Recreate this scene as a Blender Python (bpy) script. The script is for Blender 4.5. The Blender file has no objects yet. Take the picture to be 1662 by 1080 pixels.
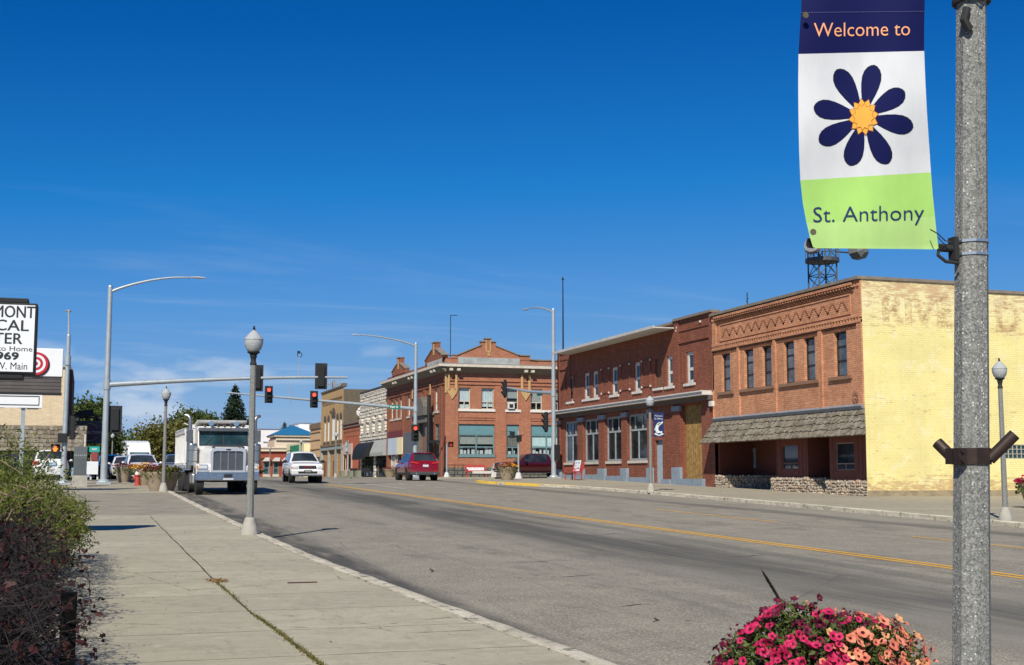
import bpy, bmesh, math, random
from math import sin, cos, pi, sqrt, atan2, radians
from mathutils import Vector, Matrix
SC = bpy.context.scene
COL = SC.collection
R = random.Random(7)

# ---------------------------------------------------------------- camera
FPX, HZ, EYE = 2100.0, 774.0, 1.65
PITCH = math.atan((HZ-540)/FPX)
YAW = math.atan(691*cos(PITCH)/FPX)
cam = bpy.data.cameras.new('camera'); camo = bpy.data.objects.new('camera', cam); COL.objects.link(camo)
cam.sensor_fit = 'HORIZONTAL'; cam.sensor_width = 36.0; cam.lens = 36.0*FPX/1662.0
cam.clip_start = 0.05; cam.clip_end = 6000
camo.location = (0, 0, EYE); camo.rotation_euler = (pi/2+PITCH, 0, -YAW)
SC.camera = camo
# ---------------------------------------------------------------- light
SUN_EL, SUN_AZ = radians(43.0), atan2(-2.34, -3.67)      # azimuth clockwise from +Y
sd = bpy.data.lights.new('sun', 'SUN'); sun = bpy.data.objects.new('sun', sd); COL.objects.link(sun)
sd.energy = 4.4; sd.angle = radians(0.5); sd.color = (1.0, 0.94, 0.83)
sun_dir = Vector((sin(SUN_AZ)*cos(SUN_EL), cos(SUN_AZ)*cos(SUN_EL), sin(SUN_EL)))
sun.rotation_euler = sun_dir.to_track_quat('Z', 'Y').to_euler(); sun.location = (-40, -60, 70)
W = bpy.data.worlds.new('World'); SC.world = W; W.use_nodes = True
nt = W.node_tree; N = nt.nodes; N.clear(); LK = nt.links.new
out = N.new('ShaderNodeOutputWorld'); bg = N.new('ShaderNodeBackground'); LK(bg.outputs[0], out.inputs[0])
sky = N.new('ShaderNodeTexSky'); sky.sky_type = 'NISHITA'; sky.sun_disc = False
sky.sun_elevation = SUN_EL; sky.sun_rotation = SUN_AZ % (2*pi); sky.altitude = 1500; sky.air_density = 1.0; sky.dust_density = 0.3; sky.ozone_density = 3.0
SKY = 0.085; EXPO = 0.3; bg.inputs[1].default_value = SKY
pre = N.new('ShaderNodeVectorMath'); pre.operation = 'SCALE'; pre.inputs['Scale'].default_value = SKY; LK(sky.outputs[0], pre.inputs[0])
crv = N.new('ShaderNodeRGBCurve'); LK(pre.outputs[0], crv.inputs['Color'])                    # the deep polarised blue of dry mountain air
for ch, pts in enumerate((((0, 0), (.11, .002), (.18, .016), (.26, .082), (.40, .175), (.58, .283), (1, .34)), ((0, 0), (.20, .107), (.305, .209), (.45, .31), (.73, .445), (1, .50)), ((0, 0), (.356, .402), (.515, .604), (.665, .690), (.74, .69), (1, .70)))):
    c = crv.mapping.curves[ch]; c.points[0].location = pts[0]; c.points[1].location = pts[-1]
    for q in pts[1:-1]: c.points.new(*q)
    for q in c.points: q.handle_type = 'VECTOR'
crv.mapping.update()
hsv = N.new('ShaderNodeVectorMath'); hsv.operation = 'SCALE'; hsv.inputs['Scale'].default_value = 1/(SKY*2**EXPO); LK(crv.outputs[0], hsv.inputs[0])
tc = N.new('ShaderNodeTexCoord'); sp = N.new('ShaderNodeSeparateXYZ'); LK(tc.outputs['Generated'], sp.inputs[0])
def wm(op, a, b=None, c=None):
    n = N.new('ShaderNodeMath'); n.operation = op
    for i, q in enumerate((a, b, c)):
        if q is None: continue
        if isinstance(q, (int, float)): n.inputs[i].default_value = q
        else: LK(q, n.inputs[i])
    return n.outputs[0]
zz = wm('MAXIMUM', sp.outputs[2], 0.02)
cb = N.new('ShaderNodeCombineXYZ'); LK(wm('DIVIDE', sp.outputs[0], wm('ADD', zz, .06)), cb.inputs[0]); LK(wm('DIVIDE', sp.outputs[1], wm('ADD', zz, .06)), cb.inputs[1])
mp = N.new('ShaderNodeMapping'); LK(cb.outputs[0], mp.inputs[0]); mp.inputs['Rotation'].default_value = (0, 0, -0.35); mp.inputs['Scale'].default_value = (0.35, 1.15, 1)
nz = N.new('ShaderNodeTexNoise'); LK(mp.outputs[0], nz.inputs['Vector']); nz.inputs['Scale'].default_value = 1.0; nz.inputs['Detail'].default_value = 8; nz.inputs['Roughness'].default_value = .62; nz.inputs['Distortion'].default_value = .6
def maprange(v, a, b, c=0., d=1., sm=True):
    n = N.new('ShaderNodeMapRange'); n.interpolation_type = 'SMOOTHSTEP' if sm else 'LINEAR'; n.clamp = True
    LK(v, n.inputs[0])
    for i, q in enumerate((a, b, c, d)): n.inputs[i+1].default_value = q
    return n.outputs[0]
wisps = wm('MULTIPLY', maprange(nz.outputs[0], .50, .80), wm('MULTIPLY', maprange(sp.outputs[2], .24, .08), .40))
mp2 = N.new('ShaderNodeMapping'); LK(tc.outputs['Generated'], mp2.inputs[0]); mp2.inputs['Scale'].default_value = (7, 7, 22); mp2.inputs['Location'].default_value = (3.1, 1.7, .4)
nz2 = N.new('ShaderNodeTexNoise'); LK(mp2.outputs[0], nz2.inputs['Vector']); nz2.inputs['Scale'].default_value = 1.6; nz2.inputs['Detail'].default_value = 7
puffs = wm('MULTIPLY', maprange(nz2.outputs[0], .53, .68), wm('MULTIPLY', maprange(sp.outputs[2], .12, .06), .65))
cl = wm('MAXIMUM', wisps, puffs)
mx = N.new('ShaderNodeMix'); mx.data_type = 'RGBA'; LK(cl, mx.inputs[0]); LK(hsv.outputs[0], mx.inputs[6]); mx.inputs[7].default_value = (6.2, 7.0, 8.0, 1)
LK(mx.outputs[2], bg.inputs[0])
SC.view_settings.view_transform = 'Standard'; SC.view_settings.look = 'None'; SC.view_settings.exposure = EXPO; SC.view_settings.gamma = 1.0
SC.render.engine = 'CYCLES'; SC.cycles.max_bounces = 6; SC.cycles.transparent_max_bounces = 12

# ---------------------------------------------------------------- survey: photo point + known plane -> place in the street
_fw = Vector((sin(YAW)*cos(PITCH), cos(YAW)*cos(PITCH), sin(PITCH))); _rt = Vector((cos(YAW), -sin(YAW), 0)); _up = _rt.cross(_fw)
def gz(y):                                                     # the street climbs 2 percent to the crossing and levels off there
    if y < -40: return .0208*-40
    return .0208*y if y < 70 else .0208*70 + .16*(1-math.exp(-(y-70)/8.0))
def ray(px, py): return _fw + _rt*((px-831)/FPX) + _up*((540-py)/FPX)
def onx(px, py, x): d = ray(px, py); p = Vector((0, 0, EYE)) + d*(x/d.x); return p
def ony(px, py, y): d = ray(px, py); p = Vector((0, 0, EYE)) + d*(y/d.y); return p
def fy(px, x=28.4): return onx(px, 700, x).y                    # y along a west front
def fz(px, py, x=28.4): return onx(px, py, x).z

# ---------------------------------------------------------------- materials
MATS = {}
class MT:
    def __init__(s, name):
        s.m = bpy.data.materials.new(name); s.m.use_nodes = True; s.t = s.m.node_tree; s.n = s.t.nodes; s.b = s.n['Principled BSDF']; MATS[name] = s.m
    def L(s, a, b): s.t.links.new(a, b)
    def node(s, k, **kw):
        n = s.n.new(k)
        for a, v in kw.items(): setattr(n, a, v)
        return n
    def math(s, op, a, b=None, c=None):
        n = s.n.new('ShaderNodeMath'); n.operation = op
        for i, q in enumerate((a, b, c)):
            if q is None: continue
            if isinstance(q, (int, float)): n.inputs[i].default_value = q
            else: s.L(q, n.inputs[i])
        return n.outputs[0]
    def rng(s, v, a, b, c=0., d=1.):
        n = s.n.new('ShaderNodeMapRange'); n.interpolation_type = 'SMOOTHSTEP'; s.L(v, n.inputs[0])
        for i, q in enumerate((a, b, c, d)): n.inputs[i+1].default_value = q
        return n.outputs[0]
    def mix(s, f, a, b, mode='MIX'):
        n = s.n.new('ShaderNodeMix'); n.data_type = 'RGBA'; n.blend_type = mode
        for i, q in ((0, f), (6, a), (7, b)):
            if isinstance(q, (int, float)): n.inputs[i].default_value = q
            elif isinstance(q, tuple): n.inputs[i].default_value = (*q[:3], 1)
            else: s.L(q, n.inputs[i])
        return n.outputs[2]
    def pos(s):
        if not hasattr(s, '_p'): s._p = s.n.new('ShaderNodeNewGeometry')
        return s._p.outputs['Position']
    def obj(s):
        if not hasattr(s, '_o'): s._o = s.n.new('ShaderNodeTexCoord')
        return s._o.outputs['Object']
    def scale(s, v, sx, sy, sz, loc=(0, 0, 0)):
        n = s.n.new('ShaderNodeMapping'); s.L(v, n.inputs[0]); n.inputs['Scale'].default_value = (sx, sy, sz); n.inputs['Location'].default_value = loc; return n.outputs[0]
    def noise(s, v, scale=1., det=4, rough=.55, dist=0.):
        n = s.n.new('ShaderNodeTexNoise'); s.L(v, n.inputs['Vector']); n.inputs['Scale'].default_value = scale; n.inputs['Detail'].default_value = det; n.inputs['Roughness'].default_value = rough; n.inputs['Distortion'].default_value = dist
        return n.outputs[0]
    def vor(s, v, scale=1., feat='F1'):
        n = s.n.new('ShaderNodeTexVoronoi'); s.L(v, n.inputs['Vector']); n.inputs['Scale'].default_value = scale; n.feature = feat; return n
    def bump(s, h, st=.3, d=.01):
        n = s.n.new('ShaderNodeBump'); n.inputs['Strength'].default_value = st; n.inputs['Distance'].default_value = d; s.L(h, n.inputs['Height']); s.L(n.outputs[0], s.b.inputs['Normal'])
    def col(s, c):
        if isinstance(c, tuple): s.b.inputs['Base Color'].default_value = (*c[:3], 1)
        else: s.L(c, s.b.inputs['Base Color'])
    def set(s, rough=.6, metal=0., spec=.5, coat=0.):
        s.b.inputs['Roughness'].default_value = rough; s.b.inputs['Metallic'].default_value = metal; s.b.inputs['Specular IOR Level'].default_value = spec; s.b.inputs['Coat Weight'].default_value = coat
        return s
def simple(name, c, rough=.6, metal=0., var=.25, sc=3., spec=.5, coat=0., bump=0., world=True):
    """one base colour broken up by two scales of noise (grime and wear)"""
    m = MT(name); p = m.pos() if world else m.obj()
    f = m.math('MULTIPLY_ADD', m.noise(p, sc, 6, .65), 1.6, -.3)
    d = tuple(q*(1-var) for q in c); e = tuple(min(1, q*(1+var*.45)) for q in c)
    m.col(m.mix(f, d, e)); m.set(rough, metal, spec, coat)
    if bump: m.bump(m.noise(p, sc*12, 4), bump)
    return m.m
def wallcoord(m):
    """metres along the wall and up, whichever way the wall faces"""
    g = m.n.new('ShaderNodeNewGeometry'); m._p = g
    sn = m.n.new('ShaderNodeSeparateXYZ'); m.L(g.outputs['True Normal'], sn.inputs[0]); sp_ = m.n.new('ShaderNodeSeparateXYZ'); m.L(g.outputs['Position'], sp_.inputs[0])
    k = m.math('GREATER_THAN', m.math('ABSOLUTE', sn.outputs[0]), .6)
    u = m.math('ADD', m.math('MULTIPLY', sp_.outputs[1], k), m.math('MULTIPLY', sp_.outputs[0], m.math('SUBTRACT', 1., k)))
    c = m.n.new('ShaderNodeCombineXYZ'); m.L(u, c.inputs[0]); m.L(sp_.outputs[2], c.inputs[1])
    return c.outputs[0], sp_.outputs
def brick(name, c1, c2, mortar, bw=.21, rh=.073, ms=.011, var=.3, stain=.35, paint=None):
    m = MT(name); uv, xyz = wallcoord(m)
    b = m.n.new('ShaderNodeTexBrick'); m.L(uv, b.inputs['Vector']); b.inputs['Scale'].default_value = 1; b.inputs['Brick Width'].default_value = bw; b.inputs['Row Height'].default_value = rh
    b.inputs['Mortar Size'].default_value = ms; b.inputs['Mortar Smooth'].default_value = .2; b.inputs['Bias'].default_value = 0
    b.inputs['Color1'].default_value = (*c1, 1); b.inputs['Color2'].default_value = (*c2, 1); b.inputs['Mortar'].default_value = (*mortar, 1)
    big = m.noise(m.pos(), .55, 6, .7); fine = m.noise(m.scale(m.pos(), 2, 2, 9), 1.2, 5, .7)
    c = m.mix(m.rng(big, .35, .75, 0, stain), b.outputs[0], tuple(q*.5 for q in c1))
    c = m.mix(m.rng(m.noise(m.scale(m.pos(), 3.5, 3.5, .22), 1., 6, .75), .50, .74, 0, .45), c, tuple(q*.42 for q in c1)); c = m.mix(m.rng(m.noise(m.scale(m.pos(), 1, 1, 1.6), 1.7, 7, .8), .52, .66, 0, .30), c, tuple(min(1, q*1.12+.05) for q in c2))
    c = m.mix(m.rng(fine, .45, .75, 0, var), c, tuple(min(1, q*1.35+.02) for q in c2))
    if paint:                                                   # (colour, amount bare): paint flaking off the brick, more so near top and foot
        pc, lo, hi = paint
        fl = m.noise(m.scale(uv, 1, 3.2, 1), 2.1, 9, .78)
        z = xyz[2]
        zt = m.math('ADD', m.math('ADD', m.rng(z, 6.9, 7.6, 0, .06), m.rng(z, 8.2, 9.2, 0, .08)), m.rng(z, 2.1, 1.0, 0, .17)); zt = m.math('ADD', zt, m.rng(m.noise(uv, .38, 4), .52, .70, 0, .09))
        k = m.math('MULTIPLY', m.rng(m.math('ADD', fl, zt), lo, hi), .66)
        pcn = m.mix(m.rng(m.noise(uv, .7, 5), .3, .7), tuple(q*.88 for q in pc), pc); pcn = m.mix(m.rng(m.noise(m.scale(uv, 4, .25, 1), 1., 5, .7), .5, .75, 0, .35), pcn, (.62, .53, .30)); pcn = m.mix(m.rng(m.noise(uv, 1.6, 6, .7), .5, .7, 0, .5), pcn, (.88, .82, .58))
        pcn = m.mix(m.math('MULTIPLY', m.math('SUBTRACT', 1., b.outputs[1]), 0.), pcn, pcn)
        pm = m.mix(m.math('MULTIPLY', b.outputs[1], .24), pcn, (pc[0]*.62, pc[1]*.56, pc[2]*.5))
        pm = m.mix(m.rng(z, 7.0, 8.6, 0, .5), pm, (.82, .74, .46))
        c = m.mix(k, pm, c)
    m.col(c); m.set(.9, 0, .25)
    m.bump(m.math('SUBTRACT', 1., b.outputs[1]), .5, .012)
    return m.m

# ---------------------------------------------------------------- mesh collector
ROOTLOC = {}
class MB:
    def __init__(s): s.v = []; s.f = []; s.mi = []
    def face(s, pts, m=0):
        i = len(s.v); s.v += [tuple(p) for p in pts]; s.f.append(tuple(range(i, i+len(pts)))); s.mi.append(m); return s
    def box(s, x0, x1, y0, y1, z0, z1, m=0):
        i = len(s.v); s.v += [(x, y, z) for z in (z0, z1) for y in (y0, y1) for x in (x0, x1)]
        for q in ((0, 2, 3, 1), (4, 5, 7, 6), (0, 1, 5, 4), (2, 6, 7, 3), (0, 4, 6, 2), (1, 3, 7, 5)): s.f.append(tuple(i+a for a in q)); s.mi.append(m)
        return s
    def obb(s, c, sx, sy, sz, rz=0., rx=0., ry=0., m=0):
        M = Matrix.Translation(c) @ Matrix.Rotation(rz, 4, 'Z') @ Matrix.Rotation(ry, 4, 'Y') @ Matrix.Rotation(rx, 4, 'X'); k = len(s.v)
        s.box(-sx/2, sx/2, -sy/2, sy/2, -sz/2, sz/2, m); s.v[k:] = [tuple(M @ Vector(p)) for p in s.v[k:]]; return s
    def prism(s, poly, ax, a, b, m=0):
        """poly in the two other axes (x: (y,z); y: (x,z); z: (x,y))"""
        def P(p, t): return (t, p[0], p[1]) if ax == 'x' else ((p[0], t, p[1]) if ax == 'y' else (p[0], p[1], t))
        n = len(poly); i = len(s.v); s.v += [P(p, a) for p in poly] + [P(p, b) for p in poly]
        s.f.append(tuple(range(i, i+n))); s.f.append(tuple(range(i+2*n-1, i+n-1, -1))); s.mi += [m, m]
        for k in range(n): s.f.append((i+k, i+n+k, i+n+(k+1) % n, i+(k+1) % n)); s.mi.append(m)
        return s
    def tube(s, pts, r, n=8, cap=True, m=0):
        pts = [Vector(p) for p in pts]; rr = r if isinstance(r, (list, tuple)) else [r]*len(pts); i0 = len(s.v)
        t0 = (pts[1]-pts[0]).normalized(); a = Vector((0, 0, 1)) if abs(t0.z) < .9 else Vector((1, 0, 0)); a = (a - t0*a.dot(t0)).normalized()
        for k, p in enumerate(pts):
            t = (pts[min(k+1, len(pts)-1)]-pts[max(k-1, 0)])
            t = t.normalized() if t.length > 1e-9 else t0
            a = a - t*a.dot(t)
            if a.length < 1e-6: a = t.orthogonal()
            a.normalize(); b = t.cross(a)
            for j in range(n): s.v.append(tuple(p + (a*cos(2*pi*j/n) + b*sin(2*pi*j/n))*rr[k]))
        for k in range(len(pts)-1):
            for j in range(n):
                q = i0+k*n; s.f.append((q+j, q+(j+1) % n, q+n+(j+1) % n, q+n+j)); s.mi.append(m)
        if cap:
            s.f.append(tuple(range(i0+n-1, i0-1, -1))); q = i0+(len(pts)-1)*n; s.f.append(tuple(range(q, q+n))); s.mi += [m, m]
        return s
    def lathe(s, c, prof, n=16, ax='z', m=0, cap=True, rot=0.):
        i0 = len(s.v)
        for r, h in prof:
            for j in range(n):
                a, b = r*cos(2*pi*j/n+rot), r*sin(2*pi*j/n+rot)
                s.v.append((c[0]+a, c[1]+b, c[2]+h) if ax == 'z' else ((c[0]+h, c[1]+a, c[2]+b) if ax == 'x' else (c[0]+b, c[1]+h, c[2]+a)))
        for k in range(len(prof)-1):
            for j in range(n):
                q = i0+k*n; s.f.append((q+j, q+(j+1) % n, q+n+(j+1) % n, q+n+j)); s.mi.append(m)
        if cap:
            if prof[0][0] > 1e-4: s.f.append(tuple(range(i0+n-1, i0-1, -1))); s.mi.append(m)
            if prof[-1][0] > 1e-4: q = i0+(len(prof)-1)*n; s.f.append(tuple(range(q, q+n))); s.mi.append(m)
        return s
    def ell(s, c, rx, ry, rz, n=12, k=8, m=0):
        i = len(s.v); s.lathe((0, 0, 0), [(sin(pi*j/k)+1e-5, -cos(pi*j/k)) for j in range(k+1)], n, m=m, cap=False)
        s.v[i:] = [(c[0]+x*rx, c[1]+y*ry, c[2]+z*rz) for x, y, z in s.v[i:]]; return s
    def leaf(s, p, size, rng, up=.35, asp=.6, m=0):
        d = Vector((rng.gauss(0, 1), rng.gauss(0, 1), rng.gauss(0, 1)+up)).normalized(); a = d.orthogonal().normalized(); a = Matrix.Rotation(rng.uniform(0, 6.28), 3, d) @ a; b = d.cross(a); p = Vector(p)
        s.face([p-a*size*.5, p+b*size*asp*.5+d*size*.08, p+a*size*.5, p-b*size*asp*.5+d*size*.08], m)
    def leaf5(s, p, size, rng, up=.2, m=0):
        """small lobed leaf, a little folded"""
        d = Vector((rng.gauss(0, 1), rng.gauss(0, 1), rng.gauss(0, 1)+up)).normalized(); a = d.orthogonal().normalized(); a = Matrix.Rotation(rng.uniform(0, 6.28), 3, d) @ a; b = d.cross(a); p = Vector(p); k = size*rng.uniform(.1, .3)
        for sg in (1, -1): s.face([p-a*size*.5, p-a*size*.28+b*sg*size*.36+d*k, p-a*size*.02+b*sg*size*.22+d*k*.7, p+a*size*.12+b*sg*size*.40+d*k, p+a*size*.55, p], m)
    def text(s, t, fn, m=0, thin=0.):
        """flat letters; fn maps (x, y) in [0,1]x[cap heights] to a point"""
        vs, fs = letters(t, thin); i = len(s.v); s.v += [tuple(fn(x, y)) for x, y in vs]
        for f in fs: s.f.append(tuple(i+k for k in f)); s.mi.append(m)
        return s
    def xform(s, M): s.v = [tuple(M @ Vector(p)) for p in s.v]; return s
    def each(s, name, mat, parent=None, **k):
        """one part for every separate piece"""
        par = list(range(len(s.v))); 
        def find(a):
            while par[a] != a: par[a] = par[par[a]]; a = par[a]
            return a
        for f in s.f:
            for q in f[1:]: par[find(q)] = find(f[0])
        g = {}
        for f, m in zip(s.f, s.mi): g.setdefault(find(f[0]), []).append((f, m))
        o = []
        for fs in g.values():
            t = MB(); ix = {}
            for f, m in fs:
                for q in f:
                    if q not in ix: ix[q] = len(t.v); t.v.append(s.v[q])
                t.f.append(tuple(ix[q] for q in f)); t.mi.append(m)
            o.append(t.build(name, mat, parent, **k))
        return o
    def build(s, name, mat, parent=None, smooth=None, local=False, bevel=0., **props):
        me = bpy.data.meshes.new(name); root = Vector((0, 0, 0))
        if parent is not None and not local: root = Vector(ROOTLOC.get(parent.name, (0, 0, 0)))
        me.from_pydata([tuple(Vector(p)-root) for p in s.v] if root.length else s.v, [], s.f)
        for q in (mat if isinstance(mat, (list, tuple)) else [mat]): me.materials.append(q)
        me.polygons.foreach_set('material_index', s.mi)
        bm = bmesh.new(); bm.from_mesh(me); bmesh.ops.remove_doubles(bm, verts=bm.verts, dist=1e-5) if smooth is not None or bevel else None
        if smooth is not None or bevel: bmesh.ops.recalc_face_normals(bm, faces=bm.faces)
        bm.to_mesh(me); bm.free()
        if smooth is not None:
            me.polygons.foreach_set('use_smooth', [True]*len(me.polygons)); me.set_sharp_from_angle(angle=radians(smooth))
        me.update()
        o = bpy.data.objects.new(name, me); COL.objects.link(o)
        if bevel:
            md = o.modifiers.new('bevel', 'BEVEL'); md.width = bevel; md.segments = 2; md.limit_method = 'ANGLE'; md.angle_limit = radians(35)
        if parent is not None:
            o.parent = parent; ROOTLOC[o.name] = tuple(ROOTLOC.get(parent.name, (0, 0, 0)))
        for k, q in props.items(): o[k] = q
        return o
_LT = {}
def letters(t, thin=0.):
    """triangulated outlines of a line of text: width scaled to 1, heights in cap heights"""
    key = (t, thin)
    if key in _LT: return _LT[key]
    cu = bpy.data.curves.new('t', 'FONT'); cu.body = t; cu.size = 1; cu.resolution_u = 3; cu.offset = -thin; ob = bpy.data.objects.new('t', cu); COL.objects.link(ob)
    dg = bpy.context.evaluated_depsgraph_get(); me = bpy.data.meshes.new_from_object(ob.evaluated_get(dg))
    vs = [(v.co.x, v.co.y) for v in me.vertices]; fs = [tuple(p.vertices) for p in me.polygons]
    bpy.data.objects.remove(ob); bpy.data.curves.remove(cu); bpy.data.meshes.remove(me)
    x0 = min(v[0] for v in vs); x1 = max(v[0] for v in vs)
    vs = [((x-x0)/(x1-x0), y/.7) for x, y in vs]; _LT[key] = (vs, fs); return _LT[key]
def tag(o, label, cat, group=None, kind=None):
    o['label'] = label; o['category'] = cat
    if group: o['group'] = group
    if kind: o['kind'] = kind
    return o
def thing(name, loc, label, cat, group=None, rz=0.):
    o = bpy.data.objects.new(name, None); COL.objects.link(o); o.location = loc; o.rotation_euler = (0, 0, rz); o.empty_display_size = .2
    ROOTLOC[o.name] = tuple(loc); tag(o, label, cat, group); return o
def dup(root, loc, rz=None, label=None, scale=None):
    def cp(o, par):
        c = o.copy(); COL.objects.link(c); c.parent = par
        for ch in list(o.children): cp(ch, c)
        return c
    c = cp(root, None); c.location = loc
    if rz is not None: c.rotation_euler = (0, 0, rz)
    if scale: c.scale = (scale,)*3
    if label: c['label'] = label
    ROOTLOC[c.name] = tuple(loc); return c
def structure(o): o['kind'] = 'structure'; return o
# ================================================================ materials of the place
def M_asphalt():
    m = MT('asphalt'); p = m.pos(); sp_ = m.n.new('ShaderNodeSeparateXYZ'); m.L(p, sp_.inputs[0]); x, y = sp_.outputs[0], sp_.outputs[1]
    fine = m.noise(p, 34, 4, .75); mid = m.noise(p, 1.3, 6, .65); st = m.noise(m.scale(p, 1.5, .10, 1), 1., 6, .7, .4)
    agg = m.vor(p, 42).outputs[0]; streak = m.noise(m.scale(p, 7, .05, 1), 1., 4, .7)
    c = m.mix(m.rng(fine, .3, .7), (.13, .118, .09), (.60, .535, .41))
    c = m.mix(m.rng(agg, .15, .6, .0, .6), c, (.07, .066, .055))
    c = m.mix(m.rng(mid, .3, .75, 0, .38), c, (.40, .36, .275))
    xs = m.math('ADD', x, m.math('MULTIPLY', m.math('SUBTRACT', m.noise(m.scale(p, .1, .16, 1), 1., 3), .5), .9))
    def band(x0, w): return m.rng(m.math('ABSOLUTE', m.math('SUBTRACT', xs, x0)), w, w*.25)
    b = m.math('MAXIMUM', band(9.75, 1.9), m.math('MULTIPLY', band(8.2, .6), .35)); b = m.math('MAXIMUM', b, m.math('MULTIPLY', band(19.6, .7), .75)); b = m.math('MAXIMUM', b, m.math('MULTIPLY', band(11.5, .45), .6))
    b = m.math('MULTIPLY', b, m.rng(st, .25, .6, .35, 1.))
    c = m.mix(m.math('MULTIPLY', b, .9), c, m.mix(m.rng(streak, .35, .65), (.05, .049, .043), (.095, .092, .08)))
    c = m.mix(m.rng(streak, .52, .7, 0, .35), c, (.13, .122, .10)); c = m.mix(m.rng(m.noise(m.scale(p, 1, .6, 1), 6, 3, .6), .70, .76, 0, .6), c, (.05, .048, .042)); c = m.mix(m.rng(m.noise(m.scale(p, .7, .18, 1, (7, 1, 0)), 1., 6, .75), .54, .62, 0, .45), c, (.115, .108, .088))
    c = m.mix(m.rng(st, .52, .75, 0, .4), c, (.15, .14, .118))
    far = m.rng(m.noise(m.scale(p, .5, .12, 1, (4, 2, 0)), 1., 5), .5, .7, 0, .4); c = m.mix(far, c, (.30, .275, .22))
    gut = m.rng(m.math('SUBTRACT', x, 4.35), 0.05, -.35); c = m.mix(m.math('MULTIPLY', gut, m.rng(m.noise(m.scale(p, 3, .5, 1), 1., 5), .3, .6, .35, .9)), c, (.06, .057, .05))
    ck = m.vor(m.scale(p, .16, .10, 1), 1.1, 'DISTANCE_TO_EDGE').outputs[0]
    c = m.mix(m.math('MULTIPLY', m.rng(m.math('ADD', ck, m.math('MULTIPLY', m.noise(p, 3, 5), .02)), .0135, .0115), .28), c, (.05, .05, .05))
    m.col(c); m.set(.9, 0, .3); m.bump(m.math('ADD', fine, m.math('MULTIPLY', agg, .6)), .55, .008); return m.m
def M_walk(name, tint, joint=1.52, off=0.):
    m = MT(name); p = m.pos(); sp_ = m.n.new('ShaderNodeSeparateXYZ'); m.L(p, sp_.inputs[0]); x, y = sp_.outputs[0], sp_.outputs[1]
    yy = m.math('DIVIDE', m.math('ADD', m.math('ADD', y, off), m.math('MULTIPLY', m.noise(m.scale(p, 1, .3, 1), 2.5, 3), .05)), joint)
    fr = m.math('FRACT', yy); jt = m.rng(m.math('ABSOLUTE', m.math('SUBTRACT', fr, .5)), .4865, .4935)
    wn = m.n.new('ShaderNodeTexWhiteNoise'); cbn = m.n.new('ShaderNodeCombineXYZ'); m.L(m.math('FLOOR', yy), cbn.inputs[0]); m.L(m.math('GREATER_THAN', x, 1.62), cbn.inputs[1]); m.L(cbn.outputs[0], wn.inputs['Vector'])
    broom = m.noise(m.scale(p, .35, 9, 1), 2.2, 6, .75); big = m.noise(p, .8, 6, .7); fine = m.noise(p, 70, 3)
    a = tint; c = m.mix(m.rng(broom, .3, .7), tuple(q*.86 for q in a), tuple(q*1.07 for q in a))
    c = m.mix(m.rng(big, .42, .75, 0, .55), c, tuple(q*.62 for q in a))
    c = m.mix(m.math('MULTIPLY', wn.outputs[0], .5), c, tuple(q*.62 for q in a))
    c = m.mix(m.rng(m.noise(p, 5.5, 6, .7), .42, .68, 0, .38), c, tuple(q*.62 for q in a)); c = m.mix(m.rng(m.noise(m.scale(p, 1, 1, 1, (9, 3, 0)), 2.1, 7, .7), .55, .72, 0, .45), c, tuple(min(1, q*1.2) for q in a))
    c = m.mix(m.rng(m.noise(p, 42, 3, .7), .38, .7, 0, .45), c, tuple(q*.58 for q in a))
    ck = m.vor(m.scale(p, .33, .33, 1), 1., 'DISTANCE_TO_EDGE').outputs[0]
    crack = m.rng(m.math('ADD', ck, m.math('MULTIPLY', m.noise(p, 4, 6, .7), .03)), .0185, .0145)
    c = m.mix(m.math('MULTIPLY', crack, m.rng(m.noise(p, .35, 2), .44, .52, 0, .85)), c, (.08, .075, .06))
    c = m.mix(m.math('MULTIPLY', jt, m.rng(m.noise(p, 2.2, 3), .3, .55, .35, .95)), c, tuple(q*.35 for q in a))
    c = m.mix(m.rng(m.noise(m.scale(p, 1, 1, 1, (3, 8, 0)), 1.15, 8, .78), .52, .66, 0, .5), c, tuple(q*.55 for q in a)); c = m.mix(m.rng(m.noise(m.scale(p, 2, .5, 1), 1.4, 6, .75), .56, .68, 0, .4), c, tuple(q*.5 for q in a)); sp2 = m.rng(m.noise(p, 9, 3), .66, .72, 0, .6); c = m.mix(sp2, c, (.13, .12, .10))
    m.col(c); m.set(.92, 0, .25); m.bump(m.math('ADD', broom, m.math('MULTIPLY', jt, -1.5)), .35, .01); return m.m
asphalt = M_asphalt(); walk = M_walk('walk_concrete', (.455, .415, .305)); walk_far = M_walk('far_walk_concrete', (.41, .365, .27), 1.8)
drive = simple('driveway_asphalt', (.30, .27, .205), .92, 0, .45, 1.2, .3, bump=.4)
dirt = simple('lot_dirt', (.16, .14, .10), .95, 0, .4, 1.5, .2)
def M_kerb():
    m = MT('kerb_concrete'); p = m.pos(); n1 = m.noise(m.scale(p, 2, .6, 4), 2, 7, .75)
    c = m.mix(m.rng(n1, .3, .7), (.44, .395, .29), (.74, .67, .52)); c = m.mix(m.rng(m.noise(p, 5, 6, .8), .52, .64, 0, .85), c, (.12, .11, .09)); m.col(c); m.set(.93, 0, .2); m.bump(m.noise(p, 14, 6, .8), .8, .03); return m.m
kerbm = M_kerb()
def M_line(name, c):
    m = MT(name); p = m.pos(); w = m.noise(m.scale(p, 6, 1.3, 1), 2.2, 8, .8); m.col(m.mix(m.rng(w, .50, .72, 0, .85), c, (.17, .16, .13))); m.set(.85, 0, .3); return m.m
yellow_line = M_line('road_yellow', (.72, .38, .035)); white_line = M_line('road_white', (.55, .54, .50)); kerb_yellow = M_line('kerb_yellow', (.80, .52, .08))
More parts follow.
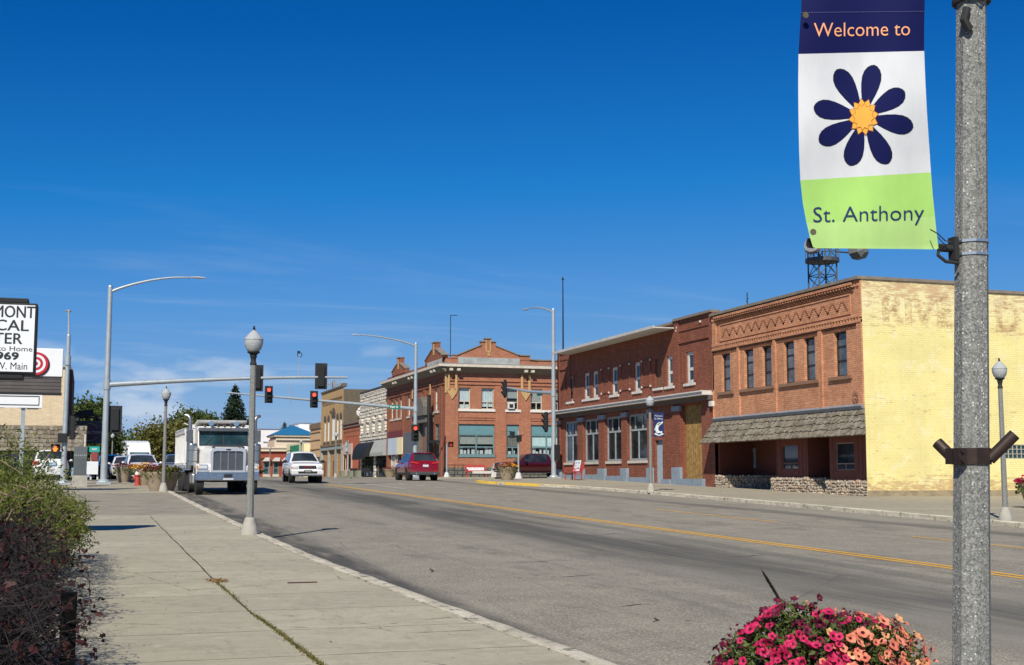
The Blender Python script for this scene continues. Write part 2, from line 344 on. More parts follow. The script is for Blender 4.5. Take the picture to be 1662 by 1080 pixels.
brickA = brick('orange_brown_brick', (.53, .235, .12), (.70, .335, .18), (.36, .18, .10), rh=.085, bw=.24, stain=.5)
brickAdk = brick('dark_corbel_brick', (.30, .125, .065), (.40, .17, .09), (.15, .075, .04), rh=.085, bw=.24)
brickY = brick('yellow_painted_brick', (.42, .19, .11), (.52, .28, .16), (.42, .28, .17), rh=.085, bw=.24, paint=((.86, .755, .32), .55, .70))
brickB = brick('dark_red_brick', (.225, .076, .044), (.305, .106, .061), (.11, .042, .028), rh=.08, bw=.22, stain=.3)
brickC = brick('red_brick', (.40, .155, .085), (.50, .205, .115), (.25, .125, .08), stain=.3)
brickCd = brick('shaded_red_brick', (.27, .092, .052), (.36, .13, .072), (.17, .08, .05), stain=.4)  # corner building brick darkened: shade of its west front put into the colour
brickE = brick('tan_brick', (.52, .33, .15), (.60, .40, .18), (.33, .22, .10), stain=.3)
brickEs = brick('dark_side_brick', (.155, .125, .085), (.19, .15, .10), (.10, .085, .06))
brickF = brick('bright_red_brick', (.50, .125, .06), (.58, .17, .085), (.24, .09, .06))
brickT = brick('cream_brick', (.68, .54, .34), (.76, .61, .40), (.55, .44, .30), stain=.12)
brickH = brick('shop_red_brick', (.33, .07, .04), (.38, .09, .05), (.22, .07, .05))
def M_rock(name, c, sc=(2.2, 2.2, 3.2)):
    m = MT(name); uv, xyz = wallcoord(m); b = m.n.new('ShaderNodeTexBrick'); m.L(uv, b.inputs['Vector']); b.inputs['Scale'].default_value = 1; b.inputs['Brick Width'].default_value = .75; b.inputs['Row Height'].default_value = .36; b.inputs['Mortar Size'].default_value = .045; b.inputs['Mortar Smooth'].default_value = .8
    b.inputs['Color1'].default_value = (*c, 1); b.inputs['Color2'].default_value = (*[q*.86 for q in c], 1); b.inputs['Mortar'].default_value = (*[q*.42 for q in c], 1)
    n1 = m.noise(m.pos(), 5, 5); m.col(m.mix(m.rng(n1, .5, .75, 0, .5), b.outputs[0], tuple(q*.5 for q in c))); m.set(.9, 0, .2); m.bump(m.math('ADD', m.math('MULTIPLY', m.math('SUBTRACT', 1., b.outputs[1]), 1.), m.math('MULTIPLY', n1, .9)), 1., .12); return m.m
rockD = M_rock('white_rock_face', (.78, .71, .59)); foundation = M_rock('grey_stone_base', (.17, .165, .14))
trim_white = simple('weathered_white_paint', (.66, .63, .57), .7, 0, .35, 5); stone_trim = simple('pale_stone_trim', (.58, .53, .43), .85, 0, .25, 4)
coping = simple('coping_stone', (.24, .20, .155), .9, 0, .4, 3); terracotta = simple('yellow_terracotta', (.52, .33, .14), .7, 0, .2, 8)
bluegrey = simple('blue_grey_paint', (.25, .31, .36), .75, 0, .35, 3); greyframe = simple('grey_window_wood', (.33, .36, .36), .75, 0, .45, 4)
wood_dark = simple('dark_red_wood', (.185, .055, .034), .75, 0, .3, 3); tealwood = simple('teal_painted_wood', (.14, .25, .26), .6, 0, .25, 5); teal_band = simple('teal_transom', (.13, .27, .29), .5, 0, .2, 4)
def M_shake():
    m = MT('cedar_shake'); uv, xyz = wallcoord(m); p = m.pos(); wn = m.noise(m.scale(p, 5, 5, .8), 2.0, 5, .7)
    c = m.mix(m.rng(wn, .3, .7), (.105, .088, .062), (.30, .255, .185)); sx_ = m.n.new('ShaderNodeSeparateXYZ'); m.L(uv, sx_.inputs[0]); wn2 = m.n.new('ShaderNodeTexWhiteNoise'); wn2.noise_dimensions = '2D'; cb_ = m.n.new('ShaderNodeCombineXYZ'); m.L(m.math('FLOOR', m.math('MULTIPLY', sx_.outputs[0], 6.3)), cb_.inputs[0]); m.L(m.math('FLOOR', m.math('MULTIPLY', sx_.outputs[1], 3.6)), cb_.inputs[1]); m.L(cb_.outputs[0], wn2.inputs[0]); c = m.mix(m.rng(wn2.outputs[0], .45, 1., 0, .6), c, (.36, .33, .27)); c = m.mix(m.rng(wn2.outputs[0], .4, 0., 0, .5), c, (.075, .065, .05)); c = m.mix(m.rng(m.noise(m.scale(p, 30, 30, 2), 1.5, 3), .42, .7, 0, .6), c, (.07, .06, .045)); m.col(c); m.set(.95, 0, .15); return m.m
shake = M_shake()
def M_straw():
    m = MT('strand_board'); p = m.pos(); a = m.noise(m.scale(p, 22, 22, 5), 1., 4, .7); c = m.mix(m.rng(a, .35, .65), (.17, .095, .03), (.44, .28, .10)); c = m.mix(m.rng(m.noise(p, .9, 4), .5, .75, 0, .5), c, (.20, .12, .05)); m.col(c); m.set(.9, 0, .2); return m.m
straw = M_straw()
def M_glass(name, c=(.012, .014, .016), rough=.04):
    m = MT(name); p = m.pos(); m.col(m.mix(m.rng(m.noise(p, .9, 3), .35, .7), c, tuple(q*2.6+.012 for q in c))); m.set(rough, 0, .6); m.bump(m.noise(p, 1.1, 2), .04, .02); return m.m
glass = M_glass('dark_glass'); glass_g = M_glass('teal_glass', (.02, .05, .05)); glass_blind = M_glass('blind_glass', (.30, .36, .36), .1)
glass_sky = M_glass('sky_tinted_glass', (.055, .068, .078), .07); car_glass = M_glass('vehicle_glass', (.010, .014, .016), .03)  # paler panes have the sky's reflection put into their base colour
def M_clear():
    m = MT('clear_glass'); g = m.n.new('ShaderNodeBsdfGlossy'); g.inputs['Roughness'].default_value = .02; t = m.n.new('ShaderNodeBsdfTransparent'); t.inputs[0].default_value = (.86, .92, .92, 1); f = m.n.new('ShaderNodeLayerWeight'); f.inputs['Blend'].default_value = .5
    x = m.n.new('ShaderNodeMixShader'); m.L(m.math('MULTIPLY_ADD', m.math('POWER', f.outputs['Facing'], 3.), .5, .05), x.inputs[0]); m.L(t.outputs[0], x.inputs[1]); m.L(g.outputs[0], x.inputs[2]); m.L(x.outputs[0], m.n['Material Output'].inputs[0]); return m.m
clear = M_clear()
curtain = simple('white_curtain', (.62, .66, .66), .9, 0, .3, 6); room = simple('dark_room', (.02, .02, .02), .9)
black = simple('black_paint', (.010, .011, .012), .65, 0, .3, 4); blackm = simple('matt_black', (.02, .02, .02), .8, 0, .3, 4)
galv = simple('galvanised_steel', (.44, .49, .50), .42, .35, .22, 4); alu = simple('brushed_alloy', (.55, .57, .58), .35, .8, .15, 8); chrome = simple('chrome', (.72, .74, .76), .16, 1., .12, 8, world=False)
white_paint = simple('white_sign_face', (.80, .81, .80), .45, 0, .08, 2); bigwhite = simple('white_wall', (.80, .80, .78), .8, 0, .12, 1)
ink = simple('black_ink', (.018, .022, .03), .6, 0, .1); red_ink = simple('red_ink', (.52, .015, .03), .5, 0, .12); redbench = simple('red_bench_paint', (.42, .05, .04), .55, 0, .3, 6)
concrete = simple('cast_concrete', (.40, .38, .32), .9, 0, .3, 5); planterm = simple('tan_planter', (.33, .26, .175), .8, 0, .22, 5)
darksign = simple('dark_sign_face', (.022, .014, .016), .45); darkred = simple('dark_red_sign', (.05, .008, .012), .45); dimtext = simple('dim_sign_lettering', (.32, .28, .28), .5)
greensign = simple('green_street_sign', (.01, .19, .12), .4, 0, .1); tealsign = simple('teal_sign', (.02, .40, .34), .4, 0, .1)
beige = simple('beige_paint', (.62, .42, .23), .85, 0, .2, 2); creamy = simple('cream_paint', (.80, .70, .42), .7, 0, .1, 2); blue_roof = simple('blue_metal_roof', (.03, .19, .36), .4, .2, .15, 3); cream_trim = simple('cream_cornice', (.70, .60, .45), .8, 0, .2, 3)
boards = simple('tan_boards', (.42, .23, .075), .8, 0, .4, 4); greycanvas = simple('grey_awning', (.36, .36, .33), .9, 0, .2, 3); pinkwall = simple('pink_plaster', (.55, .40, .33), .85, 0, .15, 3)
def M_aggr():
    m = MT('exposed_aggregate'); p = m.obj(); v = m.vor(p, 130); sepc = m.n.new('ShaderNodeSeparateColor'); m.L(v.outputs['Color'], sepc.inputs[0])
    n1 = m.noise(p, 120, 4, .7); n2 = m.noise(m.scale(p, 6, 6, .7), 2, 5, .65)
    c = m.mix(m.rng(n1, .3, .7), (.125, .127, .115), (.255, .257, .236)); c = m.mix(m.rng(sepc.outputs[0], .55, .7, 0, .35), c, (.42, .41, .38)); 
    big = m.vor(p, 115); s2 = m.n.new('ShaderNodeSeparateColor'); m.L(big.outputs['Color'], s2.inputs[0])
    spk = m.math('MULTIPLY', m.math('GREATER_THAN', s2.outputs[1], .88), m.rng(big.outputs[0], .45, .25)); c = m.mix(spk, c, (.62, .61, .57))
    c = m.mix(m.rng(sepc.outputs[2], .8, .9, 0, .6), c, (.06, .06, .06)); c = m.mix(m.rng(n2, .45, .75, 0, .5), c, (.15, .155, .125)); c = m.mix(m.rng(m.noise(m.scale(p, 14, 14, .35), 1.3, 5, .7), .52, .72, 0, .5), c, (.09, .092, .082)); c = m.mix(m.rng(m.noise(m.scale(p, 30, 30, .5, (2, 5, 1)), 1., 4, .7), .60, .75, 0, .35), c, (.36, .35, .31)); m.col(c); m.set(.75, 0, .4); m.bump(m.math('ADD', v.outputs[0], n1), .6, .004); return m.m
aggr = M_aggr()
def M_lampglobe():
    m = MT('prismatic_globe'); p = m.obj(); s_ = m.n.new('ShaderNodeSeparateXYZ'); m.L(p, s_.inputs[0])
    m.col((.46, .48, .48)); m.set(.25, 0, .6); m.b.inputs['Transmission Weight'].default_value = .2; m.b.inputs['IOR'].default_value = 1.15
    w = m.math('SINE', m.math('MULTIPLY', s_.outputs[2], 190.)); m.bump(w, .12, .004); return m.m
globe = M_lampglobe()
bronze = simple('rusty_bronze', (.055, .035, .028), .55, .5, .5, 20, world=False)
def M_emit(name, c, st):
    m = MT(name); m.col(tuple(q*.4 for q in c)); m.b.inputs['Emission Color'].default_value = (*c, 1); m.b.inputs['Emission Strength'].default_value = st; m.set(.3); return m.m
red_on = M_emit('lit_red_lens', (1., .05, .025), 3.2); hand_dim = M_emit('dim_hand', (.8, .06, .03), .35); hand_on = M_emit('lit_hand', (1., .16, .02), 2.2); lens_off = simple('unlit_lens', (.02, .03, .025), .25)
def M_leaf(name, a, b, tr=.25):
    m = MT(name); p = m.pos(); n1 = m.noise(p, 2.3, 4); n2 = m.noise(p, 17., 2)
    c = m.mix(m.rng(m.math('ADD', m.math('MULTIPLY', n1, .6), m.math('MULTIPLY', n2, .4)), .35, .65), a, b); m.col(c); m.set(.6, 0, .3)
    t = m.n.new('ShaderNodeBsdfTranslucent'); m.L(c, t.inputs[0]); x = m.n.new('ShaderNodeMixShader'); x.inputs[0].default_value = tr; m.L(m.b.outputs[0], x.inputs[1]); m.L(t.outputs[0], x.inputs[2]); m.L(x.outputs[0], m.n['Material Output'].inputs[0]); return m.m
leaf_tree = M_leaf('tree_leaves', (.045, .075, .014), (.11, .14, .028)); leaf_yel = M_leaf('yellowing_leaves', (.07, .085, .016), (.20, .17, .035)); leaf_dark = M_leaf('spruce_needles', (.014, .03, .016), (.035, .06, .026), .1)
leaf_bush = M_leaf('bush_leaves', (.055, .078, .010), (.19, .215, .035)); leaf_red = M_leaf('shade_maroon_leaves', (.010, .004, .004), (.065, .018, .017), .10); leaf_pet = M_leaf('petunia_leaves', (.035, .06, .012), (.13, .17, .04))  # maroon leaves darkened to stand for the shade in the near left corner
bark = simple('bark', (.10, .075, .05), .9, 0, .4, 6); twig_dk = simple('shade_dark_twig', (.013, .009, .008), .85, 0, .4, 6); twig_tan = simple('pale_twig', (.26, .17, .115), .8, 0, .3, 6)  # near black twig colour paints in the shade among the bare shrubs
def M_petal(name, a, b):
    m = MT(name); m.col(m.mix(m.rng(m.noise(m.pos(), 20, 2), .35, .65), a, b)); m.set(.55, 0, .3); t = m.n.new('ShaderNodeBsdfTranslucent'); t.inputs[0].default_value = (*b, 1); x = m.n.new('ShaderNodeMixShader'); x.inputs[0].default_value = .3; m.L(m.b.outputs[0], x.inputs[1]); m.L(t.outputs[0], x.inputs[2]); m.L(x.outputs[0], m.n['Material Output'].inputs[0]); return m.m
pet_pink = M_petal('magenta_petal', (.42, .008, .06), (.70, .03, .14)); pet_or = M_petal('coral_petal', (.70, .17, .11), (.88, .33, .20)); pet_ye = M_petal('peach_petal', (.78, .38, .14), (.90, .58, .34)); pet_dk = M_petal('wine_petal', (.07, .006, .02), (.18, .015, .05)); pet_eye = simple('petal_eye', (.10, .01, .02), .7); pet_gold = M_petal('gold_petal', (.75, .30, .01), (.85, .48, .03)); pet_red = M_petal('crimson_petal', (.28, .02, .03), (.40, .05, .06))

# ================================================================ ground, road, pavements
KL = [(-60, 4.15), (4, 4.12), (9.65, 3.99), (12.94, 3.78), (19.74, 3.45), (26.6, 3.33), (42, 3.22), (52, 3.2), (60, 3.05), (64, 2.6), (67, 1.6), (69, .2), (70, -2.), (70.5, -6), (70.5, -160)]
KR = [(-60, 21.3), (27, 21.45), (40, 22.1), (48, 22.35), (58, 22.3), (61.6, 21.5), (66.7, 20.5), (69.5, 20.6), (72.5, 22.1), (75.5, 24.5), (77.5, 28.3), (78, 31), (78, 180)]
def lerp(T, y):
    for (a, b), (c, d) in zip(T, T[1:]):
        if a <= y <= c: return b+(d-b)*(y-a)/(c-a) if c > a else d
    return T[-1][1]
def ribbon(name, pts_l, pts_r, dz, mat, skirt=0.):
    mb = MB()
    for (a, b), (c, d) in zip(zip(pts_l, pts_r), list(zip(pts_l, pts_r))[1:]):
        q = [(a[0], a[1], gz(a[1])+dz), (b[0], b[1], gz(b[1])+dz), (d[0], d[1], gz(d[1])+dz), (c[0], c[1], gz(c[1])+dz)]; mb.face(q)
        if skirt:
            for i, j in ((0, 3), (1, 2)): mb.face([q[i], q[j], (q[j][0], q[j][1], q[j][2]-skirt), (q[i][0], q[i][1], q[i][2]-skirt)])
    return mb.build(name, mat)
ys = [-60, -40, -20, 0, 20, 40, 60, 66, 70, 72, 74, 77, 80, 84, 88, 92, 96, 100, 110, 130, 180, 300, 600, 1500, 3000]
mb = MB()
for a, b in zip(ys, ys[1:]): mb.face([(-1500, a, gz(a)-.30), (1500, a, gz(a)-.30), (1500, b, gz(b)-.30), (-1500, b, gz(b)-.30)])
structure(mb.build('ground', dirt))
ry = [y for y in ys if y <= 600]
structure(ribbon('road', [(-1.5, y) for y in ry], [(25.5, y) for y in ry], -.12, asphalt))
cy = [69, 72, 74, 77, 80, 84, 88, 92, 97]
structure(ribbon('cross_street', [(-160, y) for y in cy], [(180, y) for y in cy], -.124, asphalt))
def pavement(name, outline, mat, top=0., kerb=.15):
    """outline: list of (x, y); top follows the slope, triangulated fine enough in y"""
    bm = bmesh.new(); vs = [bm.verts.new((x, y, 0)) for x, y in outline]; f = bm.faces.new(vs)
    for yc in (20, 40, 60, 66, 70, 72, 74, 77, 80, 100, 104, 110, 130): bmesh.ops.bisect_plane(bm, geom=bm.verts[:]+bm.edges[:]+bm.faces[:], plane_co=(0, yc, 0), plane_no=(0, 1, 0))
    r = bmesh.ops.extrude_face_region(bm, geom=bm.faces[:])
    for g in r['geom']:
        if isinstance(g, bmesh.types.BMVert): g.co.z = -.2
    for v in bm.verts: v.co.z += gz(v.co.y)+top
    bmesh.ops.recalc_face_normals(bm, faces=bm.faces); me = bpy.data.meshes.new(name); bm.to_mesh(me); bm.free(); me.materials.append(mat); o = bpy.data.objects.new(name, me); COL.objects.link(o); return structure(o)
def kerb(name, pts, w, mat, top=.006, side=1, skirt=.16):
    mb = MB(); P = [Vector((x, y, 0)) for x, y in pts]; Q = []
    for i, p in enumerate(P):
        t = (P[min(i+1, len(P)-1)]-P[max(i-1, 0)]).normalized(); n = Vector((t.y, -t.x, 0))*side; Q.append(n)
    sec = [(-.002, -skirt), (-.002, top-.012), (.02, top), (w, top), (w+.002, -skirt)]
    for i in range(len(P)-1):
        for (a, b), (c, d) in zip(sec, sec[1:]):
            mb.face([(*(P[i]+Q[i]*-a).xy, gz(P[i].y)+b), (*(P[i+1]+Q[i+1]*-a).xy, gz(P[i+1].y)+b), (*(P[i+1]+Q[i+1]*-c).xy, gz(P[i+1].y)+d), (*(P[i]+Q[i]*-c).xy, gz(P[i].y)+d)])
    return structure(mb.build(name, mat, smooth=40))
def fine(T, y0, y1, st=1.):
    o = []; y = y0
    while y < y1: o.append((lerp(T, y), y)); y += st
    o.append((lerp(T, y1), y1)); return o
KW = .21
fine_kl = [(2.+i*.5, lerp(KL, 2.+i*.5)+random.Random(i).uniform(-.02, .012)) for i in range(62)]
pavement('pavement', [(-.75, -30), (4.15-KW-.025, -30)]+[(x-KW-.025, y) for y, x in fine_kl if 0 < y < 33]+[(lerp(KL, 33.8)-KW-.025, 33.8), (-.75, 33.8)], walk)
pavement('driveway', [(-14, 33.8), (lerp(KL, 33.8)-KW, 33.8), (lerp(KL, 42)-KW, 42), (3.2-KW, 50.6), (-14, 50.6)], drive, -.012)
pavement('corner_pavement', [(-9, 50.6), (3.2-KW, 50.6)]+[(x-KW*.8, y-KW*.6) for y, x in KL if 52 <= y < 70.2]+[(-9, 70.3)], walk_far, .0)
kr = [(x-.07*(y < 34)*0, y) for x, y in fine(KL, -30, 59, .7)]
rr = random.Random(3)
kerb('kerb', [(x+rr.uniform(-.02, .02), y) for x, y in fine(KL, -30, 59, .45)]+[(x, y) for y, x in KL if 59 < y < 70.4]+[(-9, 70.5)], KW, kerbm)
pavement('far_pavement', [(21.3+KW, -30)]+[(x+KW, y) for y, x in KR if 0 < y < 77.6]+[(31, 78-KW), (60, 78-KW), (60, 10), (34.2, 10), (34.2, -30)], walk_far)
kerb('far_kerb', [(x, y) for x, y in fine(KR, -30, 61, 1.)]+[(x, y) for y, x in KR if 61 < y < 78.2][:-1]+[(60, 78)], KW, kerbm, side=-1)
yk = [(22.3, 58.2), (21.9, 60), (21.5, 61.6), (21.15, 63.3), (20.8, 65.2), (20.5, 66.7), (20.45, 68), (20.6, 69.5)]
mb = MB()
for (a, b), (c, d) in zip(yk, yk[1:]):
    za, zb = gz(b), gz(d); mb.face([(a-.006, b, za-.14), (c-.006, d, zb-.14), (c-.006, d, zb+.011), (a-.006, b, za+.011)]); mb.face([(a-.006, b, za+.011), (c-.006, d, zb+.011), (c+.2, d, zb+.011), (a+.2, b, za+.011)])
structure(mb.build('yellow_kerb_paint', kerb_yellow))
pavement('north_pavement', [(24.2, 100), (23.2, 98.6), (23.6, 97.6), (25, 97), (70, 97), (70, 104.3), (28.6, 104.3), (28.6, 260), (23.2, 260), (23.2, 112)], walk_far)
pavement('northwest_pavement', [(-60, 97), (1.2, 97), (2.4, 98), (2.9, 100), (2.9, 260), (-60, 260)], walk_far)
# painted lines
def line(name, T, w, mat, y0, y1, off=0., dz=-.115, st=2.):
    a = fine(T, y0, y1, st); return structure(ribbon(name, [(x+off-w/2, y) for x, y in a], [(x+off+w/2, y) for x, y in a], dz, mat))
CL = [(-40, 13.1), (5, 12.95), (15.5, 12.76), (17.2, 12.77), (34, 12.31), (50, 11.95), (63.5, 11.5), (67, 11.4), (200, 11.4)]
line('centre_line', CL, .11, yellow_line, -40, 66); line('centre_line', CL, .11, yellow_line, -40, 66, .23)
line('turn_lane_line', [(-40, 16.95), (22, 16.86), (40, 16.7), (70, 16.3)], .10, yellow_line, -40, 24); line('turn_lane_line', [(-40, 16.95), (22, 16.86), (40, 16.7), (70, 16.3)], .10, yellow_line, 29.5, 37)
line('centre_line', CL, .11, yellow_line, 101, 200, .1)
for k in range(6): 
    y = 50.+k*3.2; line('lane_dash', [(0, 16.9), (45, 16.9), (70, 15.6)], .11, white_line, y, y+1.5, .0, -.113, 1.)
line('stop_line', [(60, 12.2), (67.6, 12.2)], .1, white_line, 58, 67.2, 1.7, -.112)
for yq in (64.6, 67.6): structure(MB().face([(4.2, yq, gz(yq)-.112), (20.2, yq, gz(yq)-.112), (20.2, yq+.16, gz(yq+.16)-.112), (4.2, yq+.16, gz(yq+.16)-.112)]).build('crosswalk_line', white_line))
structure(MB().face([(24.3, 79, gz(79)-.119), (24.7, 79, gz(79)-.119), (23.4, 96.5, gz(96)-.119), (23.0, 96.5, gz(96)-.119)]).build('crosswalk_line', white_line))
# weeds in the long joint of the pavement
gx = [(-2, 1.95), (6, 1.85), (10.2, 1.77), (13.4, 1.64), (16.7, 1.58), (26.6, 1.54), (33, 1.52)]
mb = MB(); gr = random.Random(5)
for i in range(5200):
    y = 5+12*gr.random()**.8; d = max(0, 1-abs(y-9.2)/5.6)
    if gr.random() > .25+.75*d or (13.3 < y < 14.6 and gr.random() < .8): continue
    x = lerp(gx, y)+gr.gauss(0, .016)+.006*sin(y*1.7); h = gr.uniform(.008, .03); a = gr.uniform(0, 6.28); dx, dy = cos(a)*.005, sin(a)*.005; z = gz(y)
    mb.face([(x-dx, y-dy, z), (x+dx, y+dy, z), (x+gr.gauss(0, .012), y+gr.gauss(0, .012), z+h)])
tag(mb.build('grass', M_leaf('weed_green', (.10, .10, .015), (.22, .18, .05))), 'mossy green weeds growing in the long joint of the pavement', 'grass', kind='stuff')
mb = MB()
a = fine(gx, -2, 33, .35)
for (x, y), (x2, y2) in zip(a, a[1:]):
    w = .006+.007*abs(sin(y*2.3)); q = .006*sin(y*1.7); q2 = .006*sin(y2*1.7); w2 = .006+.007*abs(sin(y2*2.3)); mb.face([(x-w+q, y, gz(y)+.004), (x+w+q, y, gz(y)+.004), (x2+w2+q2, y2, gz(y2)+.004), (x2-w2+q2, y2, gz(y2)+.004)])
structure(mb.build('pavement_joint', simple('joint_soil', (.055, .05, .03), .95, 0, .4, 9)))
mb = MB().box(2.42, 2.78, 16.28, 16.40, gz(16.3)-.03, gz(16.4)+.005); tag(mb.build('utility_cover', simple('rusty_iron', (.10, .045, .03), .8, .3, .4, 20)), 'small rusty iron cover set in the pavement slab', 'cover')

# old cracks in the carriageway
q = random.Random(19); mb = MB()
for px, py, L, a0 in ((882, 937, .9, .15), (790, 913, 1.6, .2), (700, 930, .7, 1.2), (1005, 985, .5, .4), (620, 870, 1.4, .1), (930, 870, 1.8, .35), (1180, 905, 1.1, .1), (1060, 1010, .4, .8), (1240, 860, 2., .2), (560, 905, .5, 1.4)):
    d = ray(px, py); t = 5.
    while EYE+d.z*t > gz(d.y*t)-.12: t += .02
    x, y, a = d.x*t, d.y*t, a0; n = int(L/.06)
    for i in range(n):
        a += q.gauss(0, .35); a += (a0-a)*.3; x2, y2 = x+.06*cos(a), y+.06*sin(a); w = .004+.014*sin(pi*(i+.5)/n)*q.uniform(.5, 1.3); nx_, ny_ = -sin(a)*w, cos(a)*w; z, z2 = gz(y)-.116, gz(y2)-.116
        mb.face([(x-nx_, y-ny_, z), (x2-nx_, y2-ny_, z2), (x2+nx_, y2+ny_, z2), (x+nx_, y+ny_, z)]); x, y = x2, y2
structure(mb.build('road_cracks', simple('crack_tar', (.04, .037, .032), .9, 0, .3, 9)))
# ================================================================ building kit
class Fac:
    """a wall plane: 'W' looks along -X and runs in y, 'S' looks along -Y and runs in x"""
    def __init__(s, ax, p): s.ax = ax; s.p = p
    def pt(s, u, z, d=0.): return (s.p-d, u, z) if s.ax == 'W' else (u, s.p-d, z)
    def box(s, mb, u0, u1, z0, z1, d0, d1, m=0):
        return mb.box(s.p-d1, s.p-d0, u0, u1, z0, z1, m) if s.ax == 'W' else mb.box(u0, u1, s.p-d1, s.p-d0, z0, z1, m)
    def quad(s, mb, u0, u1, z0, z1, d, m=0): return mb.face([s.pt(u0, z0, d), s.pt(u1, z0, d), s.pt(u1, z1, d), s.pt(u0, z1, d)], m)
    def wall(s, mb, u0, u1, z0, z1, op=(), d=0., deep=.22, m=0):
        """front skin with real openings and their reveals"""
        us = sorted({u0, u1, *[min(max(a, u0), u1) for o in op for a in o[:2]]}); zs = sorted({z0, z1, *[min(max(a, z0), z1) for o in op for a in o[2:4]]})
        for a, b in zip(us, us[1:]):
            for c, e in zip(zs, zs[1:]):
                um, zm = (a+b)/2, (c+e)/2
                if not any(o[0] < um < o[1] and o[2] < zm < o[3] for o in op): s.quad(mb, a, b, c, e, d, m)
        for o in op:
            for (a, b), (c, e) in (((o[0], o[2]), (o[0], o[3])), ((o[1], o[2]), (o[1], o[3])), ((o[0], o[3]), (o[1], o[3])), ((o[0], o[2]), (o[1], o[2]))):
                mb.face([s.pt(a, b, d), s.pt(c, e, d), s.pt(c, e, d-deep), s.pt(a, b, d-deep)], m)
    def window(s, root, u0, u1, z0, z1, frame, pane, deep=.16, fw=.06, rail=(.5,), mull=(), sill=None, name='window', blind=None, sw=.1, sd=.07, sh=.1):
        mb = MB(); g = .004
        for a, b, c, e in ((u0+g, u0+fw, z0+g, z1-g), (u1-fw, u1-g, z0+g, z1-g), (u0+fw, u1-fw, z0+g, z0+fw), (u0+fw, u1-fw, z1-fw, z1-g)): s.box(mb, a, b, c, e, -deep, -deep+.07)
        for r in rail: zc = z0+(z1-z0)*r; s.box(mb, u0+fw, u1-fw, zc-fw*.45, zc+fw*.45, -deep+.002, -deep+.06)
        for r in mull:
            r = r if isinstance(r, tuple) else (r, 0., 1.); uc = u0+(u1-u0)*r[0]; s.box(mb, uc-fw*.5, uc+fw*.5, z0+(z1-z0)*r[1]+fw*.5, z0+(z1-z0)*r[2]-fw*.5, -deep+.003, -deep+.055)
        w = mb.build(name, frame, root); pb = MB(); s.quad(pb, u0+fw*.5, u1-fw*.5, z0+fw*.5, z1-fw*.5, -deep+.025); pb.build('pane', pane, w)
        if blind:
            for (za, zb, bm, dd) in blind: q = MB(); s.drape(q, u0+fw*.5, u1-fw*.5, z0+(z1-z0)*za, z0+(z1-z0)*zb, -deep-.06, dd); q.build('curtain', bm, w)
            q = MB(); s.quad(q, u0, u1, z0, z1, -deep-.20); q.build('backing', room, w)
        if sill: q = MB(); s.box(q, u0-sw, u1+sw, z0-sh, z0-.003, -deep, sd); q.build('sill', sill, w)
        return w
    def drape(s, mb, u0, u1, z0, z1, d, wave):
        n = max(2, int((u1-u0)/.05)) if wave else 1
        for i in range(n):
            a, b = u0+(u1-u0)*i/n, u0+(u1-u0)*(i+1)/n; da, db = d+wave*sin(i*2.1), d+wave*sin((i+1)*2.1); mb.face([s.pt(a, z0, da), s.pt(b, z0, db), s.pt(b, z1, db), s.pt(a, z1, da)])
    def sign(s, mb, t, u0, u1, z, h, d, m=0, flip=False): mb.text(t, lambda x, y: s.pt(u0+(u1-u0)*((1-x) if flip else x), z+y*h, d), m)
WF = lambda x=28.4: Fac('W', x)
def shell(mb, x0, x1, y0, y1, z0, z1, skip=''):
    """plain side, back and roof faces of a block"""
    if 'S' not in skip: mb.face([(x0, y0, z0), (x1, y0, z0), (x1, y0, z1), (x0, y0, z1)])
    if 'N' not in skip: mb.face([(x0, y1, z0), (x1, y1, z0), (x1, y1, z1), (x0, y1, z1)])
    if 'W' not in skip: mb.face([(x0, y0, z0), (x0, y1, z0), (x0, y1, z1), (x0, y0, z1)])
    if 'E' not in skip: mb.face([(x1, y0, z0), (x1, y1, z0), (x1, y1, z1), (x1, y0, z1)])
    return mb
roofm = simple('tar_roof', (.09, .085, .08), .95, 0, .3, 2)
def flatroof(x0, x1, y0, y1, z, root): MB().face([(x0, y0, z), (x1, y0, z), (x1, y1, z), (x0, y1, z)]).build('roof', roofm, root)
def shingles(mb, P, n_u, rows, seed, rng_len=.08):
    """P(u,v,d): rows of separate, slightly uneven shakes lapped down a slope"""
    q = random.Random(seed)
    for r in range(rows):
        u = -.02; v0 = r/rows
        while u < 1:
            w = q.uniform(.5, 1.35)/n_u; e = q.uniform(-.10, .16)/rows if r < rows-1 else q.uniform(-.03, .03)/rows; t = q.uniform(.018, .04); u2 = min(u+w*.95, 1.0)
            if u2-max(u, 0) < .15/n_u: u += w; continue
            a = [P(max(u, 0), v0, .006), P(u2, v0, .006), P(u2, v0+1.12/rows+e, t+.025), P(max(u, 0), v0+1.12/rows+e, t+.025)]; b = [P(u2, v0+1.12/rows+e, .0), P(max(u, 0), v0+1.12/rows+e, .0)]
            mb.face(a); mb.face([a[3], a[2], b[0], b[1]]); mb.face([a[1], a[2], b[0]]); mb.face([a[0], a[3], b[1]]); u += w

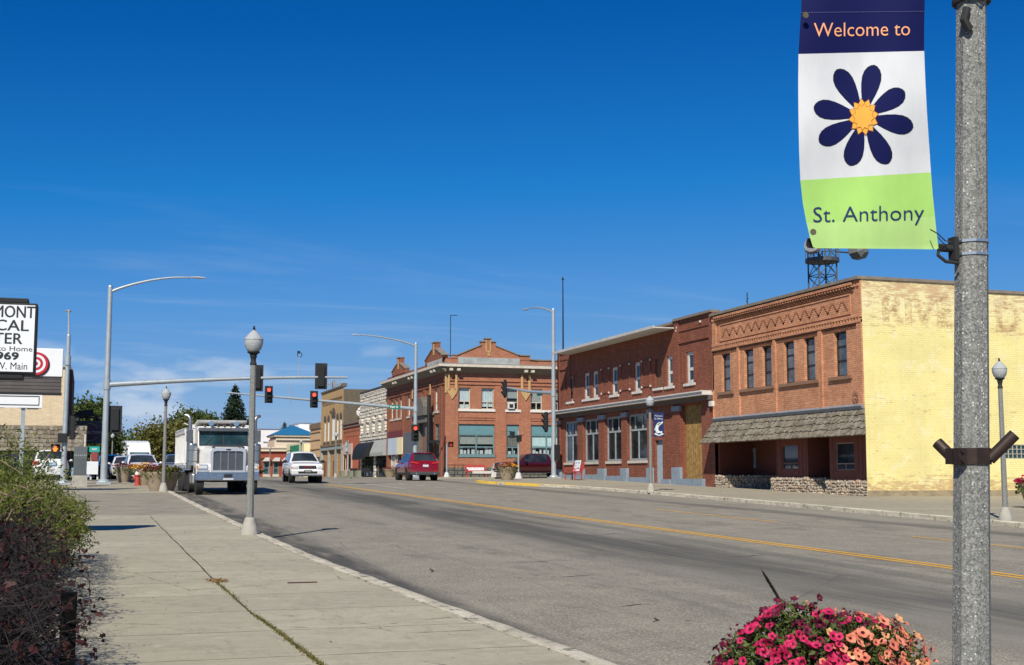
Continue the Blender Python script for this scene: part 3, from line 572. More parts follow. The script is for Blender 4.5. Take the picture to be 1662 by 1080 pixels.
# ================================================================ A: orange-brown brick front, yellow painted side
A = thing('brick_building', (28.4, 49.5, gz(49.5)), 'two storey orange brick building with yellow painted side wall and cedar shake awning', 'building')
f = WF(28.4); y0, y1, zt = 43.14, 55.75, 9.36
wpx = [(1173, 1187), (1210, 1225), (1239.5, 1254.5), (1275, 1292), (1308, 1326), (1357.5, 1378)]
wy = [(fy(b), fy(a)) for a, b in wpx]; zs, zh = 5.62, 7.40
op = [(a, b, zs, zh) for a, b in wy]
mb = MB(); f.wall(mb, y0, y1, 3.9, 9.3, op, 0., .25)
bays = [(fy(1200), fy(1160)), (fy(1259), fy(1203)), (fy(1333), fy(1263)), (fy(1397), fy(1339))]
edges = [y1]+[q for b in bays for q in (b[1], b[0])]+[y0]
for i in range(0, len(edges), 2): f.box(mb, edges[i+1], edges[i], 4.3, 7.72, .0, .07)      # pilasters
f.box(mb, y0, y1, 7.62, 7.72, .0, .10)
for i in range(int((y1-y0)/.21)): f.box(mb, y0+.05+i*.21, y0+.16+i*.21, 7.72, 7.82, .0, .09)  # dentil row
f.box(mb, y0, y1, 7.82, 7.90, .0, .10)
f.box(mb, y0, y0+.45, 7.9, 9.25, 0, .06); f.box(mb, y1-.35, y1, 7.9, 9.25, 0, .06)
for z in (8.02, 8.78): f.box(mb, y0+.75, y1-.7, z, z+.05, 0, .035)                              # frame of the patterned panel
for y in (y0+.75, y1-.75): f.box(mb, y, y+.05, 8.07, 8.78, 0, .035)
f.box(mb, y0+.45, y1-.35, 9.14, 9.25, .0, .16)
for i in range(int((y1-y0)/.21)): f.box(mb, y0+.05+i*.21, y0+.15+i*.21, 9.05, 9.14, .0, .13)
mb.build('front_wall', brickA, A)
mb = MB()
for (a, b) in bays:
    for k in range(4): f.box(mb, a+.08, b-.08, 7.44+k*.045, 7.465+k*.045, -.02, .02+.012*k)
for k in range(4): f.box(mb, y0+.55, y1-.45, 8.84+k*.052, 8.866+k*.052, 0, .03+.022*k)
n = 15; L = (y1-y0-2.0)/n
for i in range(n):                                                                             # zigzag of projecting brick ends
    for k in range(5):
        t = k/5; u = y0+1.0+L*(i+.5*t); u2 = y0+1.0+L*(i+1-.5*t)
        for q in (u, u2): f.box(mb, q-.035, q+.035, 8.2+.42*t, 8.2+.42*t+.055, 0, .03)
mb.build('corbel_work', brickAdk, A)
for (a, b) in wy: f.window(A, a, b, zs, zh, blackm, glass_sky, .20, .055, (.36, .68), ())
mb = MB()
for g in ((0, 0), (1, 2), (3, 4), (5, 5)): a = wy[g[1]][0]-.25; b = wy[g[0]][1]+.25; f.box(mb, a-.1, b+.1, zs-.14, zs-.004, -.15, .10)
mb.each('window_sill', simple('brown_stone_sill', (.27, .15, .09), .9, 0, .3, 5), A)
mb = MB(); f.box(mb, y0-.05, y1, 9.30, 9.42, -.45, .20); mb.build('parapet_cap', coping, A)
# south side in flaking yellow paint, parapet in two steps, worn lettering
s = Fac('S', y0); mb = MB(); xb = 28.4
gop = [(onx(0, 0, 1).x, 0, 0, 0)] if 0 else [(34.78, 36.0, 2.36, 2.93)]
s.wall(mb, xb, 33.2, .6, 9.30, (), 0, .1); s.wall(mb, 33.2, 46., .6, 9.02, gop, 0, .15)
mb.face([(46, y0, .6), (46, y1, .6), (46, y1, 9), (46, y0, 9)]); mb.face([(33.2, y0, 9.02), (33.2, y0+.3, 9.02), (33.2, y0+.3, 9.30), (33.2, y0, 9.30)])
mb.build('side_wall', brickY, A)
mb = MB(); s.box(mb, 28.6, 33.25, 9.302, 9.42, -.35, .06); s.box(mb, 33.25, 46.1, 9.022, 9.14, -.35, .06); mb.build('parapet_cap', coping, A)
flatroof(28.7, 45.9, y0+.2, y1, 8.9, A)
mg = MT('worn_red_lettering'); pz = mg.pos(); k = mg.rng(mg.noise(mg.scale(pz, 1, 1, 2.6), 3.2, 9, .8), .42, .64, 0., .28)
tr_ = mg.n.new('ShaderNodeBsdfTransparent'); x_ = mg.n.new('ShaderNodeMixShader'); mg.L(k, x_.inputs[0]); mg.L(tr_.outputs[0], x_.inputs[1]); mg.L(mg.b.outputs[0], x_.inputs[2]); mg.L(x_.outputs[0], mg.n['Material Output'].inputs[0]); mg.col((.46, .24, .14)); mg.set(.95, 0, .1)
def boldtext(mb, t, F, u0, u1, z, h, d, grow=.02, m=0):
    k = 0
    for a, b in ((0, 0), (grow, 0), (0, grow), (grow, grow)): F.sign(mb, t, u0+a, u1+a, z+b, h, d+.0015*k, m); k += 1
mb = MB(); boldtext(mb, 'RIVE', s, 29.3, 32.5, 7.5, 1.15, .004, .16); mb.build('painted_lettering', mg.m, A); mb = MB(); boldtext(mb, 'D', s, 34.6, 35.7, 7.42, 1.15, .004, .16); mb.build('painted_letter', mg.m, A)
gb = MB(); W_ = s.window(A, 34.78, 36.0, 2.36, 2.93, simple('glass_block_mortar', (.45, .42, .33), .8), glass_g, .08, .03, (.34, .67), (.17, .34, .51, .68, .85), None)
mb = MB(); s.box(mb, xb+.02, 46, .5, 1.12, 0, .035); mb.build('plinth', simple('rough_grey_render', (.36, .29, .18), .95, 0, .5, 4, .2, bump=.6), A)
# shop front under the awning
zf = .75; AW0, AW1 = y0+.03, y1+.0
mb = MB(); rx = 30.3
F2 = WF(rx)
b2 = (fy(1305), fy(1254)); b3 = (y0+.05, fy(1340)); left = (fy(1163), y1)
sw0 = (fy(1226, rx), fy(1188, rx))
F2.wall(mb, y0, y1, zf, 4.1, [(sw0[0], sw0[1], 2.05, 3.02)], 0, .1)
G2 = WF(28.55)
w2 = (fy(1294, 28.55), fy(1268, 28.55)); w3 = (fy(1385, 28.55), fy(1355, 28.55))
G2.wall(mb, b2[0], b2[1], 1.6, 4.1, [(*w2, 1.95, 3.0)], 0, .2); G2.wall(mb, b3[0], b3[1], 1.5, 4.1, [(*w3, 1.9, 3.0)], 0, .2); G2.wall(mb, left[0], left[1], 1.7, 4.1, (), 0, .1)
def side(y, xa, xb_, za, zb, M=mb): M.face([(xa, y, za), (xb_, y, za), (xb_, y, zb), (xa, y, zb)])
for b in (b2, b3, left):
    for y in b: side(y, 28.55, rx, zf, 4.1)
for b in (b2, b3, left):                                                                     # battens
    y = b[0]+.12
    while y < b[1]:
        if not any(w[0]-.05 < y < w[1]+.05 for w in (w2, w3)): G2.box(mb, y, y+.035, 1.75, 4.0, 0, .014)
        y += .3
mb.build('storefront_panel', wood_dark, A)
G2.window(A, w2[0], w2[1], 1.95, 3.0, simple('brown_sash', (.20, .10, .07), .7), glass, .1, .05, (.26,), ((.5, 0., .26),), None, 'storefront_window')
G2.window(A, w3[0], w3[1], 1.9, 3.0, simple('tan_sash', (.32, .22, .16), .7), glass, .1, .05, (.24,), ((.5, 0., .24),), None, 'storefront_window')
F2.window(A, sw0[0], sw0[1], 2.05, 3.02, greyframe, glass_blind, .08, .05, (), (.5,), None, 'storefront_window')
d0 = fy(1252, rx); mb = MB(); F2.box(mb, fy(1326, rx)-.1, fy(1318, rx)+.35, gz(46)+.05, 3.0, .005, .05); mb.build('entrance_door', simple('black_brown_door', (.02, .012, .01), .5), A)
mb = MB(); G2.box(mb, left[0]+.35, left[0]+.55, 2.05, 2.28, .0, .12); mb.build('mail_box', blackm, A)
def M_cobble():
    m = MT('cobblestone'); p = m.pos(); w = m.scale(p, 1, 1, 1.25); v = m.vor(w, 6.2); e = m.vor(w, 6.2, 'DISTANCE_TO_EDGE').outputs[0]; sc_ = m.n.new('ShaderNodeSeparateColor'); m.L(v.outputs['Color'], sc_.inputs[0])
    c = m.mix(sc_.outputs[0], (.26, .22, .165), (.66, .58, .45)); c = m.mix(m.math('MULTIPLY', m.math('GREATER_THAN', sc_.outputs[1], .72), .8), c, (.42, .22, .13)); c = m.mix(m.math('MULTIPLY', m.math('GREATER_THAN', sc_.outputs[2], .85), .8), c, (.62, .57, .48)); c = m.mix(m.rng(m.noise(p, 30, 3), .4, .7, 0, .3), c, (.15, .12, .10))
    k = m.rng(e, .085, .03); c = m.mix(k, c, (.12, .10, .075)); m.col(c); m.set(.85, 0, .25); m.bump(m.rng(e, .0, .28), 1., .12); return m.m
cobble = M_cobble()
def M_stones():
    m = MT('river_stones'); p = m.pos(); v = m.vor(p, 8.5); sc_ = m.n.new('ShaderNodeSeparateColor'); m.L(v.outputs['Color'], sc_.inputs[0])
    c = m.mix(sc_.outputs[0], (.22, .18, .13), (.52, .45, .34)); c = m.mix(m.math('MULTIPLY', m.math('GREATER_THAN', sc_.outputs[1], .78), .7), c, (.42, .25, .16)); c = m.mix(m.math('MULTIPLY', m.math('GREATER_THAN', sc_.outputs[2], .8), .7), c, (.22, .21, .19)); c = m.mix(m.rng(m.noise(p, 30, 3), .4, .7, 0, .3), c, (.18, .15, .12)); m.col(c); m.set(.85, 0, .25); return m.m
stones = M_stones()
def cobwall(mb, poly, z0, z1, q):
    """rounded river stones packed on the face of a low wall"""
    mb.prism(poly, 'z', z0, z1)
stone_bases = [([(28.42, b3[0]), (28.42, b3[1]+.1), (29.3, b3[1]+.02), (29.3, b3[0])], 1.52), ([(28.42, b2[0]-.0), (28.42, b2[1]+.25), (29.6, b2[1]+.02), (29.6, b2[0]-.9), (28.9, b2[0]-.9)], 1.62), ([(28.42, fy(1172)), (28.42, y1), (30.2, y1), (30.2, fy(1200)-.4), (29.2, fy(1185))], 1.72)]
cobs = random.Random(11)
for poly, z1 in stone_bases:
    MB().prism(poly, 'z', zf, z1).build('stone_base', cobble, A); mb = MB()
    for (ax_, ay_), (bx_, by_) in zip(poly, poly[1:]+poly[:1]):
        ln = sqrt((bx_-ax_)**2+(by_-ay_)**2)
        if ln < .25 or min(ax_, bx_) > 29.4 or (abs(ay_-by_) < .12 and ay_ < 43.6): continue
        z = zf+.1
        while z < z1-.03:
            u = .04
            while u < ln-.02:
                r = cobs.uniform(.055, .115); t = u/ln; mb.ell((ax_+(bx_-ax_)*t, ay_+(by_-ay_)*t, z+cobs.uniform(-.03, .03)), r*.95, r*.95, r*cobs.uniform(.7, 1.), 6, 4); u += r*1.5
            z += .115
    mb.build('cobblestone', stones, A, smooth=80)
mb = MB()
def AP(u, v, d): y = AW1-(AW1-AW0)*u; return (28.42-.80*v-d*.75, y-1.25*v*u, 4.33-1.10*v+d*.65)
mb.face([AP(0, 0, 0), AP(1, 0, 0), AP(1, 1, 0), AP(0, 1, 0)]); mb.face([AP(0, 0, 0), AP(0, 1, 0), (28.42, AW1, AP(0, 1, 0)[2])]); mb.face([AP(1, 0, 0), AP(1, 1, 0), (28.42, AW0-.02, 3.23)]); mb.face([AP(0, 1, 0), AP(1, 1, 0), (28.42, AW0, 3.23), (28.42, AW1, 3.23)])
aw = mb.build('awning', wood_dark, A)
mb = MB(); shingles(mb, AP, 80, 4, 4); mb.build('shakes', shake, aw)
mb = MB(); mb.prism([(28.40, 4.46), (28.22, 4.37), (28.30, 4.25), (28.40, 4.30)], 'y', AW0-.02, AW1); mb.build('flashing', simple('lead_flashing', (.26, .31, .36), .5, .3, .3, 4), aw)
mb = MB()
for r in (.20, .13): mb.tube([f.pt(y0+.55+r*cos(a), 4.75+r*1.15*sin(a), .05) for a in [i*pi/8 for i in range(17)]], .014, 5)
for k in range(3): mb.tube([f.pt(y0+.55, 4.75, .05), f.pt(y0+.55+.2*cos(k*2.1), 4.75+.2*sin(k*2.1), .05)], .012, 5)
mb.build('wire_bracket', simple('pale_rust', (.30, .15, .09), .8), A)

# ================================================================ B: dark red brick with white canopy and large shop windows
B = thing('brick_building', (28.4, 66.5, gz(66.5)), 'two storey dark red brick building with long white canopy strip and tall grey shop windows', 'building')
f = WF(28.4); y0, y1 = 55.75, 77.35
yj, yk_ = 60.0, fy(927)
ups = [(1115, 1127), (1083, 1093), (1064, 1075), (1030, 1040), (993, 1003), (962, 971), (948, 957), (922, 930)]
uw = [(fy(b), fy(a)) for a, b in ups]; zs, zh = 6.28, 7.86
op = [(a, b, zs, zh) for a, b in uw]
shop = [(1020, 1050), (984, 1010), (949, 973), (917, 939)]
sh = [(fy(b), fy(a)) for a, b in shop]; so = [(a, b, 2.52, 5.05) for a, b in sh]
door = (fy(1075), fy(1063)); osb = (fy(1139), fy(1107))
so += [(door[0], door[1], 1.3, 3.55), (osb[0], osb[1], 1.2, 5.2)]
mb = MB(); f.wall(mb, y0, y1, 1.0, 9.5, op+so, 0, .3)
f.box(mb, y0, yj, 5.9, 9.62, 0, .10) if 0 else None
for a, b in ((y0, y0+.35), (yj-.5, yj)): f.box(mb, a, b, 5.75, 9.5, 0, .06)
for a, b in ((yk_, yk_+.45), (y1-.35, y1)): f.box(mb, a, b, 5.75, 9.5, 0, .06)
for a, b in ((y0+.35, yj-.5), (yk_+.45, y1-.35)): f.box(mb, a, b, 8.35, 8.47, 0, .07); f.box(mb, a, b, 8.95, 9.02, 0, .04)
for px in ((1044, 1058), (1009, 1024), (978, 990)):                                            # bricked-in frames between the windows
    a, b = fy(px[1]), fy(px[0])
    f.box(mb, a, b, 7.78, 7.85, 0, .05); f.box(mb, a, b, 6.45, 6.52, 0, .05); f.box(mb, a, a+.07, 6.52, 7.78, 0, .05); f.box(mb, b-.07, b, 6.52, 7.78, 0, .05)
for px in (1110, 1131, 918, 933): a = fy(px); f.box(mb, a-.05, a+.05, 6.35, 7.85, 0, .05)
pe = [y1, sh[3][1], sh[3][0], sh[2][1], sh[2][0], sh[1][1], sh[1][0], sh[0][1], sh[0][0], fy(1057), fy(1107)+.0, fy(1094)+.0]
piers = [(y1-.55, y1), (sh[2][1]+.05, sh[3][0]-.05), (sh[1][1]+.05, sh[2][0]-.05), (sh[0][1]+.05, sh[1][0]-.05), (fy(1060), fy(1053)), (fy(1106), fy(1094))]
for a, b in piers: f.box(mb, a, b, 1.2, 5.1, 0, .09)
f.box(mb, fy(1093), fy(1091), 2.9, 4.75, 0, .04); f.box(mb, fy(1078), fy(1076.5), 2.9, 4.75, 0, .04); f.box(mb, fy(1093), fy(1076), 4.70, 4.78, 0, .045)
mb.build('front_wall', brickB, B)
mb = MB()
for a, b in piers: f.box(mb, a-.06, b+.06, 1.0, 2.12, .0, .16); f.box(mb, a-.03, b+.03, 4.95, 5.2, 0, .13)
for (a, b), z in ((sh[0], 1.62), (sh[1], 1.70), (sh[2], 1.78), (sh[3], 1.84)): f.box(mb, a-.3, b+.3, 1.0, z, .0, .10)
f.box(mb, fy(1139)-.3, fy(1107), 1.0, 1.55, 0, .2); f.box(mb, door[0]-1.0, door[0]-.02, 1.0, 1.52, 0, .1)
mb.each('base_block', bluegrey, B)
for i, (a, b) in enumerate(uw):
    if i == 2:
        mb = MB(); f.box(mb, a+.01, b-.01, zs, zh, -.18, -.12); mb.build('boarded_window', simple('brown_board', (.20, .095, .05), .85, 0, .4, 6), B); mb = MB(); f.box(mb, a-.15, b+.15, zs-.12, zs-.003, -.12, .08); mb.build('window_sill', trim_white, B)
    else: f.window(B, a, b, zs, zh, trim_white, glass, .16, .17, (.45,), (), trim_white, sw=.22, sh=.13)
for a, b in sh: f.window(B, a, b, 2.52, 5.05, greyframe, glass, .14, .12, (.66,), ((.52, 0, .66), (.30, .66, 1.), (.70, .66, 1.)), stone_trim, 'shop_window', sw=.1, sh=.14)
mb = MB(); f.box(mb, door[0]+.02, door[1]-.02, 1.3, 3.3, -.16, -.10); dr = mb.build('door', simple('pale_blue_door', (.36, .43, .47), .6, 0, .25, 4), B); mb = MB(); f.box(mb, door[0]+.02, door[1]-.02, 3.3, 3.55, -.16, -.10); mb.build('transom', glass, dr); mb = MB(); f.box(mb, door[0]+.1, door[0]+.16, 2.2, 2.45, -.10, -.06); mb.build('handle', alu, dr)
mb = MB(); f.quad(mb, osb[0], osb[1], 1.2, 5.2, -.2)
for k in range(9): q = osb[0]+(osb[1]-osb[0])*k/9; f.box(mb, q, q+.02, 1.2, 5.2, -.2, -.185)
mb.build('boarded_doorway', straw, B)
mb = MB(); f.box(mb, y0+.15, y1+.0, 5.55, 5.70, 0, .55); f.box(mb, y0+.15, y1, 5.70, 5.76, 0, .62); mb.build('cornice', trim_white, B)
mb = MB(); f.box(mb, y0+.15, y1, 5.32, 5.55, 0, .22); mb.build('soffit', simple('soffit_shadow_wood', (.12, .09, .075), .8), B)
mb = MB(); f.box(mb, yj, yk_, 9.19, 9.25, 0, 1.15); f.box(mb, yj, yk_, 9.17, 9.32, 1.15, 1.22); mb.build('canopy', simple('white_canopy_paint', (.56, .54, .50), .6, 0, .3, 3), B)
mb = MB(); f.box(mb, y0, yj+.05, 9.54, 9.66, -.4, .14); f.box(mb, yj+.05, yk_, 9.44, 9.56, -.4, .10); f.box(mb, yk_, y1+.05, 9.50, 9.62, -.4, .14); mb.build('parapet_cap', coping, B)
mb = MB(); f.box(mb, y0, yj, 9.5, 9.54, -.3, .02); shell(mb, 28.4, 46, y0, y1, 1, 9.44, 'WS'); mb.face([(28.4, y0+.01, 8.5), (46, y0+.01, 8.5), (46, y0+.01, 9.5), (28.4, y0+.01, 9.5)]); mb.build('back_wall', brickB, B); flatroof(28.7, 46, y0, y1, 9.0, B)
mb = MB(); f.box(mb, y0-.02, y0+.28, 5.0, 5.25, .0, .16); mb.build('stone_block', trim_white, B)
mb = MB()
for px, z in ((1102, 9.2), (1140, 9.22), (1101, 9.05)): f.box(mb, fy(px)-.05, fy(px)+.05, z-.05, z+.05, 0, .07)
for px, zz_ in ((1044, 7.85), (1058, 7.85), (1044, 6.45), (1058, 6.45), (1009, 7.85), (1024, 7.85), (1009, 6.45), (1024, 6.45), (978, 7.85), (990, 7.85), (978, 6.45), (990, 6.45)): f.box(mb, fy(px)-.05, fy(px)+.05, zz_-.05, zz_+.05, .03, .09)
mb.each('anchor_plate', trim_white, B)
# antennas on the roof
p = onx(914, 564, 29.6); t = onx(914, 455, 29.6); an = MB(); an.tube([(p.x, p.y, 9.0), (p.x, p.y, p.z+1.5), (p.x, p.y, t.z)], [.06, .05, .035], 6); an.lathe((p.x, p.y, t.z), [(.035, 0), (.09, .08), (.03, .2), (.0, .28)], 8); an.box(p.x-.15, p.x+.15, p.y-.15, p.y+.15, 9.0, 9.72)
tag(an.build('mast_antenna', black), 'thin dark mast antenna standing on the roof corner of the dark red building', 'antenna')
p = onx(1213, 495, 33.); t = onx(1213, 475, 33.); an = MB(); an.tube([(p.x, p.y, 8.7), (p.x, p.y, t.z)], .03, 5); an.tube([(p.x-.06, p.y, t.z-.5), (p.x+.06, p.y, t.z-.3)], .02, 5); tag(an.build('rod_antenna', black), 'short rod antenna behind the roof edge of the orange brick building', 'antenna')
# ================================================================ C: red brick corner building with gables
C = thing('corner_building', (28.2, 104, gz(104)), 'two storey red brick corner building with stepped gables and bracketed eaves', 'building')
xs0, ys0, ye = 28.15, 104., 126.0; zc = 10.55
s = Fac('S', ys0)
def sx(px): return 27.95+(px-718)*.0543
up = [(743.6, 762), (780, 800), (821, 840), (861, 879.5), (897, 915)]
uo = [(sx(a), sx(b), 7.28, 9.05) for a, b in up]
lo = [(sx(743.5), sx(801.5), 3.42, 6.02), (sx(821), sx(841.5), 3.42, 6.02), (sx(861), sx(913), 3.42, 6.02)]
mb = MB(); s.wall(mb, xs0, 50, 2.4, 11.5, uo+lo, 0, .3)
for a, b in ((xs0, sx(742.5)), (sx(802.5), sx(819.5)), (sx(842.5), sx(860)), (sx(916), 50)): s.box(mb, a-.001 if a > xs0 else a, b, 2.4, 9.25, 0, .07)
for z in (9.32, 9.62): s.box(mb, xs0-.05, 50, z, z+.09, 0, .09)
for a, b in ((743.5, 801.5), (861, 913)): s.box(mb, sx(a), sx(b), 6.35, 6.42, 0, .05); s.box(mb, sx(a), sx(b), 6.55, 6.6, 0, .05)
# gable parapet on the south front
g = [(sx(722), 11.5), (sx(740), 11.72), (sx(779), 12.66), (sx(779), 12.95), (sx(786), 12.95), (sx(786), 13.22), (sx(795), 13.22), (sx(795), 12.95), (sx(803), 12.95), (sx(803), 12.62), (sx(841), 11.86), (sx(859), 11.86), (sx(859), 11.55), (sx(870), 11.5)]
mb.prism(g, 'y', ys0-.04, ys0+.4)
mb.build('south_wall', brickC, C)
mb = MB()
for (a, b), (c, d) in zip(g[1:], g[2:]):
    if abs(c-a) > .2: mb.prism([(a-.04, b), (c+.04, d), (c+.04, d+.09), (a-.04, b+.09)], 'y', ys0-.12, ys0+.45)
s.box(mb, sx(859), 50, 11.502, 11.6, -.45, .08); s.box(mb, sx(718)-.1, sx(740), 11.74, 11.82, -.45, .1)
mb.build('parapet_cap', coping, C)
mb = MB(); s.box(mb, sx(742), sx(842), 10.98, 11.62, .04, .085); mb.build('sign_slab', simple('grey_marble_slab', (.38, .40, .38), .7, 0, .45, 2.2), C)
mb = MB()
for q in (sx(787), sx(794)): s.box(mb, q-.05, q+.05, 12.2, 13.1, .04, .09)
s.box(mb, sx(787), sx(794), 12.1, 12.2, .04, .09); s.box(mb, sx(789.3), sx(789.3)+.08, 11.85, 12.1, .04, .09); s.box(mb, sx(792), sx(792)+.08, 11.85, 12.1, .04, .09); s.box(mb, sx(789.3), sx(792)+.08, 11.78, 11.85, .04, .09)
def drop(M, S, u, z0=8.35):                                                                      # pendant terracotta ornament: two bars joined to a point
    for q in (-.33, .33): S.box(M, u+q-.10, u+q+.10, 8.9, 10.25, .075, .14)
    pts = [(u-.5, 9.05), (u-.22, 8.72), (u-.16, 8.95), (u+.16, 8.95), (u+.22, 8.72), (u+.5, 9.05), (u+.40, 8.65), (u, 8.05), (u-.40, 8.65)]
    M.prism(pts, 'y' if S.ax == 'S' else 'x', S.p-.16, S.p-.075)
drop(mb, s, sx(732.5)); drop(mb, s, sx(851.5)); s.box(mb, xs0-.05, xs0+.12, 8.6, 10.2, .075, .15)
mb.each('terracotta_ornament', terracotta, C)
cur = [(.35, 1., curtain, .012)]
for i, (a, b, c, d) in enumerate(uo):
    w = s.window(C, a, b, c, d, stone_trim, clear, .18, .07, (.36,), ((.5, 0, .36),), None, blind=[[(.38, 1., curtain, 0.), (.0, .22, curtain, .02)], [(.12, 1., curtain, .03)], [(.55, 1., greycanvas, 0.)], [(.36, 1., greycanvas, 0.)], [(.5, 1, greycanvas, 0)]][i])
    if i == 2: q = MB(); s.box(q, a+.06, a+.62, c+.06, c+.6, -.16, .25); ac = q.build('air_conditioner', trim_white, w); q = MB(); s.box(q, a+.16, a+.5, c+.14, c+.46, .25, .256); q.build('grille', blackm, ac)
mb = MB()
for a, b in ((743, 801), (819, 843), (860, 916)): s.box(mb, sx(a)-.05, sx(b)+.05, 7.08, 7.277, -.15, .1)
mb.each('window_sill', simple('white_stone_sill', (.72, .69, .62), .8, 0, .12, 4), C)
disp = [simple('display_white', (.7, .7, .68), .8, 0, .6, 9), simple('display_dark', (.10, .10, .09), .8, 0, .6, 9), simple('display_teal', (.03, .33, .36), .7)]
for i, (a, b, c, d) in enumerate(lo):
    n = 1 if i == 1 else 2
    w = s.window(C, a, b, c, d, tealwood, clear, .2, .11, (.27, .66), ((.5, 0, 1.),) if n == 2 else ((.5, 0., .27),), tealwood, 'shop_window', blind=[(.36, .65, greycanvas, 0.)] if i == 0 else ([(.3, .65, simple('pale_shade', (.62, .74, .72), .8), 0.)] if i == 2 else [(.3, .66, simple('striped_shade', (.24, .22, .19), .8, 0, .8, 14), .03)]), sh=.16)
    q = MB(); s.box(q, a+.11, b-.11, c+(d-c)*.68, d-.11, -.17, -.13); q.build('transom_panel', teal_band, w)
    q = MB(); rr2 = random.Random(i)
    u = a+.2
    while u < b-.35: h = rr2.uniform(.2, .6); s.box(q, u, u+rr2.uniform(.12, .3), c+.12, c+.12+h, -.36, -.30); u += rr2.uniform(.25, .45)
    q.build('display', disp[0], w)
mb = MB(); s.box(mb, xs0-.05, 50, 1.2, 2.4, -.3, .06); mb.build('stone_base', foundation, C)
# eaves running round both fronts
mb = MB()
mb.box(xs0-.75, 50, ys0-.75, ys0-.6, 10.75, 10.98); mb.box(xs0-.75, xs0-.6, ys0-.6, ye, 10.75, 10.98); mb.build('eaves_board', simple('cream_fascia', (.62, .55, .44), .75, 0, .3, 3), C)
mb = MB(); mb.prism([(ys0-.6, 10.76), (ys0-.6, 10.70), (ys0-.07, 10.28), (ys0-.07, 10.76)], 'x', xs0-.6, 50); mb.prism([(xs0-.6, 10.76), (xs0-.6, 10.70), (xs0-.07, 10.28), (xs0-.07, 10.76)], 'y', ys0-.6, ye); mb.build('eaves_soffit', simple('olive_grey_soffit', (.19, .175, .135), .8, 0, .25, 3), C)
mb = MB(); mb.prism([(ys0-.76, 10.985), (ys0+.0, 11.0), (ys0+.0, 11.12)], 'x', xs0-.76, 50); mb.prism([(xs0-.76, 10.985), (xs0, 11.0), (xs0, 11.12)], 'y', ys0-.76, ye); mb.build('eaves_flashing', simple('lead_grey', (.25, .24, .24), .6, .2, .5, 5), C)
mb = MB()
for px in (728, 740, 849, 860): s.box(mb, sx(px)-.14, sx(px)+.14, 10.42, 10.62, .45, .72)
wcy = [fy(q, xs0) for q in (716, 711, 679, 674, 652, 648)]
w = Fac('W', xs0)
for q in wcy: w.box(mb, q-.16, q+.16, 10.42, 10.62, .45, .72)
mb.each('eaves_bracket', stone_trim, C)
# west front
def wy_(px): return fy(px, xs0)
wins = [(712.2, 715.4), (704.6, 709.4), (694.5, 698), (684.2, 688.7), (660.8, 665.2), (648, 652.2), (641, 645), (633.8, 637.6)]
wo = [(wy_(b), wy_(a), 7.2, 9.1) for a, b in wins]
wl = [(wy_(714), wy_(706), 2.4, 6.1), (wy_(703), wy_(683), 1.6, 6.3), (wy_(682), wy_(657), 1.7, 5.7), (wy_(655.5), wy_(632), 1.7, 6.0)]
mb = MB(); w.wall(mb, ys0, ye, 1.5, 11.4, wo+wl, 0, .3)
for z in (9.32, 9.62): w.box(mb, ys0-.0, ye, z, z+.09, 0, .09)
for px in (718, 701.5, 691, 670, 656, 631.5): q = wy_(px); w.box(mb, q+.002, q+.7, 1.6, 9.25, 0, .09)
for a, b, pk in ((690, 719, 12.55), (636, 657, 12.4)):
    u0, u1 = wy_(b), wy_(a); um = (u0+u1)/2; hw = .55
    mb.prism([(u0, 11.4), (u0, 11.75), (um-hw, pk), (um-hw, pk+.55), (um+hw, pk+.55), (um+hw, pk), (u1, 11.75), (u1, 11.4)], 'x', xs0-.05, xs0+.4)
shell(mb, xs0, 50, ys0, ye, 1.5, 11.3, 'SW'); mb.build('west_wall', brickCd, C); flatroof(28.6, 50, 104.3, ye, 10.9, C)
mb = MB()
for a, b, pk in ((690, 719, 12.55), (636, 657, 12.4)):
    u0, u1 = wy_(b), wy_(a); um = (u0+u1)/2; hw = .55
    for qa, qb, za, zb in ((u0-.05, um-hw, 11.75, pk), (um+hw, u1+.05, pk, 11.75)): mb.prism([(qa, za), (qb, zb), (qb, zb+.1), (qa, za+.1)], 'x', xs0-.12, xs0+.45)
    mb.box(xs0-.12, xs0+.45, um-hw-.06, um+hw+.06, pk+.552, pk+.64); 
mb.each('gable_cap', coping, C)
mb = MB()
for a, b, pk in ((690, 719, 12.55), (636, 657, 12.4)):
    um = (wy_(a)+wy_(b))/2; w.box(mb, um-.14, um+.14, pk-.5, pk+.5, .05, .10)
for px in (701, 672): w.box(mb, wy_(px)+.15, wy_(px)+.45, 8.7, 9.6, .09, .15)
mb.each('terracotta_ornament', terracotta, C)
mb = MB(); w.box(mb, wy_(718), wy_(694), 10.98, 11.55, .05, .09); mb.build('sign_slab', simple('pale_marble_slab', (.46, .44, .40), .7, 0, .4, 3), C)
for i, (a, b, c, d) in enumerate(wo): w.window(C, a, b, c, d, stone_trim, glass_blind if i in (0, 1, 4, 7) else glass, .2, .14, (.4,), (), stone_trim, sw=.15, sh=.18)
w.window(C, *wl[0], tealwood, glass_g, .2, .12, (.35, .75), (), None, 'shop_window')
mb = MB(); w.box(mb, wl[0][0]-.3, wl[0][1]+.1, 4.45, 4.7, .0, .6); mb.build('black_awning', black, C)
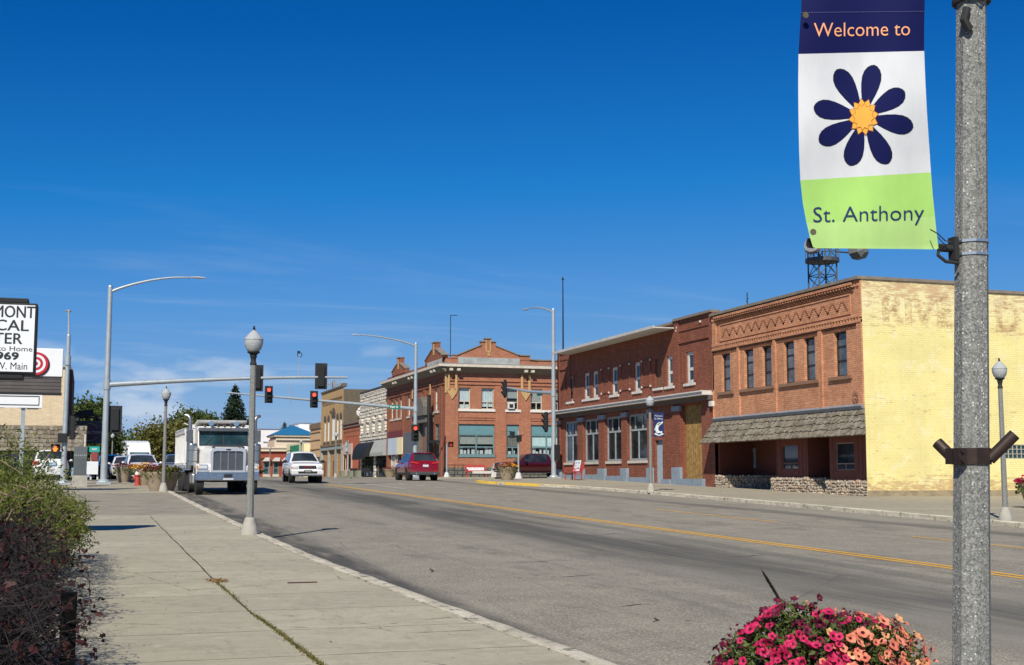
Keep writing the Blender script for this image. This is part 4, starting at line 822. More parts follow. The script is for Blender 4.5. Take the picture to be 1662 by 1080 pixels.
# stone portal with pediment
mb = MB(); a, b = wl[1][0], wl[1][1]; um = (a+b)/2
for q in (a, b-.9): w.box(mb, q, q+.9, 1.6, 6.3, -.1, .5)
w.box(mb, a-.2, b+.2, 6.3, 6.9, -.1, .75); w.box(mb, a-.4, b+.4, 6.9, 7.1, -.1, .95); mb.prism([(um-1.4, 7.1), (um-1.4, 7.7), (um-.8, 8.3), (um, 8.6), (um+.8, 8.3), (um+1.4, 7.7), (um+1.4, 7.1)], 'x', xs0-.7, xs0+.1)
w.box(mb, a+.9, b-.9, 5.2, 6.3, -.3, .1); mb.build('portal', simple('dark_carved_stone', (.15, .135, .11), .85, 0, .45, 4), C)
mb = MB(); w.box(mb, a+.9, b-.9, 1.6, 5.2, -.3, -.25); mb.build('door', blackm, C)
mb = MB(); mb.tube([(xs0-.55, ys0+3.2, 1.6), (xs0-.55, ys0+3.2, 8.6)], .16, 8); mb.build('black_pipe', black, C)
# ground floor shops
mb = MB(); w.box(mb, wl[2][0], wl[2][1], 3.0, 5.7, -.2, .12); mb.build('shop_board', simple('blue_grey_board', (.12, .13, .14), .6, 0, .35, 1.5), C); mb = MB(); w.box(mb, wl[2][0]+.4, wl[2][0]+2.0, 3.4, 5.2, .12, .14); mb.build('red_poster', red_ink, C)
mb = MB(); w.quad(mb, wl[2][0], wl[2][1], 1.7, 3.0, -.1); mb.build('shop_glass', glass, C)
mb = MB(); w.box(mb, wl[3][0], wl[3][1], 5.35, 6.0, -.2, .14); mb.build('maroon_fascia', simple('maroon_fascia', (.16, .03, .03), .7), C)
c3 = wl[3][0]+(wl[3][1]-wl[3][0])*.36
mb = MB(); w.box(mb, c3, wl[3][1], 3.75, 5.35, -.2, .16); mb.build('white_shop_sign', simple('pale_blue_sign', (.55, .62, .68), .5, 0, .25, 1), C); mb = MB(); w.box(mb, wl[3][0], c3-.003, 3.75, 5.35, -.2, .16); mb.build('cream_shop_sign', creamy, C)
mb = MB(); w.quad(mb, wl[3][0], wl[3][1], 1.7, 3.75, -.25); mb.build('shop_glass', glass, C)
mb = MB(); 
for t in (.08, .5, .62, .9): q = wl[3][0]+(wl[3][1]-wl[3][0])*t; w.box(mb, q, q+.25, 1.7, 3.75, -.24, -.1)
w.box(mb, wl[3][1]-1.9, wl[3][1]-.6, 1.9, 3.6, -.24, -.2); mb.each('shop_frame', stone_trim, C)
p = ony(731, 580, 106); t = ony(731, 512, 106); mb = MB(); mb.tube([(p.x, 106, 10.9), (p.x, 106, t.z)], .035, 5); mb.tube([(p.x, 106, t.z), (p.x+.6, 106, t.z+.02)], .03, 5); tag(mb.build('rod_antenna', black), 'tall thin antenna with bent tip on the corner building roof', 'antenna')

# ================================================================ the row beyond
def front(name, label, ya, yb, zt, m, op=(), deep=.25, xf=28.4, side_m=None, zs_side=None):
    o = thing(name, (xf, (ya+yb)/2, 1.6), label, 'building'); F = WF(xf); mb = MB(); F.wall(mb, ya, yb, 1.4, zt, op, 0, deep); mb.build('front_wall', m, o)
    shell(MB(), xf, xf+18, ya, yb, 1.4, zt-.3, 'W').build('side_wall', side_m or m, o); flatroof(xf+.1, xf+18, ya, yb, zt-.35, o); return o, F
# D white rock-faced stone
ya, yb = 126.05, 140.3
D, F = front('stone_building', 'white rock faced stone building with a black arched awning between two brick fronts', ya, yb, 10.65, rockD, [(ya+.5, ya+6.4, 1.6, 5.3), (ya+7.2, yb-.7, 1.6, 5.3)])
mb = MB(); F.box(mb, ya, yb, 10.652, 10.85, -.4, .12); mb.build('parapet_cap', simple('black_cap', (.06, .055, .05), .8), D)
q = random.Random(2); mb = MB()
for r in range(9):
    u = ya
    while u < yb-.05:
        wd = q.uniform(.55, 1.0); 
        if r < 12: F.box(mb, u+.03, min(u+wd-.03, yb), 8.0+r*.29+.02, 8.0+r*.29+.27, 0, q.uniform(.05, .13))
        u += wd
for z in (5.5, 5.85): 
    u = ya
    while u < yb-.05: wd = q.uniform(.6, 1.1); F.box(mb, u+.03, min(u+wd-.03, yb), z+.02, z+.32, 0, q.uniform(.05, .12)); u += wd
for k in range(5):                                                                              # bracketed piers between the blind bays
    u = ya+.9+k*3.0; F.box(mb, u, u+.5, 6.3, 7.7, 0, .22); F.box(mb, u-.25, u+.75, 7.4, 7.9, 0, .3)
mb.build('rock_courses', rockD, D)
mb = MB()
for k in range(4): u = ya+1.75+k*3.; F.box(mb, u, u+1.7, 6.3, 7.35, .0, .03)
mb.each('blind_window', simple('pale_shutter', (.52, .47, .40), .8, 0, .3, 3), D)
aw = MB(); u0, u1 = ya+7.0, yb-.5
for i in range(8):
    a0, a1 = i*pi/16, (i+1)*pi/16; aw.face([F.pt(u0, 3.7+1.6*cos(a0), 1.0*sin(a0)), F.pt(u1, 3.7+1.6*cos(a0), 1.0*sin(a0)), F.pt(u1, 3.7+1.6*cos(a1), 1.0*sin(a1)), F.pt(u0, 3.7+1.6*cos(a1), 1.0*sin(a1))])
for u in (u0, u1): aw.face([F.pt(u, 3.7, 0)]+[F.pt(u, 3.7+1.6*cos(i*pi/16), 1.0*sin(i*pi/16)) for i in range(9)])
aw.face([F.pt(u0, 3.7, 1.), F.pt(u1, 3.7, 1.), F.pt(u1, 3.45, 1.), F.pt(u0, 3.45, 1.)]); aw.build('arched_awning', black, D)
aw = MB(); u0, u1 = ya+.3, ya+6.6; aw.face([F.pt(u0, 5.4, 0.02), F.pt(u1, 5.4, .02), F.pt(u1, 4.1, .55), F.pt(u0, 4.1, .55)]); aw.face([F.pt(u0, 4.1, .55), F.pt(u1, 4.1, .55), F.pt(u1, 3.75, .55), F.pt(u0, 3.75, .55)]); [aw.face([F.pt(u, 5.4, .02), F.pt(u, 4.1, .55), F.pt(u, 3.75, .55), F.pt(u, 3.75, .02)]) for u in (u0, u1)]; aw.build('grey_awning', greycanvas, D)
for a, b in ((ya+.5, ya+6.4), (ya+7.2, yb-.7)): F.window(D, a, b, 1.6, 5.3, blackm, glass, .2, .14, (.5,), (.25, .5, .75), None, 'shop_window')
# F small bright red brick shop
ya, yb = 140.35, 150.4
Fb, F = front('brick_shop', 'low bright red brick shop with stepped corbel and pink panel', ya, yb, 7.6, brickF, [(ya+4.6, yb-.5, 1.7, 4.2)])
mb = MB(); F.box(mb, ya, yb, 7.602, 7.8, -.4, .2); F.box(mb, ya, yb, 7.25, 7.4, 0, .12); mb.build('parapet_cap', simple('grey_brown_cap', (.20, .15, .12), .85), Fb)
mb = MB(); F.box(mb, ya+.3, yb-.3, 6.75, 6.9, 0, .06); [F.box(mb, ya+1.1+k*1.15, ya+1.65+k*1.15, 6.2, 6.75, 0, .05) for k in range(7)]; mb.build('corbel_work', brickAdk, Fb)
mb = MB(); F.box(mb, ya+4.3, yb-.3, 4.2, 5.4, 0, .1); F.box(mb, ya+4.3, yb-.3, 1.7, 2.4, 0, .08); [F.box(mb, q, q+.5, 2.4, 4.2, 0, .08) for q in (ya+4.3, ya+6.6, yb-.8)]; mb.each('plaster_panel', pinkwall, Fb)
F.window(Fb, ya+6.0, ya+7.6, 4.45, 5.75, greyframe, glass_blind, -.12, .1, (.5,), (), None, 'window'); F.window(Fb, ya+4.9, yb-.9, 2.4, 4.2, stone_trim, glass, .2, .12, (), (.5,), None, 'shop_window')
dish = MB(); dc = Vector((29.6, 146.4, 9.15)); pr = [(.0, .0), (.25, .03), (.45, .10), (.6, .19)]; dish.lathe((0, 0, 0), [(r, -h) for r, h in pr], 18, cap=False); dish.xform(Matrix.Translation(dc) @ Vector((-.6, -.75, .35)).to_track_quat('Z', 'Y').to_matrix().to_4x4()); dt = thing('satellite_dish', (29.6, 146.4, 7.3), 'white satellite dish on the roof of the low bright red shop', 'satellite dish')
dish.build('reflector', trim_white, dt, smooth=40); MB().tube([(29.7, 146.5, 7.25), (29.7, 146.5, 9.1)], .07, 6).build('post', black, dt); MB().box(29.5, 30.2, 146.5, 147.2, 7.3, 8.35).build('base_box', black, dt); MB().tube([tuple(dc), tuple(dc+Vector((-.6, -.75, .1)))], .04, 5).build('feed_arm', black, dt)
# E tall tan brick with arched windows
ya, yb = 150.45, 165.6
wq = [(506, 509), (513.5, 517), (538.3, 541.7), (545, 548.2), (551, 554)]
wl_ = [(fy(538.3-12.3+8.5), fy(526), 6.0, 9.25)]
pxw = [(526.5, 529.3), (532, 534.7), (539, 543.8), (546.6, 549.4), (552, 554.8)]
ow = [(fy(b), fy(a), 6.0, 8.6 if i != 2 else 8.9) for i, (a, b) in enumerate(pxw)]
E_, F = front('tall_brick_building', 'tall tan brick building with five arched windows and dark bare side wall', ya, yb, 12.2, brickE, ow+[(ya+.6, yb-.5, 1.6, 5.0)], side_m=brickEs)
mb = MB(); F.box(mb, ya, yb, 12.202, 12.4, -.4, .12); F.box(mb, ya, ya+1.2, 12.4, 12.6, -.4, .1); mb.build('parapet_cap', simple('brown_cap', (.15, .12, .09), .85), E_)
mb = MB(); F.box(mb, ya+.8, yb-.8, 11.0, 11.15, 0, .1); [F.box(mb, ya+1.2+k*1.0, ya+1.7+k*1.0, 10.6, 11.0, 0, .09) for k in range(13)]; F.box(mb, (ya+yb)/2-1.2, (ya+yb)/2+1.2, 9.5, 9.75, 0, .08); F.box(mb, ya+.6, yb-.6, 5.35, 5.6, 0, .2); mb.build('corbel_work', simple('dark_tan_brick', (.22, .14, .07), .9), E_)
for i, (a, b, c, d) in enumerate(ow):
    F.window(E_, a, b, c, d, trim_white, simple('white_shutter', (.74, .70, .62), .8) if i == 0 else bigwhite, .12, .1, (), (), None, 'arched_window'); mb = MB(); um = (a+b)/2; r = (b-a)/2+.02; mb.prism([(um+r*1.25*cos(t*pi/8), d-.02+r*1.1*sin(t*pi/8)) for t in range(9)], 'x', 28.33, 28.42); mb.box(28.3, 28.4, a-.2, b+.2, c-.55, c-.05); mb.build('window_arch', simple('dark_arch_brick', (.10, .07, .05), .9), E_)
mb = MB(); F.quad(mb, ya+.6, yb-.5, 1.6, 5.0, -.2); [F.box(mb, ya+.6+k*.5, ya+.63+k*.5, 1.6, 5.0, -.2, -.18) for k in range(28)]; mb.build('shop_boards', boards, E_)
mb = MB(); [F.box(mb, q, q+.5, 1.6, 5.0, -.2, .1) for q in (ya+.3, ya+4.4, ya+9.2, yb-.7)]; F.box(mb, ya, yb, 4.9, 5.35, 0, .12); mb.each('shop_frame', greyframe, E_)
mb = MB(); [F.box(mb, q, q+1.3, 1.6, 3.6, -.18, -.1) for q in (ya+5.6, ya+12.)]; mb.each('door', simple('red_brown_door', (.22, .08, .03), .8), E_)
p = ony(541, 625, 170); mb = MB(); mb.tube([(p.x, 170, 11), (p.x, 170, 14.4)], .12, 6); [mb.box(p.x+q-.12, p.x+q+.12, 169.7, 169.9, 13.4, 14.3) for q in (-.9, -.3, .3, .9)]; mb.box(p.x-1.4, p.x+1.4, 169.9, 170, 13.75, 13.85); tag(mb.build('cell_antenna', greyframe), 'panel antenna array on a mast above the tall tan brick building', 'antenna')
# G, signboard, blue-roofed shop, white hall
ya, yb = 165.65, 174.
G_, F = front('low_shop', 'low peach coloured shop with brown top band beside the tall tan building', ya, yb, 8.5, beige, [(ya+.6, yb-.6, 1.6, 4.2)])
mb = MB(); F.box(mb, ya, yb, 7.9, 8.6, 0, .15); mb.build('top_band', simple('brown_band', (.22, .14, .08), .85), G_); mb = MB(); [F.box(mb, ya+.3, yb-.3, z, z+.12, 0, .1) for z in (5.2, 6.4, 7.4)]; mb.build('clapboard', simple('peach_board', (.52, .33, .17), .8), G_); F.window(G_, ya+.6, yb-.6, 1.6, 4.2, greyframe, glass_g, .2, .15, (.6,), (.33, .66), None, 'shop_window')
ya, yb = 174.05, 190.
H_, F = front('yellow_shop', 'low pale yellow shop front carrying a green and blue painted sign', ya, yb, 6.3, creamy, [(ya+.6, yb-.6, 1.6, 4.)], xf=27.6)
mb = MB(); F.box(mb, ya+4, ya+12, 5.0, 6.0, .0, .1); mb.build('green_sign', simple('green_patch', (.03, .28, .15), .5, 0, .6, .8), H_); mb = MB(); F.box(mb, ya+5, ya+11, 4.6, 5.0, 0, .1); mb.build('gold_sign', simple('olive_patch', (.25, .25, .03), .5, 0, .5, .8), H_); F.window(H_, ya+.6, yb-.6, 1.6, 4., greyframe, glass_g, .2, .15, (), (.25, .5, .75), None, 'shop_window')
K = thing('corner_shop', (25.2, 205, 1.6), 'red brick corner shop with blue hipped tower roof and cream cornices', 'building')
x0 = ony(423, 760, 200).x; x1 = ony(497, 760, 200).x; s = Fac('S', 200.); xm = x0+(x1-x0)*.40
mb = MB(); wn = [(x0+.45+k*1.45, x0+1.25+k*1.45, 2.0, 3.9) for k in range(4)]
s.wall(mb, x0, x1+1, 1.4, 6.0, wn, 0, .2); mb.face([(x0, 200, 1.4), (x0, 220, 1.4), (x0, 220, 6), (x0, 200, 6)]); mb.face([(x0, 200, 6), (x1+1, 200, 6), (x1+1, 220, 6), (x0, 220, 6)]); mb.build('wall', brickH, K)
for a, b, c, d in wn: s.window(K, a, b, c, d, tealwood, glass_g, .1, .1, (.5,), (), stone_trim, sh=.35)
mb = MB(); [mb.prism([(a-.2, 4.0), (a+.25, 4.55), (b+.1, 4.55), (b+.1, 4.0)], 'y', 199.3, 199.98) for a, b, c, d in wn[::1]]; mb.each('window_hood', trim_white, K)
mb = MB(); s.box(mb, x0-.3, x1+1.2, 5.5, 5.95, -.2, .35); s.box(mb, x0-.4, x1+1.3, 5.95, 6.15, -.2, .5); s.box(mb, x0+2., x1+1.2, 6.15, 7.2, -8, .2); s.box(mb, xm-.6, x1+1.4, 7.2, 7.45, -8, .5); s.box(mb, xm-.9, x1+1.7, 7.75, 8.0, -8, .7); s.box(mb, xm-.4, x1+1.2, 7.45, 7.75, -8, .3); mb.build('cornice', cream_trim, K)
mb = MB(); a, b = xm-1.0, x1+1.8; um = (a+b)/2; mb.face([(a, 199.2, 8.0), (b, 199.2, 8.0), (um+.3, 204, 9.6), (um-.3, 204, 9.6)]); mb.face([(a, 199.2, 8), (um-.3, 204, 9.6), (a, 209, 8)]); mb.face([(b, 199.2, 8), (um+.3, 204, 9.6), (b, 209, 8)]); mb.face([(um-.3, 204, 9.6), (um+.3, 204, 9.6), (b, 209, 8), (a, 209, 8)]); mb.build('hip_roof', blue_roof, K)
a = ony(413, 700, 222); b = ony(480, 700, 222); Wh = thing('white_hall', (30, 225, 1.6), 'large plain white hall standing behind the blue roofed corner shop', 'building')
mb = MB(); mb.box(a.x-2.5, b.x, 222, 240, 1.4, 9.6); mb.box(b.x, b.x+3, 222, 240, 1.4, 8.5); mb.build('wall', bigwhite, Wh); mb = MB(); mb.box(a.x-2.6, b.x+.1, 221.9, 240, 9.602, 9.75); mb.build('parapet_cap', alu, Wh); mb = MB(); mb.box(a.x-.1, a.x+.1, 221.8, 222, 1.4, 9.6); mb.box(a.x-1.6, a.x-1.45, 221.8, 222, 1.4, 9.6); mb.box(a.x+1.5, b.x-.5, 221.9, 222, 7.4, 7.6); mb.each('downpipe', greyframe, Wh)
a = ony(485, 700, 232); b = ony(508, 700, 232); mb = MB(); mb.box(a.x, b.x, 232, 244, 1.4, 11.1); Wb = thing('white_block', (a.x+1, 233, 1.6), 'small square white block rising behind the yellow shop sign', 'building'); mb.build('wall', bigwhite, Wb); mb = MB(); mb.box(a.x-.1, b.x+.1, 231.9, 244, 11.102, 11.25); mb.build('parapet_cap', alu, Wb)

# ================================================================ left side across the side street: cream building, target sign, medical sign
T_ = thing('cream_building', (-8, 84, 1.6), 'cream brick building with cedar shake awning and real estate sign', 'building'); s = Fac('S', 84.); xe = -1.36
wo = [(-6.1, -5.02, 6.02, 7.6), (-3.95, -2.9, 6.02, 7.0), (-10, -8.7, 6.0, 7.6)]
mb = MB(); s.wall(mb, -26, xe, 1.3, 8.35, wo, 0, .2); mb.face([(xe, 84, 1.3), (xe, 96, 1.3), (xe, 96, 8.35), (xe, 84, 8.35)]); mb.build('wall', brickT, T_); flatroof(-26, xe, 84, 96, 8.2, T_)
mb = MB(); s.box(mb, -26, xe+.15, 8.352, 8.5, -.4, .15); mb.box(xe-.4, xe+.15, 84.3, 96, 8.352, 8.5); mb.build('parapet_cap', simple('pale_cap', (.45, .42, .36), .8), T_)
mb = MB(); mb.box(xe+.001, xe+.35, 84.8, 96, 1.5, 8.3); mb.build('shaded_side', simple('shade_brown_side', (.10, .05, .035), .85), T_)  # dark slab over the wall paints in the shade of the east side
for i, (a, b, c, d) in enumerate(wo): s.window(T_, a, b, c, d, trim_white, glass_g, .12, .1, (.5,), (), stone_trim, sh=.16)
q = MB(); s.box(q, -3.75, -3.1, 6.05, 6.6, -.1, .3); ac = q.build('air_conditioner', trim_white, T_); q = MB(); q.lathe((-3.3, 83.69, 6.33), [(.17, 0.), (.17, -.01)], 14, 'y'); q.build('fan_grille', blackm, ac)
mb = MB()
def TP(u, v, d): return (-22+(xe+1.3+22)*u, 83.95-1.15*v-d*.8, 4.75-1.55*v+d*.6)
mb.face([TP(0, 0, 0), TP(1, 0, 0), TP(1, 1, 0), TP(0, 1, 0)]); mb.face([TP(1, 0, 0), TP(1, 1, 0), (TP(1, 0, 0)[0], 84, 3.2)]); mb.face([TP(0, 1, 0), TP(1, 1, 0), (xe+1.3, 84, 3.2), (-22, 84, 3.2)]); aw = mb.build('awning', wood_dark, T_); mb = MB(); shingles(mb, TP, 130, 6, 9); mb.build('shakes', shake, aw)
mb = MB(); s.box(mb, -26, xe, 1.3, 3.2, .001, .03); mb.build('shop_glass', glass, T_); mb = MB(); s.box(mb, -4.35, -1.55, 2.45, 3.15, .4, .48); sg = mb.build('sign_board', simple('grey_white_board', (.48, .47, .44), .6, 0, .2, 2), T_); mb = MB(); s.sign(mb, 'REAL ESTATE', -3.95, -1.68, 2.75, .27, .485); boldtext(mb, 'REAL ESTATE', s, -3.95, -1.68, 2.75, .27, .486, .02); mb.build('lettering', ink, sg)
# projecting round sign
HS = thing('projecting_sign', (-.1, 88, 3.6), 'dark square sign with wine red disc hung at the cream building corner', 'sign')
a = ony(124, 683, 88); b = ony(166.5, 720.5, 88); mb = MB(); mb.box(a.x, b.x, 88, 88.25, b.z, a.z); mb.build('panel', simple('sign_navy_black', (.03, .035, .045), .45), HS); mb = MB(); cx_, cz_ = (a.x+b.x)/2, (a.z+b.z)/2; rad = (a.z-b.z)*.46; mb.lathe((cx_, 87.995, cz_), [(rad, 0), (rad, -.03)], 32, 'y'); dk = mb.build('disc', darkred, HS)
mb = MB(); SF = Fac('S', 88.); boldtext(mb, 'HAMILTON', SF, a.x+.07, b.x-.07, cz_-.10, .17, .045, .012)
for k in range(24):
    for r0 in (rad*.8,):
        t0, t1 = k*pi/12, (k+.8)*pi/12
        if abs(sin((t0+t1)/2)) > .45: mb.face([(cx_+r0*cos(t0), 87.95, cz_+r0*sin(t0)), (cx_+r0*cos(t1), 87.95, cz_+r0*sin(t1)), (cx_+(r0+.035)*cos(t1), 87.95, cz_+(r0+.035)*sin(t1)), (cx_+(r0+.035)*cos(t0), 87.95, cz_+(r0+.035)*sin(t0))])
mb.build('lettering', dimtext, HS); mb = MB(); mb.box(xe, b.x+.1, 88.05, 88.2, a.z+.15, a.z+.27); [mb.box(q-.03, q+.03, 88.1, 88.16, a.z, a.z+.15) for q in (a.x+.2, b.x-.2)]; mb.prism([(xe+.35, a.z+.3), (b.x-.5, a.z+.3), (b.x-.7, a.z+.75), (xe+.8, a.z+.65)], 'y', 87.9, 88.3); mb.build('bracket', black, HS)
# medical centre sign
MS = thing('medical_sign', (-2.3, 25, gz(25)), 'white medical centre pylon sign in a black frame at the left edge', 'sign'); SF = Fac('S', 25.)
xr = ony(61, 500, 25).x; zb, zt = ony(60, 608, 25).z, ony(60, 493, 25).z; xl = -3.6
mb = MB(); mb.box(xl, xr, 25, 25.5, zb, zt); mb.box(xl+.2, xr-.16, 25.02, 25.48, zt, zt+.09); mb.box(xl+.2, xr-.2, 25.02, 25.48, zb-.09, zb); mb.build('frame', black, MS, bevel=.015); e_ = .04
fm = simple('milky_sign_acrylic', (.84, .85, .84), .35, 0, .05, 2); mb = MB(); mb.box(xl+e_, xr-e_*.95, 24.985, 25., zb+e_, zt-e_); fc = mb.build('face', fm, MS)
def P25(px, py): q = ony(px, py, 25); return q.x, q.z
mb = MB()
for t, pr, ptop, pbot, wid in (('FREMONT', 56, 498, 517, 1.15), ('MEDICAL', 46, 520.5, 538, 1.38), ('CENTER', 35.5, 541.5, 559, 1.12)):
    x1, z1 = P25(pr, pbot); z2 = P25(pr, ptop)[1]; SF.sign(mb, t, x1-wid*.93, x1, z1, z2-z1, .018); SF.sign(mb, t, x1-wid*.93+.008, x1+.008, z1+.004, z2-z1, .019)
for t, pr, ptop, pbot, wid in (('Close to Home', 52.5, 563, 571, 1.0), ('W. Main', 44, 589, 600.5, .54)):
    x1, z1 = P25(pr, pbot); z2 = P25(pr, ptop)[1]; SF.sign(mb, t, x1-wid, x1, z1, z2-z1, .018)
x1, z1 = P25(29, 584.5); z2 = P25(29, 573)[1]; boldtext(mb, '969', SF, x1-.37, x1, z1, z2-z1, .018, .012); mb.build('lettering', ink, fc)
mb = MB(); mb.tube([(-2.3, 25.25, gz(25)-.1), (-2.3, 25.25, zb)], .12, 10); mb.build('post', black, MS)
# target-logo sign board behind it
TS = thing('pylon_sign', (-2.5, 51, gz(51)), 'white shop pylon sign with red bullseye above a bronze panel', 'sign'); SF = Fac('S', 51.)
def P51(px, py): q = ony(px, py, 51); return q.x, q.z
xr, zt = P51(103, 566.5); zm = P51(103, 612)[1]; zb = P51(103, 638)[1]; xl = -4.4
mb = MB(); mb.box(xl, xr, 51, 51.5, zm, zt); mb.build('sign_face', white_paint, TS, bevel=.02); mb = MB(); mb.box(xl, xr-.03, 51.05, 51.45, zb, zm-.002); [mb.box(xl, xr-.03, 51.03, 51.05, zb+k*.13, zb+k*.13+.012) for k in range(1, 5)]; mb.build('lower_panel', simple('bronze_panel', (.20, .165, .135), .35, .5, .35, 1.2), TS)
mb = MB(); mb.box(xl, xr-.0, 50.97, 51.05, zb-.10, zb); mb.build('lower_edge', black, TS)
cx_, cz_ = P51(58.5, 590.5); 
for r, m_, d in ((.45, black, .03), (.43, red_ink, .05), (.34, white_paint, .054), (.25, red_ink, .058), (.155, white_paint, .062), (.075, red_ink, .066)): MB().lathe((cx_+(.03 if r == .45 else 0), 51, cz_-(.03 if r == .45 else 0)), [(r, -.002), (r, -d)], 36, 'y').build('bullseye_ring_and_shadow', m_, TS)  # lowest black disc, set off right and down, paints the bullseye's cast shadow
mb = MB(); [mb.box(q-.1, q+.1, 51.15, 51.35, gz(51)-.1, zb) for q in (-3.6,)]; mb.build('post', black, TS)
# small white board on a grey post
a = ony(-20, 640, 40); b = ony(68, 662.5, 40); BS = thing('post_sign', ((a.x+b.x)/2, 40, gz(40)), 'small blank white board on a grey square post below the bullseye sign', 'sign'); mb = MB(); mb.box(a.x, b.x, 40, 40.06, b.z, a.z); mb.build('board', white_paint, BS); mb = MB(); w_ = .018; x0, x1, z0, z1 = ony(4, 0, 40).x if 0 else a.x+.25, b.x-.08, b.z+.075, a.z-.03
[mb.box(*q, 39.985, 40., *r) for q, r in (((x0, x1), (z0, z0+w_)), ((x0, x1), (z1-w_, z1)), ((x0, x0+w_), (z0+w_, z1-w_)), ((x1-w_, x1), (z0+w_, z1-w_)))]; mb.build('border', black, BS); px_ = ony(36, 700, 40).x; mb = MB(); mb.box(px_-.055, px_+.055, 40.07, 40.18, gz(40)-.3, b.z+.05); mb.build('post', galv, BS)
# ================================================================ street lamps of octagonal aggregate concrete with prismatic globes
def oct_prof(h0, h1): return [(.074, h0), (.058, h1)]
def make_lamp(loc, label, H=4.07):
    L_ = thing('street_lamp', loc, label, 'street lamp', 'globe street lamps'); h = H-.76
    mb = MB(); mb.lathe((0, 0, 0), [(.074, .30), (.057, h)], 8, rot=pi/8); mb.build('post', aggr, L_, local=True)
    mb = MB(); mb.lathe((0, 0, 0), [(.17, -.05), (.17, .06), (.155, .10), (.135, .2), (.105, .28), (.10, .31), (.078, .33)], 16, rot=pi/8); mb.build('base', concrete, L_, smooth=50, local=True)
    mb = MB(); mb.lathe((0, 0, 0), [(.06, h-.01), (.068, h), (.062, h+.04), (.05, h+.06), (.055, h+.13), (.075, h+.155), (.06, h+.175), (.085, h+.21), (.125, h+.235), (.12, h+.255)], 14); mb.build('fitter', blackm, L_, smooth=40, local=True)
    g = h+.255; mb = MB(); mb.lathe((0, 0, 0), [(.105, g), (.15, g+.05), (.178, g+.14), (.185, g+.20), (.18, g+.235)], 20, cap=False); mb.build('globe', globe, L_, smooth=60, local=True)
    mb = MB(); mb.lathe((0, 0, 0), [(.19, g+.233), (.188, g+.245), (.13, g+.32), (.07, g+.385), (.035, g+.41), (.03, g+.43)], 20, cap=False); mb.build('globe_cap', globe, L_, smooth=40, local=True)
    mb = MB(); mb.lathe((0, 0, 0), [(.036, g+.425), (.02, g+.445), (.03, g+.46), (.016, g+.48), (.024, g+.495), (.0, g+.515)], 8); mb.build('finial', blackm, L_, smooth=60, local=True)
    mb = MB(); mb.lathe((0, 0, 0), [(.05, g), (.05, g+.2)], 8); mb.build('lamp_bulb', simple('lamp_white', (.7, .7, .66), .5), L_, local=True)
    return L_
lampA = make_lamp((3.05, 25.71, gz(25.71)), 'concrete globe lamp standing alone on the near left pavement in front of the dump truck')
def lamp(x, y, label, rz=0., dz=0.): return dup(lampA, (x, y, gz(y)+dz), rz, label)
lamp(2.85, 52.05, 'concrete globe lamp beside tan planters on the left corner pavement'); lamp(21.86, 27.18, 'concrete globe lamp in front of the yellow painted wall'); lampD = lamp(22.42, 49.9, 'concrete globe lamp carrying the blue fish banner')
for px, py, hh, lb in ((183, 707, 3.85, 'distant globe lamp left of the white lorry trailer'), (545.7, 705, 3.85, 'distant globe lamp in front of the tall tan brick building'), (438.5, 727, 3.85, 'distant globe lamp in front of the red brick corner shop'), (489, 716, 3.85, 'distant globe lamp beside the small yellow shop sign')):
    d = (1.6+hh-EYE)*FPX/(HZ-py); r = ray(px, py); t = d/1.; p = Vector((0, 0, EYE))+r*(d/(r.dot(_fw)) if 0 else d); lamp(p.x, p.y, lb)
mb = MB(); mb.tube([(2.78, 52.05, gz(52)+1.62), (2.78, 52.05, gz(52)+1.70)], .09, 10); mb.tube([(2.80, 51.98, gz(52)+1.66), (2.95, 51.9, gz(52)+1.75)], .03, 6)
# fish banner on lamp D
bx0, bx1 = onx(1058, 0, 22).x if 0 else 22.52, 23.22; y_ = 49.86; zb, zt = ony(1070, 709, y_).z, ony(1070, 670, y_).z
bx1 = ony(1077.5, 690, y_).x; bx0 = ony(1060.5, 690, y_).x; FB = thing('street_banner', (bx0, y_, zb), 'navy street banner with a white leaping fish on the lamp before the dark red building', 'banner'); SF = Fac('S', y_)
mb = MB(); mb.box(bx0, bx1, y_, y_+.012, zb, zt); cl = mb.build('cloth', simple('navy_cloth', (.012, .022, .11), .8, 0, .15, 3), FB)
fishw = simple('fish_white', (.66, .72, .72), .8, 0, .1); fishg = simple('fish_green', (.16, .28, .10), .8)
mb = MB(); w_ = bx1-bx0; h_ = zt-zb; SF.sign(mb, 'Welcome to', bx0+.06, bx1-.06, zt-.17, .075, .004); SF.sign(mb, 'St. Anthony', bx0+.05, bx1-.05, zt-.29, .085, .004)
body = [(.20, .26), (.16, .36), (.22, .46), (.36, .56), (.56, .62), (.72, .60), (.86, .66), (.92, .60), (.80, .54), (.66, .50), (.52, .44), (.44, .34), (.50, .26), (.64, .22), (.84, .24), (.80, .12), (.60, .16), (.40, .14), (.26, .18)]
mb.face([SF.pt(bx0+a*w_, zb+b*h_*.98, .004) for a, b in body]); mb.face([SF.pt(bx0+a*w_, zb+b*h_, .004) for a, b in ((.05, .10), (.2, .16), (.5, .07), (.9, .15), (.95, .09), (.5, .03))]); mb.face([SF.pt(bx0+a*w_, zb+b*h_, .004) for a, b in ((.03, .36), (.10, .28), (.24, .22), (.22, .26))]); mb.build('printed_fish', fishw, cl)
mb = MB(); mb.face([SF.pt(bx0+a*w_, zb+b*h_, .006) for a, b in ((.34, .50), (.56, .58), (.78, .57), (.60, .52), (.44, .46))]); mb.build('fish_back', fishg, cl)
mb = MB(); [mb.tube([(22.42, 49.9, z), (bx1+.03, y_+.006, z)], .016, 6) for z in (zb+.03, zt+.035)]; mb.tube([(bx1-.25, y_, zt+.04), (bx1-.17, y_, zt+.18)], .015, 5); mb.build('bracket', black, FB)

